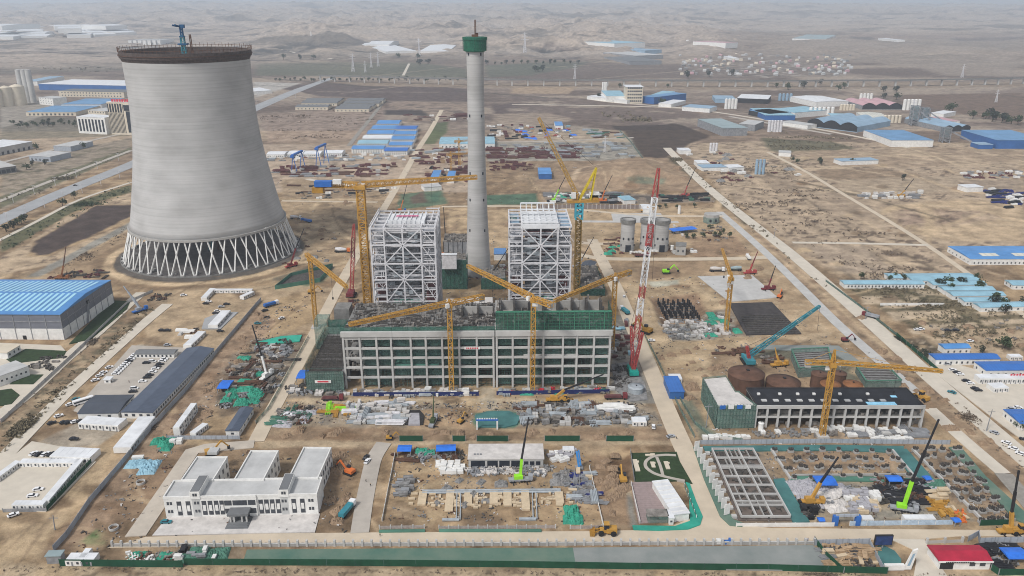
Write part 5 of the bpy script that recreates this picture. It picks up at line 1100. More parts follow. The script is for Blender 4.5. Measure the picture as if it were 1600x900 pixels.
# --- low building, black roofed building and netted block
h2 = ZAT(G(791, 731), 717.5)
lo = house('low unfinished white building with a pale flat roof in the dirt plot', (732, 717), (849, 716.5), (734, 694.5), h2, 'concrete_light', 'slab_pale', 'flat', 'pump_house', 'building', over=.5)
Lx, Wy, _ = lo['dims']; o_ = MB()
for a, b in ((0.03, .22), (.25, .39), (.41, .55), (.57, .7)): part('opening', MB().box(Lx*a, Lx*b, -0.08, 0.1, 0.2, h2-1.2), 'glass_dark', lo)
for a in (.77, .85, .93): part('window', winmesh(2.4, 2.4, 'glass_dark'), None, lo, loc=(Lx*a, 0, 2.4))
for k in range(3): part('roof_drain', MB().cbox((Lx*(.08+.04*k), 4, h2+.15), (1, 1, .4)), 'mid_steel', lo)
p0 = G(1184, 668); h3 = ZAT(p0, 634.5); br = house('long concrete frame building with a black bitumen roof', (1183, 634.5), (1444.5, 634.5), (1167, 606.5), h3, 'floor_black', 'bitumen', 'parapet', 'workshop', 'workshop', par=.5)
Lx, Wy, _ = br['dims']
bpy.data.objects.remove([o for o in br.children if o.name.startswith('wall')][0])
part('rear_wall', MB().box(0.3, Lx-.3, Wy*0.55, Wy-.3, 0, h3-0.3), 'floor_black', br); part('roof_slab', MB().box(0.1, Lx-.1, .3, Wy-.1, h3-1.2, h3-0.1), 'concrete', br)
for k in range(16): part('column', MB().box(Lx*k/15-.55, Lx*k/15+.55, -.25, .8, 0, h3-1.3), 'concrete_light', br)
for k in range(5): part('side_column', MB().box(Lx-.4, Lx+.25, Wy*k/4*.95+1, Wy*k/4*.95+1.9, 0, h3-1.3), 'concrete_light', br)
part('fascia', MB().box(-.4, Lx+.5, -.5, .1, h3-1.5, h3+.55), 'concrete_light', br); part('beam', MB().box(-.1, Lx+.1, -.15, .6, h3*.45, h3*.45+1.0).box(Lx-.1, Lx+.2, .6, Wy, h3*.45, h3*.45+1), 'concrete_light', br); part('floor', MB().box(0, Lx, .8, Wy*.6, h3*.45, h3*.45+.5), 'concrete_dark', br)
for k in range(11): part('roof_hatch', MB().cbox((Lx*(.06+.072*k), Wy*.28, h3+.1), (3.0, 2.2, .6)), 'roof_grey', br)
for k, x in enumerate((.05, .18, .29, .39, .55, .72)): part('roof_vent', MB().cbox((Lx*x, Wy*.62, h3+.1), (1.6, 1.4, 1.0)), 'white_wall', br)
part('tarpaulin', MB().box(Lx*.665, Lx*.84, .7, 4.2, h3+.3, h3+.5).box(Lx*.85, Lx*.885, Wy*.45, Wy*.55, h3+.2, h3+.4), mat('tarp_sky', (0.30, 0.62, 0.82), .6, .2, .3), br)
wl = MB()
for i in range(60): x = R.uniform(0, Lx); wl.cbox((x, R.uniform(1.5, 6), R.choice((0, h3*.45+.5))), (R.uniform(1, 5), .4, R.uniform(.8, 3)))
part('stored_boards', wl, 'mixed_grey', br)['kind'] = 'stuff'
pts = [G(*p, h3)[:2] for p in ((1121.6, 636), (1182, 634.8), (1154, 613), (1149, 613), (1134, 588.5), (1098, 592))]
nb_ = thing('netted_building', 'unfinished building wrapped in green netting with a pale roof, left of the black roof', 'building', (pts[0][0], pts[0][1], 0)); of = (pts[0][0], pts[0][1], 0)
ctr = np.mean(pts, axis=0); shr = [tuple(ctr+(np.array(p)-ctr)*.97) for p in pts]
part('frame', MB().prism(shr, 0, h3-.6), 'concrete', nb_, off=of); part('roof', MB().prism(shr, h3-.6, h3), 'slab_pale', nb_, off=of)
for i in range(6):
    a, b = pts[i], pts[(i+1) % 6]; part('netting', MB().bar((*a, h3/2+.5), (*b, h3/2+.5), .12, h3+1), 'net_pale', nb_, off=of)
sp = MB()
for a, b in ((pts[0], pts[1]), (pts[5], pts[0])):
    for k in range(13): c = lerp(a, b, k/12); sp.bar((*c, 0), (*c, h3+1.4), .3)
    for k in range(6): sp.bar((*a, k*h3/5), (*b, k*h3/5), .22)
part('scaffold_poles', sp, 'net_dark', nb_, off=of)
for k in range(4): c = lerp(pts[0], pts[1], .12+.22*k); part('sign', MB().cbox((c[0], c[1]-.5, h3-1.2), (3.2, .15, 2.4)), 'blue_paint' if k % 2 == 0 else 'white_wall', nb_, off=of)
# --- tanks and silos
def tank(label, px, base, top, hwid, m, cone=0.13, name='storage_tank', cat='tank', group=None, mroof=None):
    b = G(px, base); D = b[0]*SY+b[1]*CY; z = ZAT(b, top); r_ = hwid/FPX*(D*CP-SP*(z-H)); t = thing(name, label, cat, b, 0, group)
    part('shell', MB().lathe([(r_, -.3), (r_, z)], 40), m, t, smooth=True); part('roof', MB().lathe([(r_+.25, z-.1), (r_+.25, z+.2), (r_*.5, z+.2+r_*cone*.55), (.15, z+.2+r_*cone)], 40), mroof or m, t, smooth=True)
    part('hatch', MB().cbox((r_*.1, r_*.1, z+r_*cone), (r_*.16, r_*.16, .7)), 'black_steel', t); return t
tank('largest rusty brown tank with a low cone roof behind the netted building', 1164, 606, 583, 27.5, 'rust', .12); tank('rusty brown tank with a domed roof beside the largest tank', 1222, 610, 596, 26, 'rust', .16)
tank('dark brown upright tank near the mast of the yellow crane', 1278, 604, 584, 12.5, 'rust', .1); tank('second dark brown upright tank right of the crane mast', 1309, 602, 583, 10.5, 'rust', .1)
tank('orange rusted tank in front of the dark tanks', 1295, 617, 600, 15, 'rust', .12, mroof='rust_orange'); tank('orange rusted tank at the right end of the tank group', 1330, 616, 600, 14.5, 'rust', .12, mroof='rust_orange')
tank('small white tank at the front corner of the black roofed building', 1188, 674, 661, 4, 'white_wall', .2)
tank('round grey metal water tank beside the turbine hall and the road', 993, 612, 604, 12, 'pipe_grey', .03)
def silo(label, px, base, top, hw):
    b = G(px, base); D = b[0]*SY+b[1]*CY; z = ZAT(b, top); r_ = hw/FPX*(D*CP-SP*(z-H)); t = thing('silo', label, 'silo', (b[0], b[1]+r_, 0))
    part('shell', MB().lathe([(r_, 0), (r_, z*.33), (r_-.3, z*.33), (r_-.3, z), (r_-1.4, z), (r_-1.4, z-5), (.1, z-5)], 40), 'tower_concrete', t)
    part('formwork_ring', MB().lathe([(r_+.6, z-3), (r_+.8, z+.8), (r_-.8, z+.8), (r_-.8, z-1)], 40), 'concrete_dark', t)
    part('door', MB().box(-2.6, 2.6, -r_-.15, -r_+1, 0, 7), 'glass_dark', t)
    for x, zz in ((-6, 5), (6, 5), (0, 12), (-4.5, 12), (4.5, 12)):
        if abs(x) < r_: y = -math.sqrt(r_*r_-x*x); part('window', MB().box(x-.8, x+.8, y-.15, y+.8, zz, zz+2), 'glass_dark', t)
silo('left round concrete silo with a dark doorway at its foot', 981, 394, 346, 11.2); silo('middle concrete silo half hidden behind the striped crane boom', 1012, 391, 346, 11); silo('right round concrete silo with a dark doorway at its foot', 1034, 394, 347, 12.4)
house('small grey concrete block house right of the silos', (1056, 384), (1072, 385), (1054, 378), 9, 'concrete', 'concrete_dark', 'flat', 'block_house', 'building', win=(2, 1, 1.6, 2, 3)); tank('small white upright tank beside the right silo', 1050, 392, 384, 2.6, 'white_wall', .2)
t = thing('switch_house', 'eight sided netted grey building by the inner concrete road', 'building', G(1111, 347)); part('wall', MB().lathe([(8.5, 0), (8.5, 9.5), (.1, 9.6)], 8), 'concrete', t); part('netting', MB().lathe([(9.0, 0), (9, 6.5)], 8), 'net_pale', t)
for x in (-3, 3): part('window', MB().box(x-1, x+1, -8.6, -7.5, 2.5, 5), 'glass_dark', t)
tank('slim white upright tank on legs north of the silos', 1061, 334, 322, 2.2, 'white_wall', .3)
# --- shelters, canopies
def canopy(label, FL, FR, BL, h, m='tarp_blue', group=None, name='canopy', cat='canopy'):
    a, b, c = G(*FL, h), G(*FR, h), G(*BL, h); L_ = dist(a, b); rz = ang(a, b); D = max(3, abs(-(c[0]-a[0])*math.sin(rz)+(c[1]-a[1])*math.cos(rz))); r = thing(name, label, cat, (a[0], a[1], 0), rz, group)
    part('roof', MB().add([(0,0,h-.4),(L_,0,h-.4),(L_,D/2,h+.3),(0,D/2,h+.3),(L_,D,h-.4),(0,D,h-.4),(0,0,h-.7),(L_,0,h-.7),(L_,D,h-.7),(0,D,h-.7)], [(0,1,2,3),(3,2,4,5),(6,7,1,0),(5,4,8,9),(0,3,5,9,6),(1,7,8,4,2),(9,8,7,6)]), m, r)
    for x in (.3, L_-.3):
        for y in (.3, D-.3): part('post', MB().box(x-.15, x+.15, y-.15, y+.15, 0, h-.6), 'mid_steel', r)
    return r
for a in (('bright blue canopy over the left workbench of the dirt plot', (620, 704), (642, 704), (622, 694), 4), ('blue canopy with white tears left of the low white building', (681, 704), (712, 703), (683, 694), 4), ('large blue canopy under the yellow crane in the pile yard', (1279, 757), (1310, 757), (1271, 742), 4), ('blue canopy at the centre of the pile yard', (1390, 751), (1412, 751), (1385, 741), 4), ('small blue canopy beside the covered heap in the pile yard', (1448, 749), (1457, 748), (1444, 742), 3), ('tiny blue canopy behind the banner wall by the gate', (1280, 813), (1290, 813), (1280, 807), 3), ('blue canopy at the right bottom corner over black stacks', (1577, 872), (1612, 872), (1571, 854), 4), ('blue canopy beside the netted annexe of the turbine hall', (462, 590), (476, 590), (465, 577), 5), ('blue canopy in the green covered yard left of the road', (338, 606), (356, 606), (345, 593), 4), ('long blue shelter in the yard right of the silos', (1052, 361), (1090, 357), (1058, 355), 4), ('small blue canopy in the bottom right corner of the pile yard', (1493, 815), (1503, 814), (1490, 807), 3)):
    canopy(*a)
house('blue walled container store with a white roof beside the inner haul road', (1047, 612), (1069, 612), (1045, 588), 5, 'facade_blue', 'roof_blue_bright', 'flat', 'container_store', 'store'); cabins((1045, 594), (1064, 594), 2, 'white container behind the blue store', deep=2.5)
gs = house('white roofed assembly shelter along the paved drill ground', (1052.5, 804), (1077, 801), (1039, 750), 4.2, 'white_wall', 'white_roof', 'flat', 'assembly_shelter', 'shelter'); Lx, Wy, _ = gs['dims']
for k in range(8): part('roof_rib', MB().box(-.3, Lx+.3, Wy*(k+.5)/8-.25, Wy*(k+.5)/8+.25, 4.35, 4.6), 'white_wall', gs)
house('glass fronted mock up room with a patchwork grey roof by the drill ground', (1013, 806), (1044, 806), (1013, 796), 4, 'net_pale', 'mixed_grey', 'flat', 'mock_up_room', 'building'); house('small white kiosk at the end of the patchwork roof', (1046, 809), (1053, 809), (1044, 797), 4, 'white_wall', 'white_roof', 'flat', 'kiosk', 'kiosk', win=(1, 1, 1, 1, 1.5))
gh = house('white gatehouse with a bright red roof at the bottom right entrance', (1469, 875.5), (1549, 875.5), (1452, 852), 4.6, 'white_wall', 'roof_red', 'gable', 'gatehouse', 'gatehouse', win=(2, 1, 2.4, 1.8, 1.6, .55, .95), rise=1.2, over=.6); Lx, Wy, _ = gh['dims']
part('porch_opening', MB().box(Lx*.02, Lx*.28, -.1, .2, 0, 3.2), 'black_steel', gh); part('fascia', MB().box(-.7, Lx+.7, -.85, -.62, 3.9, 4.6), 'white_wall', gh)
fl = MB()
for k in range(16): fl.box(Lx*.1+k*Lx*.035, Lx*.1+k*Lx*.035+.55, -.95, -.86, 4.0, 4.45)
part('sign_lettering', fl, 'black_steel', gh)
# --- blue roofed camps on the right
BR_ = 'roof_blue_bright'
for lab, FL, FR, BL, h, rm, n, sd in (
 ('large blue roofed factory hall with pale skylights at the right edge', (1517, 404), (1640, 404), (1481, 384), 6, 'roof_azure', 18, 6),
 ('long pale blue roofed barrack, rearmost of the right hand camp', (1427, 438), (1532, 437), (1417, 427), 4, 'roof_blue_pale', 20, 0),
 ('small pale blue roofed hut left of the long rear barrack', (1392, 434), (1411, 434), (1383, 426.5), 4, 'roof_blue_pale', 3, 0),
 ('white fronted pale roofed row at the left of the right hand camp', (1320, 443.5), (1445, 443.5), (1320, 437), 4, 'roof_blue_pale', 22, 0),
 ('second pale blue barrack from the rear on the camp lane', (1459, 444.5), (1542, 444), (1453, 438), 4, 'roof_blue_pale', 16, 0),
 ('third pale blue barrack from the rear on the camp lane', (1476, 453), (1556, 453), (1471, 446), 4, 'roof_blue_pale', 16, 0),
 ('fourth pale blue barrack, with the widest roof slope, on the camp lane', (1490, 461.5), (1572, 461), (1484, 454.5), 4, 'roof_blue_pale', 15, 0),
 ('fifth pale blue barrack, nearest the waste ground plots', (1508, 470.5), (1577, 470), (1496, 464), 4, 'roof_blue_pale', 13, 0),
 ('half hidden pale blue hut in front of the camp trees', (1533, 480), (1640, 477), (1540, 472), 4, 'roof_blue_pale', 10, 0),
 ('pale blue roofed hut at the right edge above the lane', (1583, 445), (1640, 446), (1575, 437), 4, 'roof_blue_pale', 6, 2),
 ('small white hut with a blue roof beyond the roadside camp', (1477, 544), (1517, 543), (1470, 536.5), 4.5, 'roof_azure', 4, 0),
 ('long bright blue roofed hut along the roadside camp fence', (1463, 561), (1563, 560), (1452, 552), 4.5, BR_, 11, 0),
 ('bright blue roofed hut behind the white cabin rows at the right', (1541, 578), (1640, 577), (1527, 564.5), 5, BR_, 8, 2),
 ('bright blue gabled hut at the right edge by the utility pole', (1595, 661), (1660, 661), (1571, 639), 5, BR_, 3, 3)):
    x = house(lab, FL, FR, BL, h, 'white_wall', rm, 'gable', 'camp_hut', 'hut', win=(n, 1, 1.2, 1.5, 1.0), side=(sd, 1, 1.2, 1.5, 1.2) if sd else None, rise=1.1)
    if h == 6:
        Lx, Wy, _ = x['dims']
        for f_ in (.2, .62): part('skylight', MB().add([(Lx*f_, Wy*.16, 6.3), (Lx*(f_+.22), Wy*.16, 6.3), (Lx*(f_+.22), Wy*.36, 6.85), (Lx*f_, Wy*.36, 6.85)], [(0,1,2,3)]), 'roof_cream', x)
cabins((1525, 597), (1612, 597), 12, 'white cabin in the long row with a red lettered board at the right', two=1, deep=2.2, tall=1.5); cabins((1546, 610), (1569, 609), 3, 'white cabin at the front of the right hand white rows', deep=2.5, tall=1.2); cabins((1460, 566.5), (1520, 566), 6, 'white container along the front of the long blue hut', deep=.8); cabins((1575, 561), (1594, 561), 3, 'white cabin beside the long blue roofed hut', deep=1.6)
rb = MB(); q = G(1572, 592); lb_ = thing('lettered_board', 'red lettered sign along the roof edge of the right hand white cabins', 'sign', (q[0], q[1], 0))
for k in range(9): part('letter', MB().cbox((k*1.9, -4.0, 4.2), (1.2, .2, 1.3)).cbox((k*1.9, -3.9, 3.8), (.3, .15, .6)), 'banner_red', lb_)
# ------------------------------------------------------------------ fences and hoardings
def fence(label, pts, h, m, post=None, pw=0.25, pm='mid_steel', name='fence', cat='fence', ph=0.25, px=True, rail=False, maxpost=100):
    w = [G(*p)[:2] for p in pts]; b = (w[0][0], w[0][1], 0); r = thing(name, label, cat, b); n_ = 0
    for i, (p, q) in enumerate(zip(w, w[1:])):
        mb = MB(); mb.bar((*p, h/2-.2), (*q, h/2-.2), .12, h+.4); part('panel', mb, m, r, off=b)
        if post:
            k = max(1, int(dist(p, q)/post))
            for j in range(k+1):
                if n_ >= maxpost: break
                c = lerp(p, q, j/k); part('post', MB().cbox((c[0], c[1], -.3), (pw, pw, h+ph+.3), ang(p, q)), pm, r, off=b); n_ += 1
    return r
fence('long grey sheet steel fence running beside the site offices on the left', [(84,861),(105,838),(140,786),(190,727),(237,670),(290,612),(340,550),(400,479),(408,470)], 3.0, 'fence_grey', 9)
fence('dark green sheet hoarding at the bottom left below the wall', [(94,884),(286,886)], 3.4, 'fence_green', 10, .2, 'fence_green'); fence('very long dark green sheet hoarding along the bottom verge', [(288,882),(600,884),(800,886),(1000,889),(1200,891),(1386,896)], 3.2, 'fence_green', 12, .2, 'net_dark', ph=.1)
fence('dark green fence beside the walled lower left cabin yard', [(148,718),(73,799)], 2.6, 'fence_green', 8); fence('grey railing along the front of the lower left cabin yard', [(73,799),(5,800)], 1.8, 'mid_steel', 6)
wl = G(176, 854); w2 = G(1272, 850)
r = thing('boundary_wall', 'low concrete boundary wall with evenly spaced posts along the bottom haul road', 'wall', (wl[0], wl[1], 0)); rz = ang(wl, w2); r.rotation_euler = (0, 0, rz); L_ = dist(wl, w2)
part('wall', MB().box(0, L_, -.2, .2, -.3, 1.3), 'concrete', r); part('coping', MB().box(0, L_, -.28, .28, 1.3, 1.5), 'concrete_light', r); part('plinth', MB().box(0, L_, .2, .6, -.3, .45), 'rust', r)
pmh = MB().box(-.45, .45, -.5, .5, -.3, 3.1).mesh('post', 'concrete_light')
for k in range(77): part('post', pmh, None, r, loc=(L_*k/76, 0, 0))
fence('pale concrete wall with posts left of the red roofed gatehouse', [(1448,849),(1503,847)], 1.4, 'concrete_light', 5.5, .9, 'concrete_light', 'boundary_wall', 'wall', 1.5)
fence('grey sheet fence round the timber yard near the gate', [(1272,852),(1358,850)], 3.0, 'fence_grey', 5); fence('dark green fence at the left side of the timber yard', [(1272,846),(1288,868),(1318,896)], 2.8, 'fence_green', 8); fence('grey sheet fence between the timber yard and the teal ground sheet', [(1358,850),(1380,893)], 2.6, 'fence_grey', 5)
fence('grey sheet fence on the raised corner by the yellow crane', [(1512,846),(1528,837),(1530,849),(1600,847)], 3.0, 'fence_grey', 6); fence('green hoarding below the black stacks at the bottom right', [(1548,890),(1560,898),(1640,898)], 3, 'fence_green', 8)
fence('grey panel fence along the top of the pile yards', [(1094,694),(1300,692),(1484,694)], 2.6, 'fence_grey', 4.5, .2)
fence('long white banner wall with a green base before the foundation grid', [(1150,823),(1303,822)], 2.0, 'white_wall', 8, .2, 'white_wall', 'banner_wall', 'wall'); fence('long pale blue banner wall right of the blue gate', [(1327,821),(1488,819)], 2.4, mat('banner_blue', (.42, .52, .62), .7, .25, .6), 8, .2, 'white_wall', 'banner_wall', 'wall'); fence('green hoarding right of the pale banner wall', [(1530,821),(1575,820)], 3, 'fence_green', 8)
fence('navy hoarding in front of the left half of the turbine hall', [(552,619),(748,618)], 2.6, 'fence_navy', 10, .2, 'fence_navy'); fence('navy hoarding in front of the right half of the turbine hall', [(776,617),(952,614)], 2.6, 'fence_navy', 10, .2, 'fence_navy')
for i, (a, b, l) in enumerate(((624,661,'leftmost of the short dark green hoardings beside the dirt haul road'), (707,727,'shortest dark green hoarding beside the dirt haul road'), (745,794,'dark green hoarding behind the low white building'), (851,906,'dark green hoarding right of the low white building'), (947,990,'rightmost of the short dark green hoardings beside the haul road'))): fence(l, [(a,689),(b,689)], 3.4, 'fence_green', 10)
fence('white rail fence down the left side of the dirt plot', [(617,712),(597,814)], 1.6, 'white_wall', 5, .3, 'white_wall'); fence('white rail fence down the right side of the dirt plot', [(921,732),(943,824)], 1.6, 'white_wall', 5, .3, 'white_wall')
for a, b, l in ((593,663,'left part of the pale block wall before the dirt plot'), (686,868,'longest part of the pale block wall before the dirt plot'), (891,940,'right part of the pale block wall before the dirt plot')):
    fence(l, [(a,826),(b,825)], 1.5, mat('block_wall', (.36, .31, .28), .9, .3, .8), 4.2, .5, 'concrete_light', 'block_wall', 'wall', .5)
fence('white boundary fence along the warehouse access road', [(2,660),(110,560),(200,474),(239,456)], 2.2, 'concrete_light', 8); fence('grey fence below the two cabin rows beside the long office', [(261,686),(375,686)], 2.2, 'fence_grey', 6)
fence('dark green roadside fence along the outer road beside the waste plots', [(1400,524),(1470,585)], 2.6, 'fence_green', 8); fence('dark roadside fence along the upper outer road', [(1290,440),(1360,492),(1400,524)], 2, 'net_dark', 10)
fence('pale brick wall with piers behind the boilers', [(838,326),(1012,326)], 4.5, mat('wall_mauve', (.22, .18, .17), .9, .2, .3), 5, .8, 'concrete_light', 'yard_wall', 'wall', .6); fence('dark brown wall behind the chimney', [(695,372),(735,372)], 4, 'maroon_steel', 5, .5)
fence('green netting fence along the right site road beside the inner works', [(1008,527),(1030,570),(1062,640),(1085,684)], 2.2, 'net_pale', 8, .2); fence('green netting fence along the left site road beside the green yard', [(482,528),(450,585),(420,640),(400,662)], 2.2, 'net_pale', 8, .2)
fence('long dark fence along the edge of the dark ploughed field', [(968,205),(985,222),(1006,251)], 3, 'net_pale', 12); fence('white wall in the waste plots below the barracks', [(1375,477),(1475,477)], 2.0, 'white_wall', 0, name='wall', cat='wall')
fence('curved green net fence round the netted building', [(1060,620),(1085,662),(1110,682),(1160,690)], 2, 'net_pale', 7, .2); fence('white rail fence along the drill ground', [(986,757),(1000,818)], 1.8, 'white_wall', 5, .2, 'white_wall'); fence('white railing beside the assembly shelter', [(1069,760),(1088,810)], 1.8, 'net_pale', 4, .3, 'white_wall'); fence('grey railing round the lawn garden', [(985,706),(991,752)], 2, 'mid_steel', 4, .2)
# ------------------------------------------------------------------ ground sheets
def net_sheet(label, poly, m='net_ground', z=.3, name='ground_net', cat='ground sheet'):
    """dust netting pegged over bare soil: a sagging sheet with its own small folds"""
    w = [G(*p)[:2] for p in poly]; b = (w[0][0], w[0][1], 0); NROAD[0] += 1; mb = MB().prism(w, -.4, z+.006*NROAD[0]-.1); return single(name, mb, m, label, cat, b, off=True)
mat('net_ground_grey', (.185, .21, .20), .95, .25, .06, col2=(.28, .29, .275)); mat('net_teal_ground', (.06, .165, .16), .95, .3, .08); mat('net_worn', (.075, .155, .12), .95, .3, .05, col2=(.17, .22, .17))
net_sheet('worn green dust net along the bottom strip, left half', [(386,860),(640,858),(895,857),(900,886),(640,882),(380,879)], 'net_worn'); net_sheet('greyish worn dust net along the bottom strip, right half', [(895,857),(1270,853),(1310,893),(1100,890),(900,886)], 'net_ground_grey')
net_sheet('teal ground sheet between the timber yard and the entrance', [(1360,854),(1378,852),(1398,862),(1408,875),(1408,888),(1384,892)], 'net_teal_ground'); net_sheet('bright green net round the corner of the drill ground', [(988,822),(1055,823),(1078,815),(1076,765),(1070,752),(1076,752),(1088,785),(1098,808),(1094,821),(1075,828),(1030,830),(990,829)], mat('net_mint', (.03, .30, .22), .9, .25, .1))
net_sheet('green net slope beside the white advertising boards', [(1083,700),(1092,694),(1098,712),(1120,765),(1145,812),(1160,818),(1160,824),(1140,822),(1125,808),(1100,750)], 'net_worn'); net_sheet('teal net strip along the top of the pile yards', [(1098,698),(1300,696),(1412,698),(1412,708),(1300,704),(1102,706)], 'net_teal_ground')
net_sheet('teal net strip right of the foundation grid', [(1208,750),(1225,748),(1240,775),(1265,816),(1240,818),(1222,790)], 'net_teal_ground'); net_sheet('teal net strip between the two pile yards', [(1396,706),(1416,702),(1455,745),(1478,770),(1462,772),(1440,752),(1425,748)], 'net_teal_ground'); net_sheet('green net slope along the right edge of the pile yards', [(1482,700),(1500,698),(1540,745),(1600,800),(1600,818),(1585,812),(1520,740)], 'net_worn'); net_sheet('green net on the verge before the dirt plot, left part', [(592,829),(664,828),(664,832),(592,833)]); net_sheet('green net on the verge before the dirt plot, middle part', [(686,828),(846,828),(846,832),(686,832)])
net_sheet('green net under the tents of the pile yard', [(1235,745),(1385,746),(1440,750),(1440,754),(1235,751)]); net_sheet('green net round the covered tank pit', [(1180,540),(1310,541),(1352,572),(1345,578),(1300,552),(1190,546)], 'net_ground_grey'); net_sheet('green pond liner before the hall', [(742,650),(760,644),(795,643),(813,652),(808,664),(790,668),(745,668)], 'net_teal_ground')
net_sheet('green net on the slope above the turbine road', [(398,536),(440,526),(472,524),(468,534),(430,538),(405,545)], mat('net_aqua', (.04, .36, .26), .9, .3, .15)); net_sheet('dark green lawn garden with curving pale paths', [(985,709),(1057,707),(1062,722),(1082,757),(1062,752),(993,754)], 'lawn', .25, 'lawn', 'lawn')
# garden paths
ribbon('path', [(1070,753),(1045,748),(1022,742),(1008,732),(1008,722),(1020,714),(1040,712),(1056,713)], 1.8, 'road_grey', .4); ribbon('path', [(1026,716),(1032,730),(1036,746)], 1.6, 'road_grey', .4)
for q, d in (((994,728), (2.5, 11)), ((1020,727), (2, 5)), ((1042,728), (2.2, 7)), ((1014,712), (4, 1.5))): single('planter', MB().cbox((0, 0, 0), (d[0], d[1], .7)).cbox((d[0]*.5, d[1]*.3, 0), (d[0]*.6, 1.2, .8)), 'cream_wall', 'pale stone planter bed on the lawn garden', 'planter', G(*q, .3), 0, 'planters on the lawn garden')
# ------------------------------------------------------------------ concrete foundation grid, white boards, gate
c4 = [G(*p)[:2] for p in ((1158,811), (1236,811), (1177,705), (1112,705))]; fr = thing('foundation_grid', 'grid of pale concrete foundation beams rising from a dark pit', 'foundation', (*c4[0], 0)); of = (*c4[0], 0)
bil = lambda u, v: tuple(np.array(c4[0])*(1-u)*(1-v)+np.array(c4[1])*u*(1-v)+np.array(c4[2])*u*v+np.array(c4[3])*(1-u)*v)
for u in (0, .30, .62, .98): part('beam', MB().bar((*bil(u, 0), 1.6), (*bil(u, 1), 1.6), .6, 1.4), 'concrete_light', fr, off=of)
for v in (0, .15, .17+.03, .30, .43, .56, .69, .72, .85, 1): part('beam', MB().bar((*bil(0, v), 1.5), (*bil(.98, v), 1.5), .5, 1.2), 'concrete_light', fr, off=of)
for u, v0, v1 in ((.14, .15, .43), (.2, .56, .85), (.46, 0, .3), (.75, .43, .69), (.8, .85, 1), (.4, .85, 1), (.52, .69, 1)): part('beam', MB().bar((*bil(u, v0), 1.45), (*bil(u, v1), 1.45), .38, 1.0), 'concrete', fr, off=of)
cl = MB()
for k in range(110):
    u, v = R.random(), R.random(); cl.cbox((*bil(u, v), -.2), (R.uniform(1, 5), R.uniform(.6, 3), R.uniform(.4, 1.6)), R.uniform(0, 3))
part('formwork', cl, 'rebar_dark', fr, off=of)['kind'] = 'stuff'
part('pit_floor', MB().prism([bil(-.06, -.02), bil(1.03, -.02), bil(1.02, 1.01), bil(-.04, 1.01)], -.3, .22), mat('pit_soil', (.13, .105, .09), .95, .45, .2), fr, off=of)
for v in np.linspace(.02, .95, 9): part('footing', MB().cbox((*bil(-.13, v), 0), (2.4, 2, 1.3)), 'concrete_light', fr, off=of)
for k in range(11):
    q = lerp((1088,706), (1135,806), k/10); r = thing('advertising_board', 'tall white board standing on the green slope by the foundation grid', 'board', G(*q), .35, 'white boards on the green slope')
    part('panel', MB().box(-1.5, 1.5, -.15, .15, .8, 6.6), 'white_wall', r); part('post', MB().box(-.2, .2, -.1, .3, -.2, .8), 'mid_steel', r)
gp = G(1304, 820); r = thing('site_gate', 'blue site gate with a pale arch in the banner wall', 'gate', gp)
for x in (0, 10.5): part('gate_post', MB().cbox((x, 0, 0), (2.2, 2, 5)), 'blue_paint', r)
part('arch', MB().bar((0, 0, 5.2), (10.5, 0, 5.2), .7, 1.2), 'fence_grey', r)
r = thing('led_screen', 'dark blue screen on a post beside the entrance road', 'screen', G(1378, 857)); zt = ZAT(G(1378, 857), 836); part('post', MB().cbox((0, 0, 0), (.5, .5, zt-5)), 'mid_steel', r); part('cabinet', MB().box(-4.0, 4.0, -.4, .5, zt-5.2, zt), 'black_steel', r); part('display', MB().box(-3.7, 3.7, -.46, -.4, zt-4.9, zt-.4), mat('screen_navy', (.03, .05, .14), .3, .4, .5), r)
r = thing('entrance_sign', 'slanted white entrance sign standing at the gate road', 'sign', G(1412, 890)); part('board', MB().add([(0,0,0),(3.2,0,0),(4.6,0,10.5),(2.6,0,9.6),(0,.8,0),(3.2,.8,0),(4.6,.8,10.5),(2.6,.8,9.6)], [(0,1,2,3),(7,6,5,4),(0,4,5,1),(1,5,6,2),(2,6,7,3),(3,7,4,0)]), 'white_wall', r); part('emblem', MB().add([(1.2,-.05,2),(2.4,-.05,2),(3.6,-.05,8.5),(2.6,-.05,8)], [(0,1,2,3)]), 'roof_blue_grey', r); part('plinth', MB().box(-8.5, 0, -.5, 1, 0, 2.6), 'white_wall', r)
r = thing('portal_frame', 'blue and white portal frame beside the pond liner', 'frame', G(744, 671)); part('beam', MB().box(0, 12.6, -.4, .4, 5.6, 6.6), 'blue_paint', r)
for x in (.5, 12): part('post', MB().box(x-.45, x+.45, -.4, .4, 0, 5.6), 'white_wall', r)
part('lettering', MB().add([v for k in range(9) for v in ((k*1.35+.4,-.2,6.6),(k*1.35+1.3,-.2,6.6),(k*1.35+1.3,-.2,7.5),(k*1.35+.4,-.2,7.5))], [tuple(range(4*k, 4*k+4)) for k in range(9)]), 'white_wall', r)
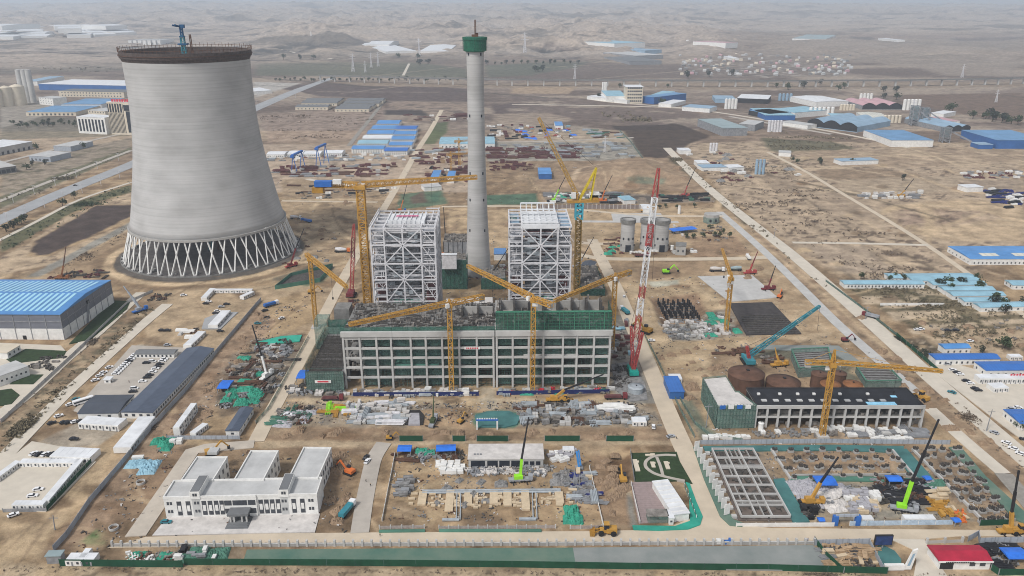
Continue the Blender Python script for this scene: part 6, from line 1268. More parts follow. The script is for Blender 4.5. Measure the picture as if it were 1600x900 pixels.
# trench pipes and pads in the dirt plot
def line3(a, b, z): p, q = G(*a), G(*b); return (p[0], p[1], z), (q[0], q[1], z)
tr = MB(); 
for o_ in (-.9, .9): p, q = line3((660,770), (876,768), .6); tr.tube((p[0], p[1]+o_, .6), (q[0], q[1]+o_, .6), .6)
single('duct_bank', tr, 'pipe_grey', 'long twin grey pipes laid across the dirt plot', 'pipe'); 
for a, b, l in (((717,771), (716,813), 'left grey duct running down the dirt plot'), ((834.5,770), (836,812), 'right grey duct running down the dirt plot')):
    p, q = line3(a, b, .5); single('cable_duct', MB().bar((p[0]-.9, p[1], .5), (q[0]-.9, q[1], .5), .5, .9).bar((p[0]+.9, p[1], .5), (q[0]+.9, q[1], .5), .5, .9).cbox((q[0]-3.5, q[1], .1), (8, 1.6, .7)), 'pipe_grey', l, 'duct')
PAD = MB().box(-2, 2, -6, 6, 0, .9).mesh('concrete_pad', 'timber_pale'); BLK = MB().box(-.8, .8, -.6, .6, 0, .8).mesh('footing_block', 'timber_pale')
def inst(name, me, loc, rz, label, cat, group, sc=None):
    o = bpy.data.objects.new(name, me); COL.objects.link(o); o.location = loc; o.rotation_euler = (0, 0, rz)
    if sc: o.scale = sc
    return tag(o, label, cat, group)
for x, y, s in ((660,780,.9), (702.5,784,1.4), (731.5,780,.95), (771.5,779,.9), (793,780,1), (821,783,1.3), (874,779,.8)):
    inst('concrete_pad', PAD, G(x, y, .05), 0, 'pale slab with a plywood top below the twin pipes', 'slab', 'pale slabs in the dirt plot', (1, s, 1))
    for d in (-8, 8): 
        for e in (-4, 0, 4): p = G(x, y); inst('footing_block', BLK, (p[0]+d*R.uniform(.5, .7), p[1]+e, .05), R.choice((0, 0, 1.57)), 'small pale footing block beside the slabs', 'block', 'footing blocks in the dirt plot', (R.uniform(.8, 2.2), 1, 1))
for k in range(46): p = G(R.uniform(648, 890), R.uniform(776, 794)); inst('footing_block', BLK, (p[0], p[1], .05), R.choice((0, 0, 1.57)), 'small pale footing block beside the slabs', 'block', 'footing blocks in the dirt plot', (R.uniform(.8, 2.2), R.uniform(.8, 1.4), 1))
# ------------------------------------------------------------------ pile caps with cages
PC = thing('pile_cap', 'pale concrete pile cap', 'pile cap'); part('block', MB().box(-1.5, 1.5, -1.3, 1.3, -.2, 1.2), 'concrete', PC)
cg = MB()
for k in range(10): a = 2*math.pi*k/10; cg.bar((1.0*math.cos(a), 1.0*math.sin(a), 1.4), (1.25*math.cos(a), 1.25*math.sin(a), 2.9), .35)
cg.lathe([(1.25, 1.8), (1.25, 2.3), (.9, 2.3)], 10); part('rebar_cage', cg, 'rebar_dark', PC); PCN = [0]
def pilecap(p, label, group, s):
    PCN[0] += 1
    if PCN[0] == 1: PC.location = p; PC['label'] = label; PC['group'] = group; PC.scale = (s, s, s)
    else: dup(PC, p, R.uniform(-.1, .1), label, group, (s*R.uniform(.8, 1.35), s*R.uniform(.8, 1.2), s*R.uniform(.8, 1.15)))
c5 = [G(*p)[:2] for p in ((1235,748), (1425,745), (1392,706), (1205,706))]; c6 = [G(*p)[:2] for p in ((1530,815), (1582,812), (1502,704), (1428,704))]
bq = lambda c, u, v: tuple(np.array(c[0])*(1-u)*(1-v)+np.array(c[1])*u*(1-v)+np.array(c[2])*u*v+np.array(c[3])*(1-u)*v)
for j in range(4):
    for i in range(8):
        for d in ((0,) if j in (0, 3) else (-.018, .018)): pilecap((*bq(c5, (i+.2)/7.4+d, j/3+R.uniform(-.05, .05)), 0), 'pale pile cap with a dark rebar cage in the left pile yard', 'pile caps in the left pile yard', .8)
for j in range(9):
    for i in range(4):
        for d in ((0, .1) if (i+j) % 2 else (0,)): pilecap((*bq(c6, (i+.1)/3.6+d, j/8+R.uniform(-.02, .02)), 0), 'pale pile cap with a dark rebar cage in the right pile yard', 'pile caps in the right pile yard', .85)
for a, b, l in (((1235,750), (1205,704), 'left'), ((1430,748), (1394,705), 'right')): p, q = line3(a, b, .7); single('ground_beam', MB().bar(p, q, 1, 1.3), 'concrete_light', f'concrete ground beam along the {l} side of the left pile yard', 'beam')
p, q = line3((1428,706), (1535,815), .7); single('ground_beam', MB().bar(p, q, 1, 1.3), 'concrete_light', 'concrete ground beam along the left side of the right pile yard', 'beam'); p, q = line3((1237,744), (1428,743), .6); single('ground_beam', MB().bar(p, q, .8, 1.1), 'concrete', 'concrete ground beam along the front of the left pile yard', 'beam')
# dark stub columns, black foundation, netted pits
c7 = [G(*p, -4.5)[:2] for p in ((1042,501), (1092,500), (1074,476), (1028,476))]; STB = MB().box(-.55, .55, -.55, .55, -.2, 5.2).mesh('stub_column', 'black_steel')
for i in range(7):
    for j in range(8):
        if R.random() < .93: inst('stub_column', STB, (*bq(c7, i/6, j/7), -4.6), 0, 'black stub column in the square excavation right of the road', 'column', 'stub columns in the excavation', (1, 1, R.uniform(.8, 1.15)))
for j in range(8): single('ground_beam', MB().bar((*bq(c7, 0, j/7), -4.1), (*bq(c7, 1, j/7), -4.1), .8, .9), 'concrete_dark', 'dark beam joining the stub columns', 'beam', group='beams joining the stub columns')
slab('ground_slab', [(1139,475),(1206,473),(1252,522),(1166,524)], mat('slab_black', (.055, .048, .047), .9, .35, .25), .3); cl = MB(); c8 = [G(*p)[:2] for p in ((1170,522), (1248,521), (1222,492), (1155,494))]
for j in range(10):
    for i in range(14): cl.cbox((*bq(c8, (i+.5)/14, (j+.5)/10), .2), (2.4, 1.0, 1.1))
o = single('starter_bars', cl, 'rebar_dark', 'rows of dark starter bars on the black square slab', 'reinforcement'); o['kind'] = 'stuff'
for l, ps, h in (('netted square pit with dark ribs behind the tanks', ((1247,590), (1298,586), (1292,557), (1235,560)), 7), ('netted pit with green rim at the right end of the black roofed building', ((1352,606), (1407,605), (1385,582), (1336,582)), 5)):
    w = [G(*p)[:2] for p in ps]; b = (*w[0], 0); r = thing('netted_pit', l, 'pit', b)
    for i in range(4): part('netting', MB().bar((*w[i], h/2), (*w[(i+1) % 4], h/2), .15, h), 'net_pale', r, off=b); part('rim', MB().bar((*w[i], h), (*w[(i+1) % 4], h), .8, .4), 'net_ground', r, off=b)
    part('floor', MB().prism(w, 0, h*.6), 'stone_grey', r, off=b); rb = MB()
    for k in range(9): rb.bar((*lerp(w[0], w[3], k/9+.05), h*.62), (*lerp(w[1], w[2], k/9+.05), h*.62), .5)
    part('ribs', rb, 'rebar_dark', r, off=b)
w = [G(*p)[:2] for p in ((430,452), (500,440), (520,417), (455,432))]; b = (*w[0], 0); r = thing('netted_pit', 'long netted basin with a green rim by the cooling tower ring road', 'pit', b)
for i in range(4): part('netting', MB().bar((*w[i], 1.6), (*w[(i+1) % 4], 1.6), .2, 3.6), 'net_ground', r, off=b)
part('floor', MB().prism(w, -.3, .5), 'rebar_dark', r, off=b)
# ------------------------------------------------------------------ netted and steel structures round the chimney
for l, ps, h, m_, fm in (('green netted block left of the chimney foot', ((690,452), (730,452), (690,440)), 26, 'net_green', 'concrete_dark'), ('dark steel duct structure behind the chimney', ((694,418), (738,418), (694,402)), 24, 'mid_steel', 'rebar_dark'), ('green netted plot right of the right boiler', ((908,462), (944,460), (904,425)), 6, 'net_green', 'rebar_dark'), ('low netted block between the chimney and the right boiler', ((752,452), (790,452), (752,436)), 10, 'net_green', 'concrete_dark')):
    a, b_, c = (G(*p) for p in ps); Lx = dist(a, b_); Dp = abs(c[1]-a[1]); r = thing('service_structure', l, 'structure', a); part('frame', MB().box(.5, Lx-.5, .5, Dp-.5, 0, h-.5), fm, r); part('cladding', MB().box(0, Lx, -.2, -.05, 0, h).box(-.2, -.05, 0, Dp, 0, h).box(Lx+.05, Lx+.2, 0, Dp, 0, h), m_, r); cl = MB()
    for k in range(60): cl.cbox((R.uniform(1, Lx-2), R.uniform(1, Dp-1), h-.5), (R.uniform(1, 5), R.uniform(.4, 1.5), R.uniform(.3, 2)), R.choice((0, 1.57)))
    part('roof_clutter', cl, 'mixed_grey', r)['kind'] = 'stuff'; fm_ = MB()
    for k in range(7): fm_.bar((Lx*k/6, -.4, 0), (Lx*k/6, -.4, h+.5), .35)
    part('scaffold_poles', fm_, 'black_steel' if 'duct' in l else 'net_dark', r)
house('blue and white double container behind the chimney', (772, 397), (790, 397), (772, 388), 6, 'white_wall', 'roof_blue', 'flat', 'container_store', 'store'); house('white hut with a slate roof right of the luffing crane', (908, 414), (926, 416), (905, 406), 5, 'white_wall', 'roof_slate_dark', 'gabley', 'hut', 'hut', rise=1)
house('white pipe bridge frame over the green netted block', (690, 398), (713, 398), (690, 396), 12, 'white_steel', 'white_roof', 'flat', 'pipe_bridge', 'bridge', z=20)
# ------------------------------------------------------------------ stored materials
def lump(seed, sx, sy, h, n=14):
    rr = random.Random(seed); mb = MB(); g = [[0]*(n+1) for _ in range(n+1)]
    for i in range(n+1):
        for j in range(n+1):
            u, v = i/n*2-1, j/n*2-1; e = max(0, 1-max(abs(u), abs(v))**3); g[i][j] = h*e*(0.35+0.65*rr.random()) if e > .02 else -.2
    mb.add([((i/n*2-1)*sx/2+rr.uniform(-.1, .1), (j/n*2-1)*sy/2+rr.uniform(-.1, .1), g[i][j]) for i in range(n+1) for j in range(n+1)], [(i*(n+1)+j, (i+1)*(n+1)+j, (i+1)*(n+1)+j+1, i*(n+1)+j+1) for i in range(n) for j in range(n)]); return mb
def stack(seed, kind):
    rr = random.Random(seed); mb = MB()
    if kind == 'pipe':
        for row in range(3):
            for k in range(6-row): mb.tube((-4, (k-2.5+row*.5)*.62, .3+row*.52), (4+rr.uniform(-.6, .6), (k-2.5+row*.5)*.62, .3+row*.52), .29, n=6)
    elif kind == 'board':
        z = 0
        for k in range(rr.randint(3, 6)): t_ = rr.uniform(.25, .6); mb.cbox((rr.uniform(-.3, .3), rr.uniform(-.2, .2), z), (rr.uniform(3, 4.4), rr.uniform(1.2, 1.9), t_), rr.uniform(-.06, .06)); z += t_+.06
    elif kind == 'bars':
        for k in range(22): y = rr.uniform(-1.3, 1.3); mb.bar((-5+rr.uniform(-.8, .8), y, rr.uniform(.1, .9)), (5+rr.uniform(-.8, .8), y+rr.uniform(-.3, .3), rr.uniform(.1, .9)), .2)
    elif kind == 'beam':
        for k in range(5): mb.cbox((rr.uniform(-.5, .5), (k-2)*.9, 0), (rr.uniform(7, 9.5), .45, .75)); mb.cbox((0, (k-2)*.9, .75), (8, .7, .12))
    elif kind == 'loose':
        for k in range(12): mb.cbox((rr.uniform(-2.4, 2.4), rr.uniform(-1.8, 1.8), rr.choice((0, 0, .4))), (rr.uniform(.5, 2.6), rr.uniform(.3, 1.0), rr.uniform(.3, 1.1)), rr.uniform(0, 3.1))
    elif kind == 'block':
        for k in range(4): mb.cbox((rr.uniform(-.2, .2)+(k % 2)*2.6-1.3, (k//2)*1.5-.75, 0), (2.4, 1.35, rr.uniform(1.2, 2.0)), rr.uniform(-.05, .05))
    elif kind == 'heap': return lump(seed, 7, 5, 2.2)
    elif kind == 'sheet': return lump(seed, 9, 6, 1.3)
    elif kind == 'girder':
        mb.lattice((-7, 0, 1), (7, 0, 1), 1.6, 6, .4)
        mb.lattice((-7, 2.2, 1), (6, 2.2, 1), 1.6, 6, .4)
    return mb
SM = {}
LO = {'rust': ('scrap_heap', 'heap of scrap'), 'maroon_steel': ('steel_parts', 'heap of steel parts'), 'stone_grey': ('rubble_heap', 'heap of rubble'), 'mid_steel': ('scaffold_parts', 'heap of scaffold parts'), 'rebar_dark': ('formwork_heap', 'heap of formwork')}
def nm_(kind, m): return ('earth_heap', 'heap of earth') if m == 'soil_heap' else LO.get(m, NM[kind]) if kind == 'loose' else NM[kind]
def smesh(kind, m, v):
    k = (kind, m, v)
    if k not in SM: SM[k] = stack(hash_(k), kind).mesh(nm_(kind, m)[0], m)
    return SM[k]
def hash_(k): return sum(ord(c)*(i+1) for i, c in enumerate(str(k)))
NM = {'pipe': ('pipe_stack', 'stack of tubes'), 'board': ('panel_stack', 'stack of panels'), 'bars': ('rebar_bundle', 'bundle of reinforcing bars'), 'beam': ('steel_beams', 'row of steel beams'), 'loose': ('loose_parts', 'loose heap of building parts'), 'block': ('wrapped_pallets', 'set of wrapped pallets'), 'heap': ('covered_heap', 'sheet covered heap'), 'sheet': ('tarpaulin', 'crumpled tarpaulin'), 'girder': ('lattice_girder', 'pair of lattice girders')}
MN = {'soil_heap': 'brown', 'pipe_grey': 'grey', 'mixed_grey': 'mixed grey', 'maroon_steel': 'maroon', 'rust': 'rusty', 'black_steel': 'black', 'white_wall': 'white', 'timber': 'timber coloured', 'timber_pale': 'pale timber', 'tarp_green': 'bright green', 'tarp_white': 'white', 'tarp_blue': 'blue', 'stone_grey': 'stone grey', 'yellow': 'yellow', 'concrete_light': 'pale grey', 'rebar_dark': 'dark', 'mid_steel': 'steel grey', 'slab_pale': 'pale', 'red': 'red', 'net_ground': 'green', 'orange': 'orange', 'white_steel': 'off white', 'lime': 'lime', 'roof_blue_pale': 'pale blue', 'grey_steel': 'grey steel', 'banner_red': 'red', 'yellow_dark': 'ochre', 'navy': 'navy', 'red_dark': 'dark red'}
def inpoly(x, y, w):
    c = False
    for a, b in zip(w, w[1:]+w[:1]):
        if (a[1] > y) != (b[1] > y) and x < (b[0]-a[0])*(y-a[1])/(b[1]-a[1])+a[0]: c = not c
    return c
def scatter(poly, n, items, where, rz=(0, 0, 1.57), s=(.8, 1.3), gap=3.0, jit=.12):
    w = [G(*p)[:2] for p in poly]; x0, x1 = min(p[0] for p in w), max(p[0] for p in w); y0, y1 = min(p[1] for p in w), max(p[1] for p in w); got = []; tr_ = 0
    while len(got) < n and tr_ < n*25:
        tr_ += 1; x, y = R.uniform(x0, x1), R.uniform(y0, y1)
        y = round(y/13)*13+R.uniform(-1, 1) if rz == (0,) and gap >= 6 else y
        if not inpoly(x, y, w) or any(abs(x-a)+abs(y-b) < gap for a, b in got): continue
        got.append((x, y)); kind, m = R.choice(items); sc = R.uniform(*s); nm, ds = nm_(kind, m)
        inst(nm, smesh(kind, m, R.randint(0, 2)), (x, y, .02), R.choice(rz)+R.uniform(-jit, jit), f'{MN[m]} {ds} {where}', ds.split(' of ')[0] if ' of ' in ds else ds.split()[-1], f'{MN[m]} {ds} {where}', (sc, sc, sc*R.uniform(.8, 1.2)))
GRY = [('pipe','pipe_grey'), ('board','mixed_grey'), ('loose','mixed_grey'), ('loose','mid_steel'), ('bars','rebar_dark'), ('beam','pipe_grey'), ('block','concrete_light')]
scatter([(552,612),(745,611),(745,618),(552,618)], 62, GRY+[('board','white_wall'), ('block','slab_pale')], 'behind the navy hoarding', gap=3.2, s=(.7, 1.1)); scatter([(778,610),(955,606),(955,613),(778,615)], 44, GRY+[('sheet','tarp_green'), ('loose','banner_red')], 'between the hall and the navy hoarding', s=(.7, 1.1))
scatter([(540,632),(640,630),(632,662),(550,662)], 62, [('pipe','pipe_grey'), ('board','slab_pale'), ('board','concrete_light'), ('beam','pipe_grey'), ('block','concrete_light'), ('pipe','white_steel'), ('loose','mixed_grey')], 'in the middle of the material yard', gap=4.2); scatter([(512,634),(545,633),(548,646),(510,645)], 10, [('bars','yellow'), ('bars','lime'), ('beam','yellow')], 'near the truck in the material yard', gap=3); scatter([(438,640),(485,638),(485,662),(430,663)], 26, [('loose','rust'), ('loose','rebar_dark'), ('sheet','tarp_white'), ('bars','net_ground'), ('loose','mixed_grey')], 'at the left end of the material yard', gap=4)
scatter([(800,632),(985,632),(1010,662),(820,664)], 95, GRY+[('bars','rust'), ('loose','stone_grey'), ('loose','rebar_dark'), ('board','stone_grey')], 'in the right part of the material yard', gap=4.4); scatter([(893,632),(932,632),(935,645),(893,645)], 12, [('bars','rust'), ('pipe','pipe_grey'), ('bars','mid_steel')], 'beside the portal in the material yard', (1.57,), gap=3); scatter([(945,634),(978,633),(980,640),(945,641)], 5, [('pipe','white_wall'), ('beam','white_steel')], 'at the far right of the material yard', (0,), gap=3, s=(1.1, 1.5))
scatter([(345,590),(365,560),(400,535),(465,528),(455,570),(415,630),(350,640)], 66, [('bars','rebar_dark'), ('loose','rust'), ('bars','rust'), ('loose','rebar_dark'), ('sheet','tarp_green'), ('pipe','mixed_grey'), ('board','mixed_grey'), ('loose','mid_steel')], 'in the green covered yard', gap=4.6); scatter([(350,612),(405,608),(420,620),(385,634),(350,634)], 9, [('heap','tarp_green'), ('sheet','tarp_green'), ('loose','rebar_dark')], 'at the front of the green covered yard', (0, .6, 1.2), gap=5, s=(1, 1.4)); scatter([(402,540),(455,537),(445,560),(405,558)], 24, [('board','mid_steel'), ('loose','white_wall'), ('board','concrete_light'), ('loose','mid_steel')], 'at the back of the green covered yard', gap=3)
scatter([(450,606),(480,600),(545,614),(540,620),(450,618)], 26, [('loose','mid_steel'), ('loose','rebar_dark'), ('board','mixed_grey'), ('block','slab_pale')], 'at the foot of the netted annexe', gap=3)
scatter([(956,500),(982,500),(990,560),(960,560)], 24, [('loose','mixed_grey'), ('board','maroon_steel'), ('board','mid_steel'), ('loose','rust'), ('board','roof_blue_pale')], 'between the hall end and the striped crane', gap=4); scatter([(955,575),(978,570),(985,600),(962,612)], 18, [('loose','stone_grey'), ('loose','rebar_dark')], 'at the right corner of the hall', gap=4)
scatter([(1030,504),(1095,501),(1122,516),(1112,529),(1052,531)], 60, [('board','concrete_light'), ('block','slab_pale'), ('loose','mid_steel'), ('loose','stone_grey'), ('board','mixed_grey')], 'in the stone yard below the stub columns', gap=3.4, s=(.7, 1.2)); scatter([(1100,492),(1130,488),(1160,518),(1110,526)], 22, [('loose','mixed_grey'), ('loose','rust'), ('block','slab_pale'), ('sheet','tarp_green')], 'at the foot of the slim yellow crane', gap=4)
scatter([(1180,672),(1445,670),(1440,682),(1180,682)], 46, [('loose','mixed_grey'), ('board','concrete_light'), ('loose','stone_grey'), ('block','white_wall'), ('beam','mid_steel')], 'in front of the black roofed building', gap=3.6); scatter([(1105,686),(1170,686),(1165,683),(1105,683)], 9, [('block','white_wall')], 'in a row below the netted building', (0,), gap=3.2); scatter([(1362,689),(1420,689),(1420,686),(1362,686)], 9, [('block','white_wall'), ('board','white_wall')], 'in a row before the right end of the black roof', (0,), gap=3.2); scatter([(1110,545),(1160,540),(1225,560),(1215,572),(1130,556)], 20, [('loose','mixed_grey'), ('loose','rust'), ('bars','rust')], 'round the teal crawler crane', gap=5)
scatter([(1237,752),(1262,752),(1275,778),(1255,780)], 9, [('sheet','tarp_white')], 'at the left of the pile yard', (.3, 1), gap=5, s=(1, 1.3)); scatter([(1282,758),(1330,760),(1310,795),(1275,785)], 14, [('sheet','tarp_white'), ('sheet','slab_pale'), ('loose','mid_steel')], 'under the yellow crane boom', (.3, 1), gap=5); scatter([(1325,770),(1368,770),(1368,802),(1330,802)], 26, [('block','white_wall'), ('block','tarp_white'), ('block','timber_pale')], 'at the middle of the pile yard', gap=3.6, s=(.9, 1.3)); scatter([(1365,750),(1442,752),(1445,785),(1420,800),(1372,778)], 46, [('pipe','black_steel'), ('beam','black_steel'), ('bars','rebar_dark'), ('loose','rust'), ('loose','mid_steel')], 'round the lime crane', (0, 0, .3), gap=4); scatter([(1452,785),(1475,783),(1488,806),(1465,806)], 12, [('loose','yellow'), ('bars','yellow'), ('board','yellow')], 'beside the pale timber stack', gap=3); scatter([(1455,770),(1478,770),(1480,782),(1460,782)], 6, [('board','timber_pale')], 'right of the lime crane', (0,), gap=3.2, s=(1.1, 1.5)); scatter([(1478,790),(1510,806),(1505,816),(1490,808)], 8, [('board','timber_pale'), ('loose','orange'), ('loose','yellow')], 'by the small corner canopy', gap=3); scatter([(1440,755),(1470,755),(1472,765),(1450,766)], 5, [('heap','net_ground'), ('sheet','tarp_white')], 'below the small blue canopy', gap=4); scatter([(1240,785),(1275,790),(1270,812),(1262,812)], 8, [('loose','rebar_dark'), ('board','black_steel')], 'at the teal strip of the pile yard', gap=4)
scatter([(1284,855),(1350,853),(1372,882),(1305,884)], 40, [('board','timber'), ('board','timber_pale'), ('bars','timber'), ('loose','timber'), ('loose','rebar_dark'), ('bars','mid_steel')], 'in the timber yard', (0, .2, 1.3), gap=3.2); scatter([(1530,852),(1580,853),(1590,885),(1555,890)], 26, [('pipe','black_steel'), ('beam','black_steel'), ('loose','rebar_dark'), ('loose','mid_steel')], 'right of the red roofed gatehouse', (0, 0, .2), gap=4)
scatter([(687,723),(720,723),(722,740),(690,742)], 10, [('block','white_wall')], 'below the torn blue canopy', (0,), gap=3.2); scatter([(860,708),(893,706),(890,722),(862,724)], 9, [('block','white_wall'), ('block','tarp_white')], 'right of the low white building', (0, .5), gap=3.2); scatter([(725,732),(860,732),(855,742),(735,742)], 34, [('loose','mid_steel'), ('loose','stone_grey'), ('loose','slab_pale')], 'in front of the low white building', gap=3.4); scatter([(884,740),(922,740),(932,786),(898,782)], 34, [('loose','mid_steel'), ('bars','mid_steel'), ('loose','mixed_grey'), ('board','timber_pale'), ('pipe','pipe_grey'), ('bars','mid_steel'), ('bars','navy')], 'along the right fence of the dirt plot', gap=3.4); scatter([(618,752),(645,750),(640,775),(616,776)], 12, [('board','mid_steel'), ('board','stone_grey')], 'along the left fence of the dirt plot', (0,), gap=3); scatter([(622,706),(720,706),(720,716),(625,722)], 28, [('loose','mixed_grey'), ('loose','rebar_dark'), ('bars','rust'), ('loose','mid_steel')], 'below the two blue canopies', gap=4); scatter([(655,704),(680,702),(680,709),(655,711)], 3, [('heap','tarp_green')], 'between the two blue canopies', gap=5); scatter([(884,800),(898,798),(900,812),(886,812)], 2, [('heap','tarp_green')], 'at the right corner of the dirt plot', gap=5, s=(1.3, 1.6)); scatter([(700,745),(790,752),(760,790),(680,790)], 12, [('heap','stone_grey')], 'on the bare ground of the dirt plot', (0, 1), gap=12, s=(.6, 1)); scatter([(865,738),(885,738),(885,755),(862,755)], 4, [('heap','stone_grey')], 'beside the green crane of the dirt plot', gap=4, s=(1, 1.5))
scatter([(200,868),(270,866),(275,876),(205,878)], 14, [('sheet','tarp_green'), ('loose','rust'), ('loose','mixed_grey'), ('loose','white_wall')], 'behind the bottom left hoarding', gap=3.2); scatter([(275,862),(345,860),(345,874),(280,876)], 12, [('board','black_steel'), ('board','white_wall'), ('board','mid_steel'), ('sheet','net_ground')], 'at the bottom of the boundary wall', gap=3.5); scatter([(245,690),(278,686),(275,700),(250,702)], 5, [('heap','tarp_green'), ('block','white_wall')], 'below the double stacked cabins', gap=4); scatter([(213,718),(236,715),(234,732),(215,732)], 4, [('board','white_wall'), ('sheet','roof_blue_pale')], 'on the slope left of the pale track', gap=4, s=(1.2, 1.6)); scatter([(232,462),(262,458),(262,470),(232,470)], 8, [('loose','rust'), ('loose','rebar_dark')], 'north of the office road', gap=4); scatter([(285,510),(320,515),(310,530),(270,525)], 9, [('loose','rebar_dark'), ('pipe','white_wall'), ('loose','rust')], 'beside the stepped cabins', gap=4)
STL = [('beam','maroon_steel'), ('bars','maroon_steel'), ('girder','maroon_steel'), ('beam','rust'), ('loose','maroon_steel'), ('board','maroon_steel')]
scatter([(760,233),(905,230),(905,248),(760,248)], 90, STL+[('beam','mid_steel')], 'in the rear maroon steel yard', (0,), gap=6, s=(1.2, 2)); scatter([(762,226),(980,222),(995,248),(905,248)], 60, [('beam','mid_steel'), ('pipe','pipe_grey'), ('board','mixed_grey')], 'in the rear grey steel yard', (0,), gap=7, s=(1.2, 2)); scatter([(425,262),(620,256),(600,276),(430,278)], 70, STL+[('beam','mid_steel'), ('board','concrete_light')], 'under the blue gantries', (0,), gap=7, s=(1.2, 2)); scatter([(400,240),(640,240),(640,252),(410,252)], 60, [('board','concrete_light'), ('block','white_wall'), ('pipe','pipe_grey'), ('beam','mid_steel')], 'below the far dormitories', (0,), gap=7, s=(1.1, 1.7)); scatter([(670,262),(735,262),(735,284),(670,284)], 36, STL+[('loose','mixed_grey'), ('block','white_wall'), ('pipe','black_steel')], 'behind the long crane jib', gap=6, s=(1.1, 1.7)); scatter([(765,255),(830,254),(830,268),(770,268)], 24, STL, 'right of the chimney', (0,), gap=6, s=(1.1, 1.8))
scatter([(852,302),(955,302),(990,306),(985,318),(855,317)], 70, [('pipe','black_steel'), ('beam','mid_steel'), ('loose','mixed_grey'), ('girder','mid_steel'), ('sheet','tarp_green'), ('bars','rust'), ('block','white_wall')], 'in the steel yard before the earth mound', (0, 0, .3), gap=5, s=(1, 1.5)); scatter([(1030,305),(1100,303),(1112,314),(1040,315)], 34, [('pipe','black_steel'), ('beam','black_steel'), ('bars','rebar_dark'), ('board','net_ground')], 'at the right end of the rear steel yard', (0, .2), gap=5, s=(1, 1.5)); scatter([(800,198),(890,197),(900,216),(810,218)], 60, [('block','white_wall'), ('loose','red'), ('loose','mid_steel'), ('sheet','tarp_blue'), ('pipe','black_steel'), ('board','timber'), ('board','roof_blue_pale')], 'in the far mixed yard', gap=6, s=(1.2, 1.9)); scatter([(910,202),(965,206),(975,218),(920,216)], 24, [('pipe','pipe_grey'), ('beam','rust'), ('bars','net_ground')], 'at the right of the far mixed yard', (0, .4), gap=7, s=(1.2, 2)); scatter([(1345,302),(1440,300),(1440,310),(1350,311)], 26, [('board','slab_pale'), ('board','white_wall'), ('pipe','mid_steel')], 'in the far right casting field', (0,), gap=7, s=(1.1, 1.8)); scatter([(1535,295),(1600,300),(1600,330),(1560,322)], 34, [('bars','navy'), ('loose','navy'), ('pipe','black_steel'), ('block','white_wall')], 'at the right edge of the casting field', (0, .3), gap=6, s=(1.2, 2)); scatter([(1500,268),(1600,268),(1600,280),(1510,280)], 26, [('block','white_wall'), ('loose','maroon_steel'), ('loose','mid_steel')], 'beyond the casting field', (0,), gap=8, s=(1.2, 2)); scatter([(948,374),(968,372),(972,398),(950,398)], 16, [('loose','maroon_steel'), ('heap','tarp_green'), ('bars','rust')], 'left of the silos', gap=4); scatter([(970,398),(1090,396),(1085,390),(1060,386)], 20, [('loose','concrete_light'), ('block','white_wall'), ('loose','rust')], 'at the foot of the silos', gap=4); scatter([(1090,352),(1125,352),(1135,375),(1100,378)], 16, [('loose','mixed_grey'), ('loose','rust')], 'right of the blue shelter', gap=5); scatter([(540,470),(570,468),(575,490),(545,495)], 20, [('board','maroon_steel'), ('loose','rust'), ('loose','rebar_dark')], 'behind the netted annexe', gap=4); scatter([(725,415),(800,412),(800,440),(730,440)], 26, [('loose','maroon_steel'), ('loose','mixed_grey'), ('block','white_wall')], 'round the chimney foot', gap=5); scatter([(1050,350),(1090,368),(1065,372),(1048,366)], 8, [('loose','mixed_grey'), ('board','slab_pale')], 'by the blue shelter', gap=5)
scatter([(75,430),(165,420),(165,434),(80,436)], 20, [('loose','maroon_steel'), ('bars','rebar_dark'), ('loose','rebar_dark')], 'behind the blue warehouse', gap=5); scatter([(400,395),(520,360),(540,400),(480,430)], 14, [('loose','rust'), ('heap','stone_grey'), ('loose','mixed_grey')], 'on the bare ground east of the cooling tower', gap=12); scatter([(45,575),(70,560),(103,557),(80,578)], 12, [('board','mixed_grey'), ('loose','rebar_dark')], 'beside the white left edge building', gap=4)
sq = [G(*p, .9)[:2] for p in ((638,663), (656,663), (655,645), (640,645))]; single('covered_pallet', MB().prism(sq, 0, .9), 'tarp_white', 'white sheet lying on a black mat in the bare yard before the hall', 'sheet', (*sq[0], 0), off=True); slab('ground_mat', [(630,664),(661,664),(663,650),(656,642),(640,642),(633,652)], 'floor_black', .25)

SH = [('heap', 'soil_heap')]
for p_, n_, w_ in (([(450,660),(640,672),(1040,675),(1040,684),(420,684)], 16, 'along the dirt haul road below the material yard'), ([(530,705),(552,706),(540,820),(505,828)], 8, 'on the slope right of the white wings'), ([(930,705),(960,700),(985,750),(960,815),(940,800)], 14, 'in the dug strip left of the lawn'), ([(1010,540),(1100,545),(1160,590),(1060,600)], 10, 'on the rutted ground left of the tanks'), ([(1090,430),(1190,420),(1230,470),(1130,475)], 8, 'round the pale slab by the slim crane'), ([(450,300),(550,300),(540,390),(470,380)], 16, 'on the bare ground right of the cooling tower'), ([(240,720),(330,600),(400,490),(420,500),(330,640)], 16, 'on the slope beside the grey fence'), ([(1330,480),(1440,590),(1560,700),(1550,730),(1400,600)], 18, 'between the two right hand roads'), ([(1110,600),(1095,640),(1060,620),(1075,596)], 5, 'left of the netted building'), ([(780,345),(900,350),(890,370),(780,368)], 8, 'behind the right boiler')): scatter(p_, n_, SH, w_, (0, .7, 1.5), (.6, 1.3), 6)
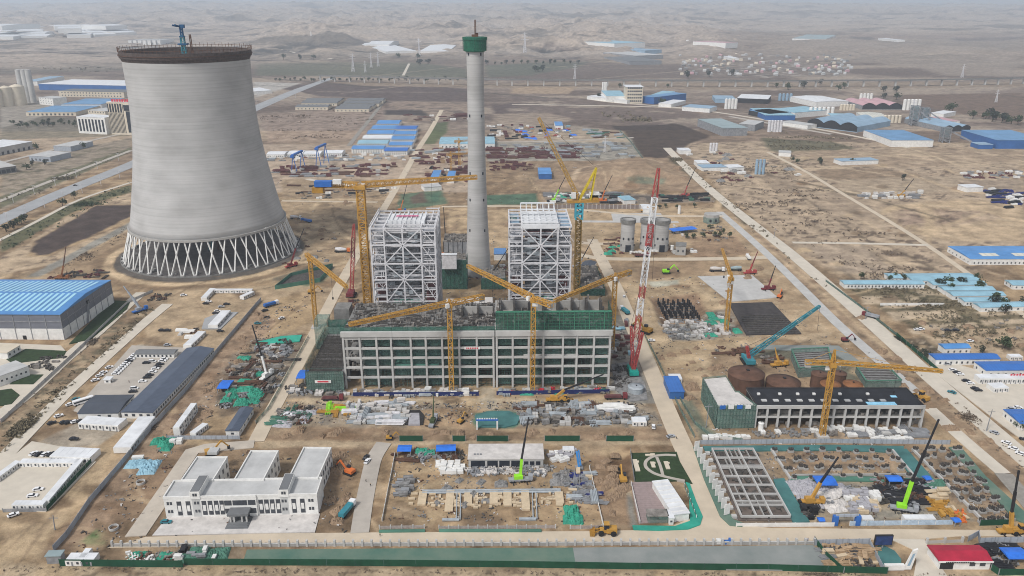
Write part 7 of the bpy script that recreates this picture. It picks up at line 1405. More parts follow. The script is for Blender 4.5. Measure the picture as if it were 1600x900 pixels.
def debris(name, poly, n, m, s0=.3, s1=1.1):
    """site litter nobody could count: chips, offcuts and stones lying about, one object"""
    w = [G(*p)[:2] for p in poly]; x0, x1 = min(p[0] for p in w), max(p[0] for p in w); y0, y1 = min(p[1] for p in w), max(p[1] for p in w); mb = MB(); k = 0
    while k < n:
        x, y = R.uniform(x0, x1), R.uniform(y0, y1)
        if not inpoly(x, y, w): continue
        k += 1
        for j in range(R.choice((1, 1, 2, 4))): s = R.uniform(s0, s1)*R.uniform(.5, 1); mb.cbox((x+R.uniform(-2, 2)*(j > 0), y+R.uniform(-2, 2)*(j > 0), -.05), (s*R.uniform(.6, 2.2), s*.6, s*.5), R.uniform(0, 3))
    o = bpy.data.objects.new(name, mb.mesh(name, m)); COL.objects.link(o); tag(o, kind='stuff')
for m_, n_ in (('rebar_dark', 1.0), ('slab_pale', .4), ('stone_grey', 1.0), ('rust', .5)):
    for p_, n2 in (([(430,660),(450,628),(1000,628),(1040,665)], 260), ([(600,815),(620,705),(920,705),(940,815)], 130), ([(1100,690),(1480,690),(1580,812),(1140,815)], 220), ([(970,440),(1095,430),(1330,530),(1440,600),(1100,690),(1060,640)], 200), ([(345,640),(400,530),(470,525),(410,640)], 110), ([(440,290),(735,280),(735,330),(600,440),(470,420)], 110), ([(760,290),(1110,295),(1180,400),(760,400)], 130), ([(405,235),(735,230),(1000,225),(1005,252),(735,290),(405,290)], 190), ([(90,870),(430,480),(500,455),(300,690),(215,850)], 130), ([(255,800),(300,702),(555,705),(535,830),(240,835)], 60), ([(545,490),(960,480),(960,400),(700,400)], 120)): debris('rubble' if m_ == 'stone_grey' else 'debris', p_, int(n2*n_), m_)

scatter([(605,178),(735,178),(735,190),(660,192)], 20, STL+[('block','white_wall'), ('loose','mixed_grey')], 'in the rough yard beyond the dormitories', (0, .3), (1.4, 2.4), 14); scatter([(640,235),(735,228),(735,258),(650,258)], 50, STL+[('loose','mixed_grey'), ('block','white_wall'), ('pipe','pipe_grey'), ('board','timber')], 'in the crowded yard left of the chimney', (0, .2), (1.2, 2), 6); scatter([(762,196),(815,196),(815,218),(765,220)], 34, [('block','white_wall'), ('loose','mixed_grey'), ('pipe','black_steel'), ('board','maroon_steel')], 'in the far yard right of the chimney', (0, .2), (1.2, 2), 7); scatter([(930,266),(1060,262),(1090,284),(960,284)], 10, [('heap','soil_heap')], 'on the earth mound', (0, 1), (1.5, 2.5), 14); scatter([(450,290),(620,292),(600,310),(460,312)], 34, [('loose','mixed_grey'), ('pipe','black_steel'), ('block','white_wall'), ('heap','soil_heap'), ('bars','rust')], 'along the track below the gantries', (0, .2), (1.1, 1.8), 9); scatter([(1065,232),(1200,250),(1260,275),(1120,285)], 34, [('loose','mixed_grey'), ('block','white_wall'), ('heap','stone_grey'), ('loose','maroon_steel')], 'round the mixing plants', (0, .3), (1.2, 2.2), 10); scatter([(1430,505),(1600,500),(1600,545),(1500,545)], 16, [('heap','soil_heap'), ('loose','mixed_grey')], 'on the waste plots above the blue huts', (0, 1), (.7, 1.2), 9)
# ------------------------------------------------------------------ trees and scrub
def crown_mesh(seed, w, h, n, m, low=.12):
    rr = random.Random(seed); mb = MB(); lobes = [(rr.uniform(-.28, .28)*w, rr.uniform(-.28, .28)*w, h*rr.uniform(.35, .8), rr.uniform(.18, .34)*w) for _ in range(7)]
    for _ in range(n):
        lx, ly, lz, lr = rr.choice(lobes); a, b_ = rr.uniform(0, 6.28), rr.uniform(-1, 1); q = lr*rr.uniform(.55, 1.05); c = (lx+q*math.cos(a)*math.sqrt(1-b_*b_), ly+q*math.sin(a)*math.sqrt(1-b_*b_), max(h*low, lz+q*b_*1.1)); s = w*rr.uniform(.05, .10)
        u = np.array([rr.uniform(-1, 1) for _ in range(3)]); u /= np.linalg.norm(u); v = np.cross(u, [rr.uniform(-1, 1) for _ in range(3)]); v /= np.linalg.norm(v); c = np.array(c)
        mb.add([tuple(c-u*s), tuple(c-v*s*.8), tuple(c+u*s), tuple(c+v*s*.8)], [(0, 1, 2, 3)])
    return mb
def tree_proto(seed, w, h, m):
    t = thing('broadleaf_tree', 'tree', 'tree'); part('crown', crown_mesh(seed, w, h, 260, m), m, t); tk = MB(); tk.tube((0, 0, -.3), (0, 0, h*.55), w*.05, w*.025, 6)
    for k in range(4): a = k*1.6; tk.tube((0, 0, h*.3), (math.cos(a)*w*.25, math.sin(a)*w*.25, h*.65), w*.025, w*.01, 5)
    part('trunk', tk, 'bark', t); return t
TP = [tree_proto(k, 5.5, 6.5, m) for k, m in enumerate(('leaf', 'leaf_dark', 'leaf'))]; TN = [0]
def tree(px, py, s, label, group):
    k = R.randint(0, 2); p = GT(px, py)
    TN[0] += 1
    if TN[0] <= 3: r = TP[TN[0]-1]; r.location = p; r['label'] = label; r['group'] = group; r.scale = (s, s, s); return
    dup(TP[k], p, R.uniform(0, 6), label, group, (s*R.uniform(.9, 1.3), s*R.uniform(.9, 1.3), s*R.uniform(.8, 1.15)))
for pts, s, lab in (([(443,93),(470,94),(490,93),(622,90),(653,93),(656,102),(669,100)], 3.6, 'dark lone tree on the far plain left of the chimney'), ([(1075,123),(1108,120),(1143,119),(837,112),(842,112),(847,112)], 3.6, 'dark lone tree on the far plain right of the chimney'), ([(1380,144),(1400,145),(1380,155),(1400,156),(1310,141),(1319,139),(1256,138),(1230,140),(1281,133)], 3.0, 'round tree between the viaduct and the factories'), ([(1482,177),(1488,174),(1545,185),(1550,190),(1556,188),(1565,192),(1572,190),(1580,194),(1590,195),(1540,186),(1520,186)], 3.0, 'dark tree in the hedge behind the far right factories'), ([(1043,137),(968,137),(1232,141),(1213,137)], 2.4, 'small tree in front of the viaduct'), ([(1038,163),(1034,164),(935,155)], 2.2, 'tree before the beige factory office'), ([(98,322),(116,310),(28,352),(34,349),(22,358),(38,347),(10,362)], 1.6, 'green tree on the strip beside the highway'), ([(1555,245+224),(1524,440),(1500,447),(1530,451),(1467,449),(1482,446),(1486,455),(1529,455),(1552,478),(1568,478),(1570,490),(1600,478)], 1.35, 'tree among the pale blue barracks'), ([(1570,543),(1566,545)], 1.5, 'big bush on the waste ground above the blue huts'), ([(1535,553),(1595,672),(1588,668)], .9, 'small bush beside the blue huts'), ([(1410,262+20),(1280,255),(1283,258),(1246,256),(1239,253),(1330,256)], 1.3, 'dark tree along the far field lane'), ([(1390,440),(1345,436),(1398,437),(1410,437)], 1.0, 'shrub before the white fronted barrack row'), ([(70,258),(50,260),(42,265),(57,234),(130,232)], 1.6, 'tree by the grey frame buildings at the left edge'), ([(1117,370),(1130,365),(1110,357),(1140,372),(1125,372),(1098,371),(1084,372),(1072,372)], 1.0, 'small planted tree in the plot right of the silos'), ([(1040,325),(1058,326),(1085,325),(1030,326)], .9, 'small tree along the pale wall behind the silos')):
    for q in pts: tree(q[0], q[1], s, lab, lab)
for k in range(46): tree(20+k*4.1+R.uniform(-3, 3), 196-k*.1+R.uniform(-4, 5), R.uniform(.9, 1.6), 'low tree in the row beside the dark glass office tower', 'low trees along the far left road')
for k in range(40): tree(430+k*8+R.uniform(-3, 3), 126.5+R.uniform(-1.5, 1.5), R.uniform(1.3, 2.2), 'low scrub tree at the foot of the far viaduct', 'scrub trees under the viaduct')
for k in range(14): tree(760+k*11+R.uniform(-3, 3), 100.5+R.uniform(-1.5, 1), R.uniform(2, 3), 'dark tree in the far field line right of the chimney', 'trees in the far field line')
def scrub(poly, n, s0, s1, m, name='undergrowth'):
    """dry tufts nobody could count: one object of little crossed leaves"""
    w = [G(*p)[:2] for p in poly]; x0, x1 = min(p[0] for p in w), max(p[0] for p in w); y0, y1 = min(p[1] for p in w), max(p[1] for p in w); mb = MB(); k = 0; cs = []
    while k < n:
        if not cs or R.random() < .14: cs.append((R.uniform(x0, x1), R.uniform(y0, y1)))
        cx, cy = cs[-1] if R.random() < .7 else R.choice(cs); x, y = R.gauss(cx, s1*7), R.gauss(cy, s1*3)
        if not inpoly(x, y, w): cs.pop() if len(cs) > 1 and cs[-1] == (cx, cy) else None; cs = cs or []; k += .02; continue
        k += 1; s = R.uniform(s0, s1)
        for _ in range(5):
            c = np.array((x+R.uniform(-s, s), y+R.uniform(-s, s), s*R.uniform(.2, .9))); u = np.array([R.uniform(-1, 1), R.uniform(-1, 1), R.uniform(-.3, .9)])*s*.7; v = np.array([R.uniform(-1, 1), R.uniform(-1, 1), R.uniform(.2, .9)])*s*.6
            mb.add([tuple(c-u), tuple(c-v), tuple(c+u), tuple(c+v)], [(0, 1, 2, 3)])
    o = bpy.data.objects.new(name, mb.mesh(name, m)); COL.objects.link(o); return tag(o, kind='stuff')
mat('dry_grass', (.15, .125, .08), .95, .5, .8); mat('dry_brown', (.15, .115, .085), .95, .4, .8)
scrub([(0,690),(110,585),(235,475),(250,475),(120,598),(0,712)], 700, .6, 1.5, 'dry_grass'); scrub([(0,668),(200,478),(206,480),(0,680)], 210, .5, 0.9, 'dry_brown'); scrub([(0,885),(1600,899),(1600,904),(0,893)], 450, .3, 0.6, 'dry_brown'); scrub([(1395,490),(1480,545),(1600,545),(1600,480),(1520,470),(1420,432),(1320,452)], 800, .6, 1.4, 'dry_grass'); scrub([(1395,525),(1475,560),(1450,565)], 160, .5, 1.2, 'leaf_dark'); scrub([(1230,392),(1430,468),(1460,450),(1440,388)], 220, .7, 1.4, 'dry_brown'); scrub([(1130,320),(1240,392),(1420,382),(1300,300),(1200,240),(1100,260)], 420, .9, 1.8, 'dry_brown'); scrub([(1045,245),(1060,245),(1330,480),(1320,490)], 420, .8, 1.8, 'dry_grass'); scrub([(1420,560),(1600,715),(1600,740),(1410,575)], 190, .5, 0.9, 'dry_brown'); scrub([(0,372),(205,282),(205,300),(0,398)], 500, .7, 1.6, 'leaf'); scrub([(0,310),(205,230),(205,238),(0,330)], 380, .7, 1.6, 'dry_grass'); scrub([(405,180),(600,165),(600,215),(420,222)], 350, 1, 1.8, 'dry_brown'); scrub([(80,430),(205,345),(207,365),(100,433)], 150, .6, 1.0, 'dry_brown'); scrub([(350,545),(400,480),(404,483),(262,640),(240,672),(236,668)], 190, .4, 0.8, 'dry_brown'); scrub([(0,100),(205,98),(205,112),(0,118)], 260, 2, 4.5, 'dry_grass'); scrub([(1200,205),(1340,215),(1330,236),(1200,234)], 260, 1, 2.2, 'dry_grass'); scrub([(945,168),(1010,172),(1020,192),(930,190)], 110, 1.5, 3.5, 'dry_grass')
# ------------------------------------------------------------------ railway viaduct and pylons
vd = [(500,118.2),(640,121.5),(800,124.3),(1000,125.4),(1200,126.2),(1400,125.4),(1520,123.6),(1660,120.5)]; vp = [G(*p, 17) for p in vd]; b = (vp[0][0], vp[0][1], 0); r = thing('railway_viaduct', 'long grey railway viaduct on pale piers crossing the far plain', 'viaduct', b); mb = MB(); m2 = MB()
for p, q in zip(vp, vp[1:]): mb.bar(p, q, 12, 3.2); m2.bar((p[0], p[1]-6, p[2]+2.2), (q[0], q[1]-6, q[2]+2.2), .8, 1.6)
part('deck', mb, mat('viaduct_grey', (.20, .195, .19), .9, .1, .02), r, off=b); part('parapet', m2, 'concrete_dark', r, off=b); pm_ = MB().box(-1.8, 1.8, -3, 3, -2, 15.5).mesh('pier', 'concrete_light'); i = 0
for p, q in zip(vp, vp[1:]):
    n = int(dist(p, q)/43)
    for k in range(n): c = lerp(p, q, k/n); part('pier', pm_, None, r, loc=(c[0]-b[0], c[1]-b[1], 0))
PY = thing('power_pylon', 'pale lattice power pylon', 'pylon'); mb = MB(); mb.lattice((0, 0, 0), (0, 0, 40), 9, 8, .9, 2.2); mb.lattice((0, 0, 40), (0, 0, 58), 2.2, 4, .8, .6); part('tower', mb, 'white_steel', PY); part('cross_arm', MB().bar((-10, 0, 40), (10, 0, 40), .9).bar((-8, 0, 48), (8, 0, 48), .9).bar((-6, 0, 55), (6, 0, 55), .8), 'white_steel', PY); n = 0
for px, py, tp in ((552,112,83), (571,113,95), (580,106,82), (591,104,81), (820,87,50), (898,124,100), (1503,121,100), (655,88,60), (1556,160,140), (1424,186,155), (945,238,212)):
    p = G(px, py); s = ZAT(p, tp)/58; lab = 'pale lattice pylon standing on the far plain'
    if n == 0: PY.location = p; PY.scale = (s, s, s); PY['label'] = lab; PY['group'] = 'pylons on the far plain'
    else: dup(PY, p, R.uniform(-.3, .3), lab, 'pylons on the far plain', (s, s, s))
    n += 1
LP = thing('lamp_post', 'white lamp post', 'lamp post'); part('pole', MB().tube((0, 0, 0), (0, 0, 11), .3, .18, 6), 'white_steel', LP); part('lamp_arm', MB().bar((-2.2, 0, 11), (2.2, 0, 11), .3), 'white_steel', LP); n = 0
for a, c, k in (((0,352), (205,272), 7), ((8,322), (205,243), 6), ((270,190), (480,150), 7), ((268,205), (400,182), 5)):
    for i in range(k):
        p = G(*lerp(a, c, (i+.4)/k)); lab = 'white two armed lamp post along the highway'
        if n == 0: LP.location = p; LP['label'] = lab; LP['group'] = 'highway lamp posts'
        else: dup(LP, p, .4, lab, 'highway lamp posts')
        n += 1
# utility poles
for a, h_, lab in (((1541,674), 14, 'grey utility pole with a cross arm by the outer road'), ((1352,499), 11, 'slim grey utility pole at the bend of the outer road'), ((1209,372), 11, 'slim grey utility pole near the road junction'), ((1103,668), 15, 'tall slim pale mast beside the netted building'), ((86,828), 8, 'slim leaning pole with a ring base on the bare ground bottom left')): single('utility_pole', MB().tube((0, 0, 0), (.6, 0, h_), .3, .18, 6).bar((-1.6, 0, h_-1.5), (2.6, 0, h_-1.5), .25), 'mid_steel', lab, 'pole', G(*a))
mat('roof_blue_mid', (.13, .27, .45), .6, .2, .05, stripe=(0, 5, .15))
# ------------------------------------------------------------------ far buildings
def fh(label, FL, FR, BL, h, wall, rm, roof='flat', name='factory_hall', cat='hall', **k):
    p = GT(*FL, h); z = p[2]; return house(label, FL, FR, BL, h, wall, rm, roof, name, cat, z=z, base=-.6 if p[1] < 2800 else -12, **k)
def halls(label, FL, FR, BL, n, h, wall, rm, roof='gable', group=None, gapf=.8, **k):
    """n parallel halls one behind the other between the front edge and the back edge"""
    BR = (FR[0]+BL[0]-FL[0], FR[1]+BL[1]-FL[1])
    for i in range(n):
        f0, f1 = i/n, (i+gapf)/n; fh(label, lerp(FL, BL, f0), lerp(FR, BR, f0), lerp(FL, BL, f1), h, wall, rm, roof, group=group or label, **k)
for i, (a, c, d) in enumerate((((-30,57), (20,57), (-52,36)), ((32,56.5), (73,56), (15,36)), ((104,54.5), (141,54), (80,38)), ((148,54), (180,53), (121,37.5)), ((180,51), (213,50), (161,37.5)))): halls('long white hall in the far stepped factory at the top left', a, c, d, 5, 16, 'white_wall', 'white_roof', 'gable', 'white halls of the far left factory', .72, rise=6)
for k in range(7): fh('small white house in the row right of the far white halls', (200+k*7.5,63), (205+k*7.5,63), (200+k*7.5,60.5), 14, 'white_wall', 'roof_grey', name='far_house', cat='house', group='white houses by the far halls')
fh('left flat white shed in front of the far hills', (602,80.5), (652,79.5), (626,66.5), 9, 'white_wall', 'white_roof', 'gabley', rise=3); fh('right flat white shed in front of the far hills', (655,80), (701,80), (675,67.5), 9, 'white_wall', 'white_roof', 'gabley', rise=3); fh('white domed store left of the far white sheds', (572,69.5), (608,69.5), (575,64), 8, 'white_wall', 'white_roof', 'gable', rise=9); fh('low white shed with a chimney on the far plain', (467,65.5), (505,65.5), (469,61), 10, 'white_wall', 'white_roof')
single('factory_chimney', MB().tube((0, 0, 0), (0, 0, 55), 4, 2.5, 8), 'white_wall', 'small white chimney beside the low far shed', 'chimney', GT(487,66)); tank('white silo on the far hills right of the chimney', 1074, 72, 63, 2.8, 'white_wall', .3)
for a in (('grey stepped hall on the far hill, front row', (984,96), (1034,95), (986,88), 12, 'mid_steel', 'roof_grey_dark'), ('grey stepped hall on the far hill, middle row', (994,87), (1036,85.5), (996,80), 14, 'mid_steel', 'roof_grey'), ('grey blue stepped hall on the far hill, back row', (1008,79), (1034,77.5), (1010,71), 14, 'roof_blue_grey', 'roof_blue_grey'), ('pale blue roofed sheds on the far hill', (960,68), (1008,66), (962,63), 12, 'white_wall', 'roof_blue_pale'), ('maroon roofed shed on the far hill', (1134,67), (1153,66), (1136,62), 12, 'white_wall', 'roof_pink'), ('white store on the far hill edge', (1142,91), (1155,91), (1143,88), 8, 'white_wall', 'white_roof'), ('pale flat works at the foot of the far right hills', (1238,60), (1290,61), (1240,53.5), 10, 'white_wall', 'roof_green_grey'), ('white shed on the far right plain', (1401,62.5), (1414,62.5), (1402,59.5), 10, 'white_wall', 'white_roof')): fh(*a[:4], *a[4:])
for k in range(170):
    u = R.random(); px, py = R.uniform(1060, 1330), R.uniform(86, 118); p = GT(px, py); z = p[2]; s = R.uniform(3.5, 7.5)
    single('village_house', MB().box(-s, s, -4, 4, -8, 5).add([(-s,-4.5,5),(s,-4.5,5),(s,0,8),(-s,0,8),(s,4.5,5),(-s,4.5,5)], [(0,1,2,3),(3,2,4,5),(0,3,5),(1,4,2)]), R.choice(('cream_wall', 'roof_grey', 'roof_grey', 'stone_grey', 'stone_grey', 'roof_pink')), 'tiny pale house in the far village below the hills', 'house', (p[0], p[1], z), R.uniform(-.5, .5), 'far village houses')
# factory at the end of the straight road
fo = fh('beige factory office block with a flat white crown', (979.5,136), (1005,136), (981,132.5), 38, 'cream_wall', 'white_roof', 'flat', 'factory_office', 'office building', win=(7, 5, 4, 3.6, 4, .05, .95), over=2)
for a in (('light blue roofed hall left of the beige factory office', (948,150), (979,150), (948,141.5), 14, 'white_wall', 'roof_blue_pale'), ('bright blue roofed hall right of the beige factory office', (1004,150), (1022,152), (1004,139), 16, 'facade_blue', 'roof_blue_mid'), ('light blue roofed hall at the right of the beige factory', (1018,148), (1038,149), (1018,141), 14, 'white_wall', 'roof_blue_pale'), ('low white hall in front of the blue factory roofs', (960,155), (980,157), (962,152), 8, 'white_wall', 'white_roof'), ('low white row along the factory yard', (917,150), (948,153.5), (916,144), 8, 'white_wall', 'white_roof'), ('white domed store at the factory road', (1029,161), (1049,162.5), (1031,154), 8, 'white_wall', 'white_roof')): fh(*a)
for k in range(3): tank('slim white silo of the beige factory', 941.5+k*2.6, 145, 129, 1.5, 'white_wall', .6, 'factory_silo', 'silo', 'white silos of the beige factory')
# right hand industrial estate
E = [('low white building with a blue band at the estate road', (1066,166.5), (1109,169.5), (1067,162), 9, 'white_wall', 'roof_blue_grey', 'flat'), ('grey green roofed hall standing alone before the estate', (1130,200.5), (1168.5,199.5), (1110,185.5), 14, 'mid_steel', 'roof_green_grey', 'flat'), ('pale blue low shed at the back left of the estate', (1118,154.5), (1150,155), (1118,149), 9, 'roof_blue_grey', 'roof_blue_grey', 'flat'), ('white roofed shed with dark bays at the back of the estate', (1152,153), (1200,155), (1151,146.5), 11, 'black_steel', 'white_roof', 'flat'), ('blue roofed shed in the left part of the estate', (1170,172), (1202,178), (1168,158.5), 10, 'black_steel', 'roof_blue_mid', 'flat'), ('pale blue roofed hall behind the grey alone hall', (1204,170), (1242,176), (1200,157.5), 11, 'white_wall', 'roof_blue_pale', 'flat'), ('blue fronted long hall in the middle of the estate', (1196,180), (1243,180), (1194,169), 10, 'facade_blue', 'roof_blue_pale', 'flat'), ('white roofed hall at the back of the estate', (1275,159), (1326,157.5), (1264,150), 12, 'white_wall', 'white_roof', 'gabley'), ('pink roofed hall with dark arched mouths', (1348,165), (1410,165), (1332,156.5), 9, 'mid_steel', 'roof_pink', 'arch'), ('cream striped roof hall in the middle of the estate', (1352,184), (1392,185), (1322,175), 9, 'white_wall', 'roof_cream', 'gabley'), ('pale blue low hall beside the triple arched hall', (1305,186), (1342,187), (1300,177), 9, 'white_wall', 'roof_blue_pale', 'flat'), ('grey hall with three dark arched mouths', (1262,189), (1340,198.5), (1296,178), 10, 'roof_blue_grey', 'roof_blue_grey', 'arch'), ('wide blue roofed hall with a white wall, nearest in the estate', (1393,219), (1459,219), (1336,203), 11, 'white_wall', 'roof_blue_mid', 'flat'), ('pink and grey roofed hall with dark mouths at the estate right end', (1476,199), (1517,198), (1452,184), 9, 'mid_steel', 'roof_blue_grey', 'arch'), ('pink roofed shed behind the grey roofed hall', (1462,190), (1500,189), (1450,182.5), 8, 'white_wall', 'roof_pink', 'flat'), ('saturated blue hall at the far right edge', (1558,219), (1640,219), (1551,203), 14, 'facade_blue', 'roof_blue_mid', 'flat'), ('low blue hall at the right edge in front of the estate', (1530,226), (1552,226), (1528,222), 7, 'facade_blue', 'roof_blue_grey', 'flat'), ('long low white wall building left of the arched hall', (1220,190), (1262,196), (1219,186), 7, 'white_wall', 'roof_grey', 'flat'), ('long white low shed at the right of the estate', (1455,176), (1475,178), (1450,170), 8, 'white_wall', 'white_roof', 'flat'), ('grey office with a flat roof in the estate', (1155,193), (1180,195), (1153,186), 12, 'mid_steel', 'roof_grey', 'flat'), ('small white house at the field lane', (1217,238), (1236,239), (1216,234.5), 6, 'white_wall', 'roof_grey', 'flat'), ('long white shed with pale piers on the field lane', (1315,252), (1373,250), (1314,247.5), 6, 'white_wall', 'roof_blue_grey', 'flat'), ('small white house on the casting field', (1511,293), (1537,292), (1510,288), 6, 'white_wall', 'white_roof', 'flat'), ('long low white row behind the outer road', (1098,262), (1136,261), (1098,257), 5, 'white_wall', 'roof_blue_grey', 'flat'), ('second low white row behind the outer road', (1139,262), (1163,261), (1140,257), 5, 'white_wall', 'white_roof', 'flat'), ('white hut at the mixing plant by the outer road', (1090,255), (1109,255), (1090,250), 6, 'white_wall', 'white_roof', 'flat'), ('white hut near the top of the outer road', (1062,235), (1080,235), (1061,231), 6, 'white_wall', 'white_roof', 'flat')]
for a in E: fh(*a)
def tanks(label, x0, x1, n, base, top, w, m='white_wall', group=None):
    for k in range(n): tank(label, x0+(x1-x0)*k/max(1, n-1), base, top, w, m, .5, 'cement_silo', 'silo', group or label)
tanks('white topped silo in the brown based group', 1134, 1149, 4, 170, 155, 2.4); tanks('blue white silo at the back of the estate', 1218, 1235, 4, 157, 147, 2.3, 'roof_blue_grey'); tanks('cream silo in the middle of the estate', 1314, 1333, 5, 172, 164, 2.5, 'cream_wall'); tanks('white silo at the back right of the estate', 1345, 1361, 4, 154, 147, 2.4); tanks('tall white silo beside the pink roof', 1412, 1435, 5, 172, 156, 2.6); tanks('white silo at the front left of the estate', 1201, 1219, 5, 206, 189, 2.3, 'white_steel'); tanks('white silo in front of the triple arched hall', 1266, 1300, 6, 180, 168, 2.6); tanks('rust red and white silo near the cement tower', 1382, 1405, 5, 192, 181, 2.6, 'cream_wall'); tanks('pale silo of the mixing plant by the outer road', 1110, 1119, 3, 236, 224, 2.0, 'white_steel'); tanks('blue grey silo of the second mixing plant', 1181, 1192, 3, 272, 250, 2.2, 'roof_blue_grey')
for l, b_, tp in (('green grey cement tower in the estate', (1426,196), 165), ('slim grey cement tower right of the green one', (1442,194), 168), ('grey conveyor tower at the estate front', (1475,222), 199)):
    p = G(*b_); z = ZAT(p, tp); r = thing('cement_tower', l, 'tower', p); part('frame', MB().lattice((0, 0, 0), (0, 0, z), 12, 6, 1.4), 'mid_steel', r); part('cladding', MB().cbox((0, 0, z*.35), (10, 9, z*.62)), 'roof_green_grey', r); part('conveyor', MB().bar((5, 0, z*.8), (40, -12, 3), 2.5), 'mid_steel', r)
# dormitories, barracks, yards north
for i, (x0, x1, y, rm) in enumerate(((588,623,191,'roof_azure'), (580,618,199,'roof_azure'), (573,614,206.5,'roof_azure'), (566,611,214,'white_roof'), (558,605,222,'roof_blue_pale'), (549,599,230.5,'roof_azure'))): fh('blue roofed dormitory in the left column of the far camp', (x0,y+2), (x1,y+2), (x0+5,y-3.5), 7, 'white_wall', rm, 'gable', 'dormitory', 'dormitory', win=(12, 2, 1.8, 1.6, 1.2), group='left column of blue dormitories', rise=2.5)
for i, (x0, x1, y, rm) in enumerate(((618,650,200,'roof_blue_bright'), (615,649,208,'roof_azure'), (611,647,216,'roof_azure'), (607,643,225,'roof_azure'), (600,636,234,'roof_blue_bright'))): fh('blue roofed dormitory in the right column of the far camp', (x0,y+1.5), (x1,y+1.5), (x0+4,y-4), 7, 'white_wall', rm, 'gable', 'dormitory', 'dormitory', win=(10, 2, 1.8, 1.6, 1.2), group='right column of blue dormitories', rise=2.5)
for i, (x0, x1, y) in enumerate(((476,532,156), (470,526,160), (461,512,166), (541,598,156), (536,592,160.5), (530,583,165), (523,576,169))): fh('grey roofed barrack with beige walls beyond the cleared ground', (x0,y+1), (x1,y+1), (x0+5,y-3), 7, 'cream_wall', 'roof_grey_dark', 'gable', 'barrack', 'barrack', win=(8, 1, 2, 3, 1.5), group='grey roofed barracks', rise=2.5)
fh('long pale blue roofed shed behind the chimney', (686,224.5), (773,224), (688,213.5), 8, 'white_wall', 'roof_blue_pale', 'gable', win=(14, 1, 2, 2, 2))
for l, a in (('left white site row below the cooling tower lip', (416,241,444,236)), ('second white site row from the cooling tower', (449,240,472,235)), ('third white site row by the blue gantry', (474,240,500,235)), ('fourth white site row before the dormitories', (506,239,534,234))): fh(l, (a[0],a[1]), (a[2],a[1]), (a[0]+4,a[3]), 5, 'white_wall', 'white_roof', 'gable', 'site_office', 'office', win=(8, 1, 1.6, 1.4, 1.2))
for l, b1, b2, tp in (('left blue gantry crane in the far steel yard', (459,270), (474,262), 243), ('right blue gantry crane in the far steel yard', (497,262), (511,255), 231)):
    p, q = G(*b1), G(*b2); z = ZAT(p, tp); r = thing('gantry_crane', l, 'gantry crane', p); d = (q[0]-p[0], q[1]-p[1]); part('girder', MB().bar((0, 0, z), (d[0], d[1], z), 3.2, 2.6).cbox((0, 0, z-3), (5, 5, 3)), 'blue_paint', r)
    for f in (.06, .94): part('leg', MB().bar((d[0]*f-4, d[1]*f, 0), (d[0]*f, d[1]*f, z), .9).bar((d[0]*f+4, d[1]*f, 0), (d[0]*f, d[1]*f, z), .9), 'blue_paint', r)
for l, p, h_ in (('yellow tower crane in the rear steel yard left of the chimney', (718,260), 222), ('small yellow mast near the rear steel yard', (705,270), 243)): tower_crane(l, p, h_, (p[0]+30, h_-2), (p[0]-8, h_), 'yellow', 2.6, 2.0, 5, chord=.5)
for a in (('blue shed with a white side on the rear yard', (842,272), (862,272), (843,262), 7, 'facade_blue', 'roof_azure'), ('bright blue canopy roof left of the long jib tip', (672,279), (684,279), (674,266), 9, 'white_wall', 'roof_azure'), ('second bright blue roof near the long jib tip', (698,277), (709,277), (700,267), 8, 'white_wall', 'roof_azure'), ('white row behind the big jib', (663,293), (690,291), (664,288), 5, 'white_wall', 'roof_grey'), ('blue tent in the far mixed yard', (868,196), (880,196), (866,190), 7, 'white_wall', 'roof_azure'), ('pale blue shed at the far steel yard', (975,313), (993,312), (974,306), 5, 'white_wall', 'roof_blue_pale'), ('white sheds beside the far steel yard', (1005,326), (1019,326), (1003,319), 5, 'white_wall', 'white_roof')): fh(*a)
# upper left works
for k, (x, w_) in enumerate(((-4,10), (13.5,9.5), (31,11))): tank('large cream storage silo at the top left', x, 167-k*1.5, 139-k*2, w_, 'cream_wall', .35, 'storage_silo', 'silo', 'large cream silos')
for k, x in enumerate((38, 46, 53)): tank('tall grey silo tower behind the cream silos', x, 160, 109, 4.4, 'concrete_light', .15, 'tall_silo', 'silo', 'tall grey silo tower')
G_ = [('long beige building with a grey roof at the upper left', (91,142), (193,144), (90,138), 14, 'cream_wall', 'roof_grey_dark', dict(win=(20, 2, 3, 3, 2))), ('wide blue fronted hall behind the long beige building', (60,131), (206,134), (62,123), 16, 'facade_blue', 'white_roof', {}), ('pale blue roofed shed at the top left', (58,127), (100,119), (57,123), 12, 'white_wall', 'roof_blue_grey', {}), ('blue roofed hall before the beige building', (95,163), (158,163), (105,154), 9, 'white_wall', 'roof_blue_mid', {}), ('blue striped roof hall with cream arches', (40,175), (118,175), (62,165), 8, 'cream_wall', 'roof_blue_mid', dict(win=(11, 1, 4, 4, 1))), ('cream low block left of the dark glass office tower', (137,172), (164,174), (139,166), 14, 'cream_wall', 'roof_grey', dict(win=(6, 2, 3, 2.5, 3))), ('white low works beside the tall grey silos', (60,152), (82,154), (62,148), 16, 'white_wall', 'roof_grey', dict(win=(5, 3, 2, 2, 3))), ('long white grey hall at the left edge', (-40,238), (50,221), (-40,226), 12, 'concrete_light', 'white_roof', dict(win=(10, 1, 4, 5, 0))), ('grey blue low block beside the left edge hall', (45,243), (78,245), (62,235), 8, 'fence_grey', 'roof_grey', dict(win=(5, 1, 2.5, 3, 1))), ('grey blue long block near the cooling tower', (83,228), (110,229), (100,219), 8, 'fence_grey', 'roof_grey', {}), ('pale unfinished frame building at the left edge', (-40,268), (25,259), (-40,255), 9, 'concrete_dark', 'concrete_light', dict(win=(8, 1, 5, 5, 1)))]
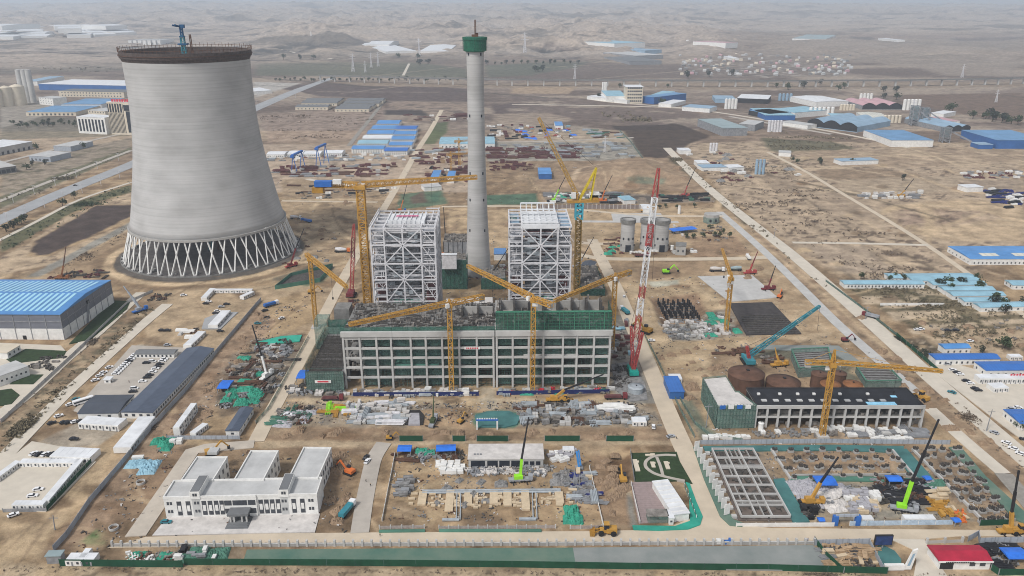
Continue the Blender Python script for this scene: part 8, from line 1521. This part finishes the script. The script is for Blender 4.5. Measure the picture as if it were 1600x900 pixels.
for a in G_: fh(*a[:7], name='works_building', cat='building', **a[7])
r = fh('dark glass office tower with pale fins beside the cooling tower', (166,159), (207,160), (163,157), 58, 'cream_wall', 'white_roof', name='office_tower', cat='office building'); Lx, Wy, h_ = r['dims']; part('glass', MB().box(0.5, Lx*.6, -.3, 0, h_*.68, h_-3).box(Lx*.68, Lx-.5, -.3, 0, 4, h_-16).box(Lx*.62, Lx-.5, -.3, 0, h_*.74, h_-5), 'glass_dark', r); fm = MB()
for k in range(12): fm.box(1+k*Lx*.05, 1+k*Lx*.05+.9, -.5, -.3, 3, h_*.66)
part('fins', fm, 'black_steel', r); fm = MB()
for k in range(6): fm.box(Lx*(.1*k+.02)+2, Lx*(.1*k+.02)+3.4, -.6, -.3, h_*.68, h_-2)
part('fins', fm, 'cream_wall', r); fm = MB()
for k in range(7): fm.box(Lx*.18+k*5, Lx*.18+k*5+3.6, 1, 1.6, h_+.5, h_+5)
part('roof_lettering', fm, 'banner_red', r)
r = fh('low dark glass block with white piers left of the office tower', (119,182), (163,184), (128,178), 30, 'white_wall', 'white_roof', name='office_block', cat='office building', win=(8, 1, 4.2, 22, 4), wm='glass_dark')
fh('pale hall half hidden by the cooling tower', (395,143), (425,141), (400,137), 8, 'white_wall', 'white_roof')
# ------------------------------------------------------------------ vehicles
def car_proto(m, name='parked_car', van=False):
    r = thing(name, 'car', 'car'); h = 1.0
    b = MB().add([(-2.3,-.9,.35),(2.3,-.9,.35),(2.3,.9,.35),(-2.3,.9,.35),(-2.35,-.88,.95),(2.3,-.88,.85),(2.3,.88,.85),(-2.35,.88,.95)], [(3,2,1,0),(4,5,6,7),(0,1,5,4),(1,2,6,5),(2,3,7,6),(3,0,4,7)])
    x0, x1 = (-2.2, 1.2) if van else (-1.75, .75); zt = 1.75 if van else 1.5
    b.add([(x0+.35,-.74,zt-.08),(x1-.3,-.74,zt-.08),(x1-.3,.74,zt-.08),(x0+.35,.74,zt-.08),(x0+.35,-.74,zt),(x1-.3,-.74,zt),(x1-.3,.74,zt),(x0+.35,.74,zt)], [(4,5,6,7),(0,1,5,4),(1,2,6,5),(2,3,7,6),(3,0,4,7),(3,2,1,0)])
    part('body', b, m, r); part('windows', MB().add([(x0,-.84,.9),(x1+.35,-.84,.86),(x1+.35,.84,.86),(x0,.84,.9),(x0+.4,-.73,zt-.09),(x1-.35,-.73,zt-.09),(x1-.35,.73,zt-.09),(x0+.4,.73,zt-.09)], [(0,1,5,4),(1,2,6,5),(2,3,7,6),(3,0,4,7)]), 'glass_dark', r)
    wm = MB().tube((0, -.12, 0), (0, .12, 0), .34, n=10).mesh('wheel', 'tyre')
    for x in (-1.4, 1.4):
        for y in (-.82, .82): part('wheel', wm, None, r, loc=(x, y, .34))
    return r
CARS = {k: car_proto(m, 'parked_car', k == 'v') for k, m in (('w', 'car_white'), ('b', 'car_black'), ('s', 'car_silver'), ('t', 'car_teal'), ('r', 'car_red'), ('v', 'car_white'))}; CU = set(); CNM = {'w': 'white car', 'b': 'black car', 's': 'silver car', 't': 'teal car', 'r': 'red car', 'v': 'white van'}
def car(k, px, py, rz, where):
    p = G(px, py, .2); lab = f'{CNM[k]} {where}'; s = (1.08, 1.12, 1.1)
    if k not in CU: CU.add(k); r = CARS[k]; r.location = p; r.rotation_euler = (0, 0, rz); r['label'] = lab; r['group'] = lab; r.scale = s; return
    dup(CARS[k], p, rz, lab, lab, s)
for i, k in enumerate('wwwwwwbwww'): car(k, 181+i*3.4, 585-i*3.3, .1, 'in the left row of the office car yard')
for k, x, y in (('w',205,562), ('b',229,568), ('v',238,566), ('w',254,565), ('w',257,562), ('b',250,570), ('b',246,574), ('w',243,577), ('w',239,582), ('b',234,587), ('b',230,591), ('w',223,597), ('v',210,608), ('b',208,613)): car(k, x, y, .15 if x < 225 or x > 239 else .1, 'beside the long slate roof in the car yard')
for k, x, y in (('w',171,575), ('w',162,583), ('w',156,588), ('w',149,595)): car(k, x, y, .75, 'in the roadside row outside the car yard')
for k, x, y in (('t',119,625), ('w',110,633), ('w',92,651), ('b',81,662), ('b',100,661), ('b',107,661), ('w',118,660), ('b',127,659)): car(k, x, y, .75, 'near the gate below the slate offices')
for k, x, y, a in (('b',116,687,0), ('w',53,710,1.2), ('b',61,711,1.2), ('w',71,711,1.2), ('b',80,711,1.2), ('w',60,766,.2), ('w',51,776,.2), ('w',21,806,.7)): car(k, x, y, a, 'in the lower left cabin yards')
for k, x, y, a in (('w',287,462,.3), ('w',326,472,0), ('b',322,475,0), ('s',346,480,.2), ('b',337,490,.2), ('w',340,487,.2), ('b',354,476,.2), ('b',344,518,0), ('b',253,517,0), ('b',262,517,0), ('s',262,540,.1), ('w',440,498,.9), ('b',416,497,.6), ('t',403,506,0), ('b',414,486,.7)): car(k, x, y, a, 'on the laydown ground north of the offices')
for k, x, y, a in (('s',1480,570,0), ('w',1488,579,0), ('b',1495,583,0), ('w',1500,586,0), ('b',1509,596,0), ('w',1516,600,0), ('b',1523,608,0), ('b',1528,611,0), ('w',1516,534,0), ('w',1433,516,0), ('w',1439,515,0), ('b',1481,517,0), ('b',1493,517,0), ('s',1553,677,2.2), ('w',1572,693,2.3), ('w',1583,702,2.3), ('w',1594,710,2.3), ('b',1600,688,2.3), ('t',1487,614,2.3), ('s',1580,640,0), ('w',1590,638,0)): car(k, x, y, a, 'in the right hand camp parking')
for k, x, y, a in (('w',574,722,1.3), ('b',572,716,1.3), ('w',1021,668,1.4), ('s',1048,683,.3), ('w',975,464,1.4), ('w',450,657-8,0), ('t',260,817,0), ('w',1018,533,0), ('w',1102,514,.3), ('v',1108,517,1.2)): car(k, x, y, a, 'on the site haul roads')
for k in range(20): car(R.choice('wbswr'), 410+R.uniform(0, 130), 243+R.uniform(0, 4), 0, 'in the far car row before the white site offices')
for k, f in (('b',.28), ('w',.5), ('w',.8), ('s',.9)): q = lerp((0,340), (420,162), f); car(k, q[0], q[1], .5, 'driving on the highway')
def truck(label, px, py, rz, cab, load, kind='flat', s=1.0):
    r = thing('truck', label, 'truck', G(px, py, .1), rz); r.scale = (s, s, s); part('cab', MB().box(3.6, 5.8, -1.25, 1.25, .7, 3.2), cab, r); part('windscreen', MB().box(5.75, 5.86, -1.1, 1.1, 1.9, 2.9), 'glass_dark', r); part('chassis', MB().box(-5.8, 3.6, -1.1, 1.1, .7, 1.1), 'black_steel', r)
    if kind == 'flat': part('load', MB().box(-5.8, 3.2, -1.2, 1.2, 1.1, 1.4).box(-5, 2.6, -1, 1, 1.4, 2.1), load, r)
    elif kind == 'mixer': part('drum', MB().tube((-5.2, 0, 2.6), (-1.5, 0, 2.4), 1.0, 1.55, 10).tube((-1.5, 0, 2.4), (2.8, 0, 2.1), 1.55, .9, 10), load, r)
    elif kind == 'bus': part('coach_body', MB().box(-5.8, 5.7, -1.28, 1.28, .6, 3.3), load, r); part('windows', MB().box(-5.5, 5.5, -1.34, 1.34, 1.8, 2.7), 'glass_dark', r)
    else: part('tipper_body', MB().box(-5.6, 3.2, -1.3, 1.3, 1.2, 2.9), load, r)
    wm = MB().tube((0, -.2, 0), (0, .2, 0), .55, n=10).mesh('wheel', 'tyre')
    for x in (-4.4, -3, 4.4):
        for y in (-1.1, 1.1): part('wheel', wm, None, r, loc=(x, y, .5))
    return r
truck('white coach parked beside the slate grey office', 131, 630, .75, 'car_white', 'car_white', 'bus'); truck('dark red flatbed truck before the netted annexe', 520, 625, 0, 'red_dark', 'maroon_steel', s=1.15); truck('dark red multi axle trailer truck at the right end of the haul road', 962, 623, 0, 'red_dark', 'maroon_steel', s=1.2); truck('white concrete mixer truck in the dirt lot', 1120, 424, 0, 'car_white', 'slab_pale', 'mixer', 1.2); truck('grey concrete mixer truck right of the white one', 1147, 423, 3.1, 'car_white', 'roof_green_grey', 'mixer', 1.2); truck('dark red tipper truck on the outer road', 1360, 496, 2.4, 'red_dark', 'grey_steel', 'tip', 1.1); truck('blue tipper truck east of the cooling tower', 479, 347, 2.6, 'blue_paint', 'blue_paint', 'tip', 1.2); truck('silver tank truck by the ring road', 462, 342, 0, 'car_white', 'white_steel', 'mixer', 1.1); truck('white truck on the inner dirt road by the small mast', 1169, 404, 1.5, 'car_white', 'white_wall', 'tip'); truck('teal loaded truck on the right site road', 976, 488, 1.9, 'car_white', 'teal_blue', 'tip', 1.1); truck('blue loaded truck in the green yard corner', 424, 478, .8, 'car_white', 'blue_paint', 'tip', 1.1); truck('teal covered trailer beside the grey track', 543, 800, 1.25, 'car_white', 'teal_blue', 'tip', 1.1); truck('orange and white mixer near the netted basin', 535, 394, 0, 'orange', 'white_steel', 'mixer', 1.3); truck('dark red truck near the silos', 1003, 401, 0, 'red_dark', 'maroon_steel', s=1.2)
def digger(label, px, py, rz, col, s=1.0):
    r = thing('excavator', label, 'excavator', G(px, py, .1), rz); r.scale = (s, s, s)
    for y in (-1.2, 1.2): part('track', MB().box(-2.1, 2.1, y-.35, y+.35, 0, .9), 'tyre', r)
    part('house', MB().box(-2.2, 1.4, -1.35, 1.35, 1.0, 2.2), col, r); part('cab', MB().box(.1, 1.5, -1.35, -.3, 2.2, 3.2), 'glass_dark', r); part('boom', MB().bar((1.2, .2, 1.8), (4.2, .2, 5.0), .55), col, r); part('arm', MB().bar((4.2, .2, 5.0), (6.6, .2, 2.0), .42), col, r); part('bucket', MB().cbox((6.6, .2, .9), (1.1, 1.2, 1.1)), 'black_steel', r); return r
digger('orange red excavator on the slope right of the white wings', 546, 740, 2.6, 'orange', 1.3); digger('yellow excavator digging behind the white wings', 330, 710, .4, 'yellow', 1.4); digger('yellow excavator by the dark earth pit near the lawn', 973, 752, 1.6, 'yellow', 1.3); digger('yellow excavator in the bare yard by the portal frame', 720, 660, 1, 'yellow', 1.0); digger('ochre excavator on the slope by the right site road', 1010, 520, 2.4, 'yellow_dark', 1.8); digger('yellow excavator beside the netted basin', 487, 458, 0, 'yellow', 1.3); digger('small excavator on the mound by the rear yard', 1005, 331, 0, 'yellow', 1.2); digger('green excavator in the pit below the silos', 1041, 427, 0, 'lime', 1.6); digger('red excavator on the dirt track by the black slab', 1218, 465, 1, 'orange', 1.2); digger('yellow excavator on the haul road below the material yard', 609, 686, 0, 'yellow', .9); digger('red dark excavator at the casting field edge', 1320, 533, 0, 'red_dark', 1.1)
def loader(label, px, py, rz, s=1.0):
    r = thing('wheel_loader', label, 'loader', G(px, py, .1), rz); r.scale = (s, s, s); part('body', MB().box(-3.2, -.2, -1.1, 1.1, .9, 2.3).box(-.2, 1.6, -.9, .9, .9, 1.7), 'yellow', r); part('cab', MB().box(-.9, .5, -.8, .8, 2.0, 3.5), 'glass_dark', r); part('roof', MB().box(-1, .6, -.9, .9, 3.5, 3.65), 'yellow', r); part('lift_arm', MB().bar((.6, .6, 1.6), (3.4, .6, .9), .35).bar((.6, -.6, 1.6), (3.4, -.6, .9), .35), 'yellow_dark', r); part('bucket', MB().add([(3.2,-1.5,.1),(4.5,-1.5,.1),(4.5,1.5,.1),(3.2,1.5,.1),(3.0,-1.5,1.4),(3.0,1.5,1.4)], [(0,1,2,3),(0,3,5,4),(0,4,1),(3,2,5)]), 'yellow_dark', r)
    wm = MB().tube((0, -.3, 0), (0, .3, 0), .85, n=12).mesh('wheel', 'tyre')
    for x in (-2.2, 1.3):
        for y in (-1.1, 1.1): part('wheel', wm, None, r, loc=(x, y, .85))
loader('large yellow wheel loader on the bottom haul road', 946, 834, 3.1, 1.6); loader('yellow wheel loader by the right end of the black roof', 1438, 624, 2, 1.6); loader('yellow loader truck beside the yellow crane on the haul road', 884, 627, 0, 1.2); loader('yellow wheel loader on the raised corner at the right edge', 1594, 834, 0, 1.4)
single('water_tank', MB().lathe([(2.2, 0), (2.2, 1.2), (1.9, 1.2), (1.9, .2)], 20), 'concrete_light', 'round pale well ring on the brown slope', 'well', G(178, 826)); single('water_tank', MB().lathe([(2.2, 0), (2.2, 1.2), (1.9, 1.2), (1.9, .2)], 20), 'concrete_light', 'round pale well ring beside the pale track', 'well', G(220, 755)); single('control_cabinet', MB().box(-1, 1, -.8, .8, 0, 2.2).box(-.9, .9, -.9, -.8, .3, 2), 'white_wall', 'white cabinet at the boundary wall', 'cabinet', G(1122, 849)); single('blue_tricycle', MB().box(-1.6, 1.2, -.8, .8, .6, 1.4).box(.3, 1.2, -.7, .7, 1.4, 2.6).tube((-1.1, -.9, .45), (-1.1, .9, .45), .45, n=8).tube((1.6, -.1, .45), (1.6, .1, .45), .45, n=8), 'blue_paint', 'small blue three wheeler at the boundary wall', 'tricycle', G(1137, 849))
r = thing('concrete_pump', 'blue folded concrete pump boom standing right of the low white building', 'pump', G(905, 732)); part('boom', MB().bar((0, 0, 0), (-1.6, 0, ZAT(G(905,732), 706)), 1.1).bar((.8, 0, 2), (-.6, 0, 11), .7), mat('pump_blue', (.05, .25, .6), .5, .2, .3), r); part('base', MB().cbox((0, 0, 0), (4, 3, 1)), 'mid_steel', r)
# ------------------------------------------------------------------ people: one body grown over a skeleton, then copied
def person_mesh():
    J = [(0,0,.92),(0,0,1.15),(0,0,1.42),(0,.01,1.52),(0,.02,1.66),(-.10,0,.9),(-.12,.05,.5),(-.13,.0,.08),(-.13,.14,.04),(.10,0,.9),(.13,-.06,.5),(.14,-.12,.08),(.14,.02,.04),(-.2,0,1.4),(-.26,.02,1.12),(-.25,.12,.9),(.2,0,1.4),(.27,-.02,1.12),(.26,.08,.9)]
    E_ = [(0,1),(1,2),(2,3),(3,4),(0,5),(5,6),(6,7),(7,8),(0,9),(9,10),(10,11),(11,12),(2,13),(13,14),(14,15),(2,16),(16,17),(17,18)]
    rd = [.15,.14,.15,.06,.11,.1,.075,.055,.05,.1,.075,.055,.05,.07,.055,.045,.07,.055,.045]
    me = bpy.data.meshes.new('person'); me.from_pydata(J, E_, []); o = bpy.data.objects.new('tmp', me); COL.objects.link(o); o.modifiers.new('s', 'SKIN'); o.modifiers.new('d', 'SUBSURF').levels = 1
    for v, q in zip(me.skin_vertices[0].data, rd): v.radius = (q, q)
    dg = bpy.context.evaluated_depsgraph_get(); r = bpy.data.meshes.new_from_object(o.evaluated_get(dg)); bpy.data.objects.remove(o); r.name = 'person'; r.materials.clear(); return r
pm = person_mesh(); HM = MB().lathe([(.14, 1.68), (.135, 1.74), (.09, 1.81), (.01, 1.83)], 10, (0, .02)); hmesh = HM.mesh('hard_hat', 'yellow')
for nm, m in (('dark', 'black_steel'), ('blue', 'blue_paint')):
    me = pm.copy(); me.materials.append(M(m))
    for k, (x, y, w) in enumerate(((579,760,'walking on the grey track'), (572,753,'on the grey track'), (1314,826,'walking through the blue gate'), (1311,817,'just inside the blue gate'), (806,624,'on the haul road before the hall'), (838,622,'on the haul road by the mast'), (175,598,'beside the guard booth'), (202,598,'in the car yard'), (1057,686,'at the road corner'), (594,838,'at the haul road verge')) if nm == 'dark' else ((920,627,'behind the yellow crane'), (1262,845,'by the boundary wall'))):
        o = bpy.data.objects.new('person', me); COL.objects.link(o); o.location = G(x, y, .2); o.rotation_euler = (0, 0, R.uniform(0, 6)); tag(o, f'worker in {nm} clothes and a yellow helmet {w}', 'person'); h_ = bpy.data.objects.new('hard_hat', hmesh); COL.objects.link(h_); h_.parent = o
for o in bpy.data.objects:
    if 'dims' in o: del o['dims']
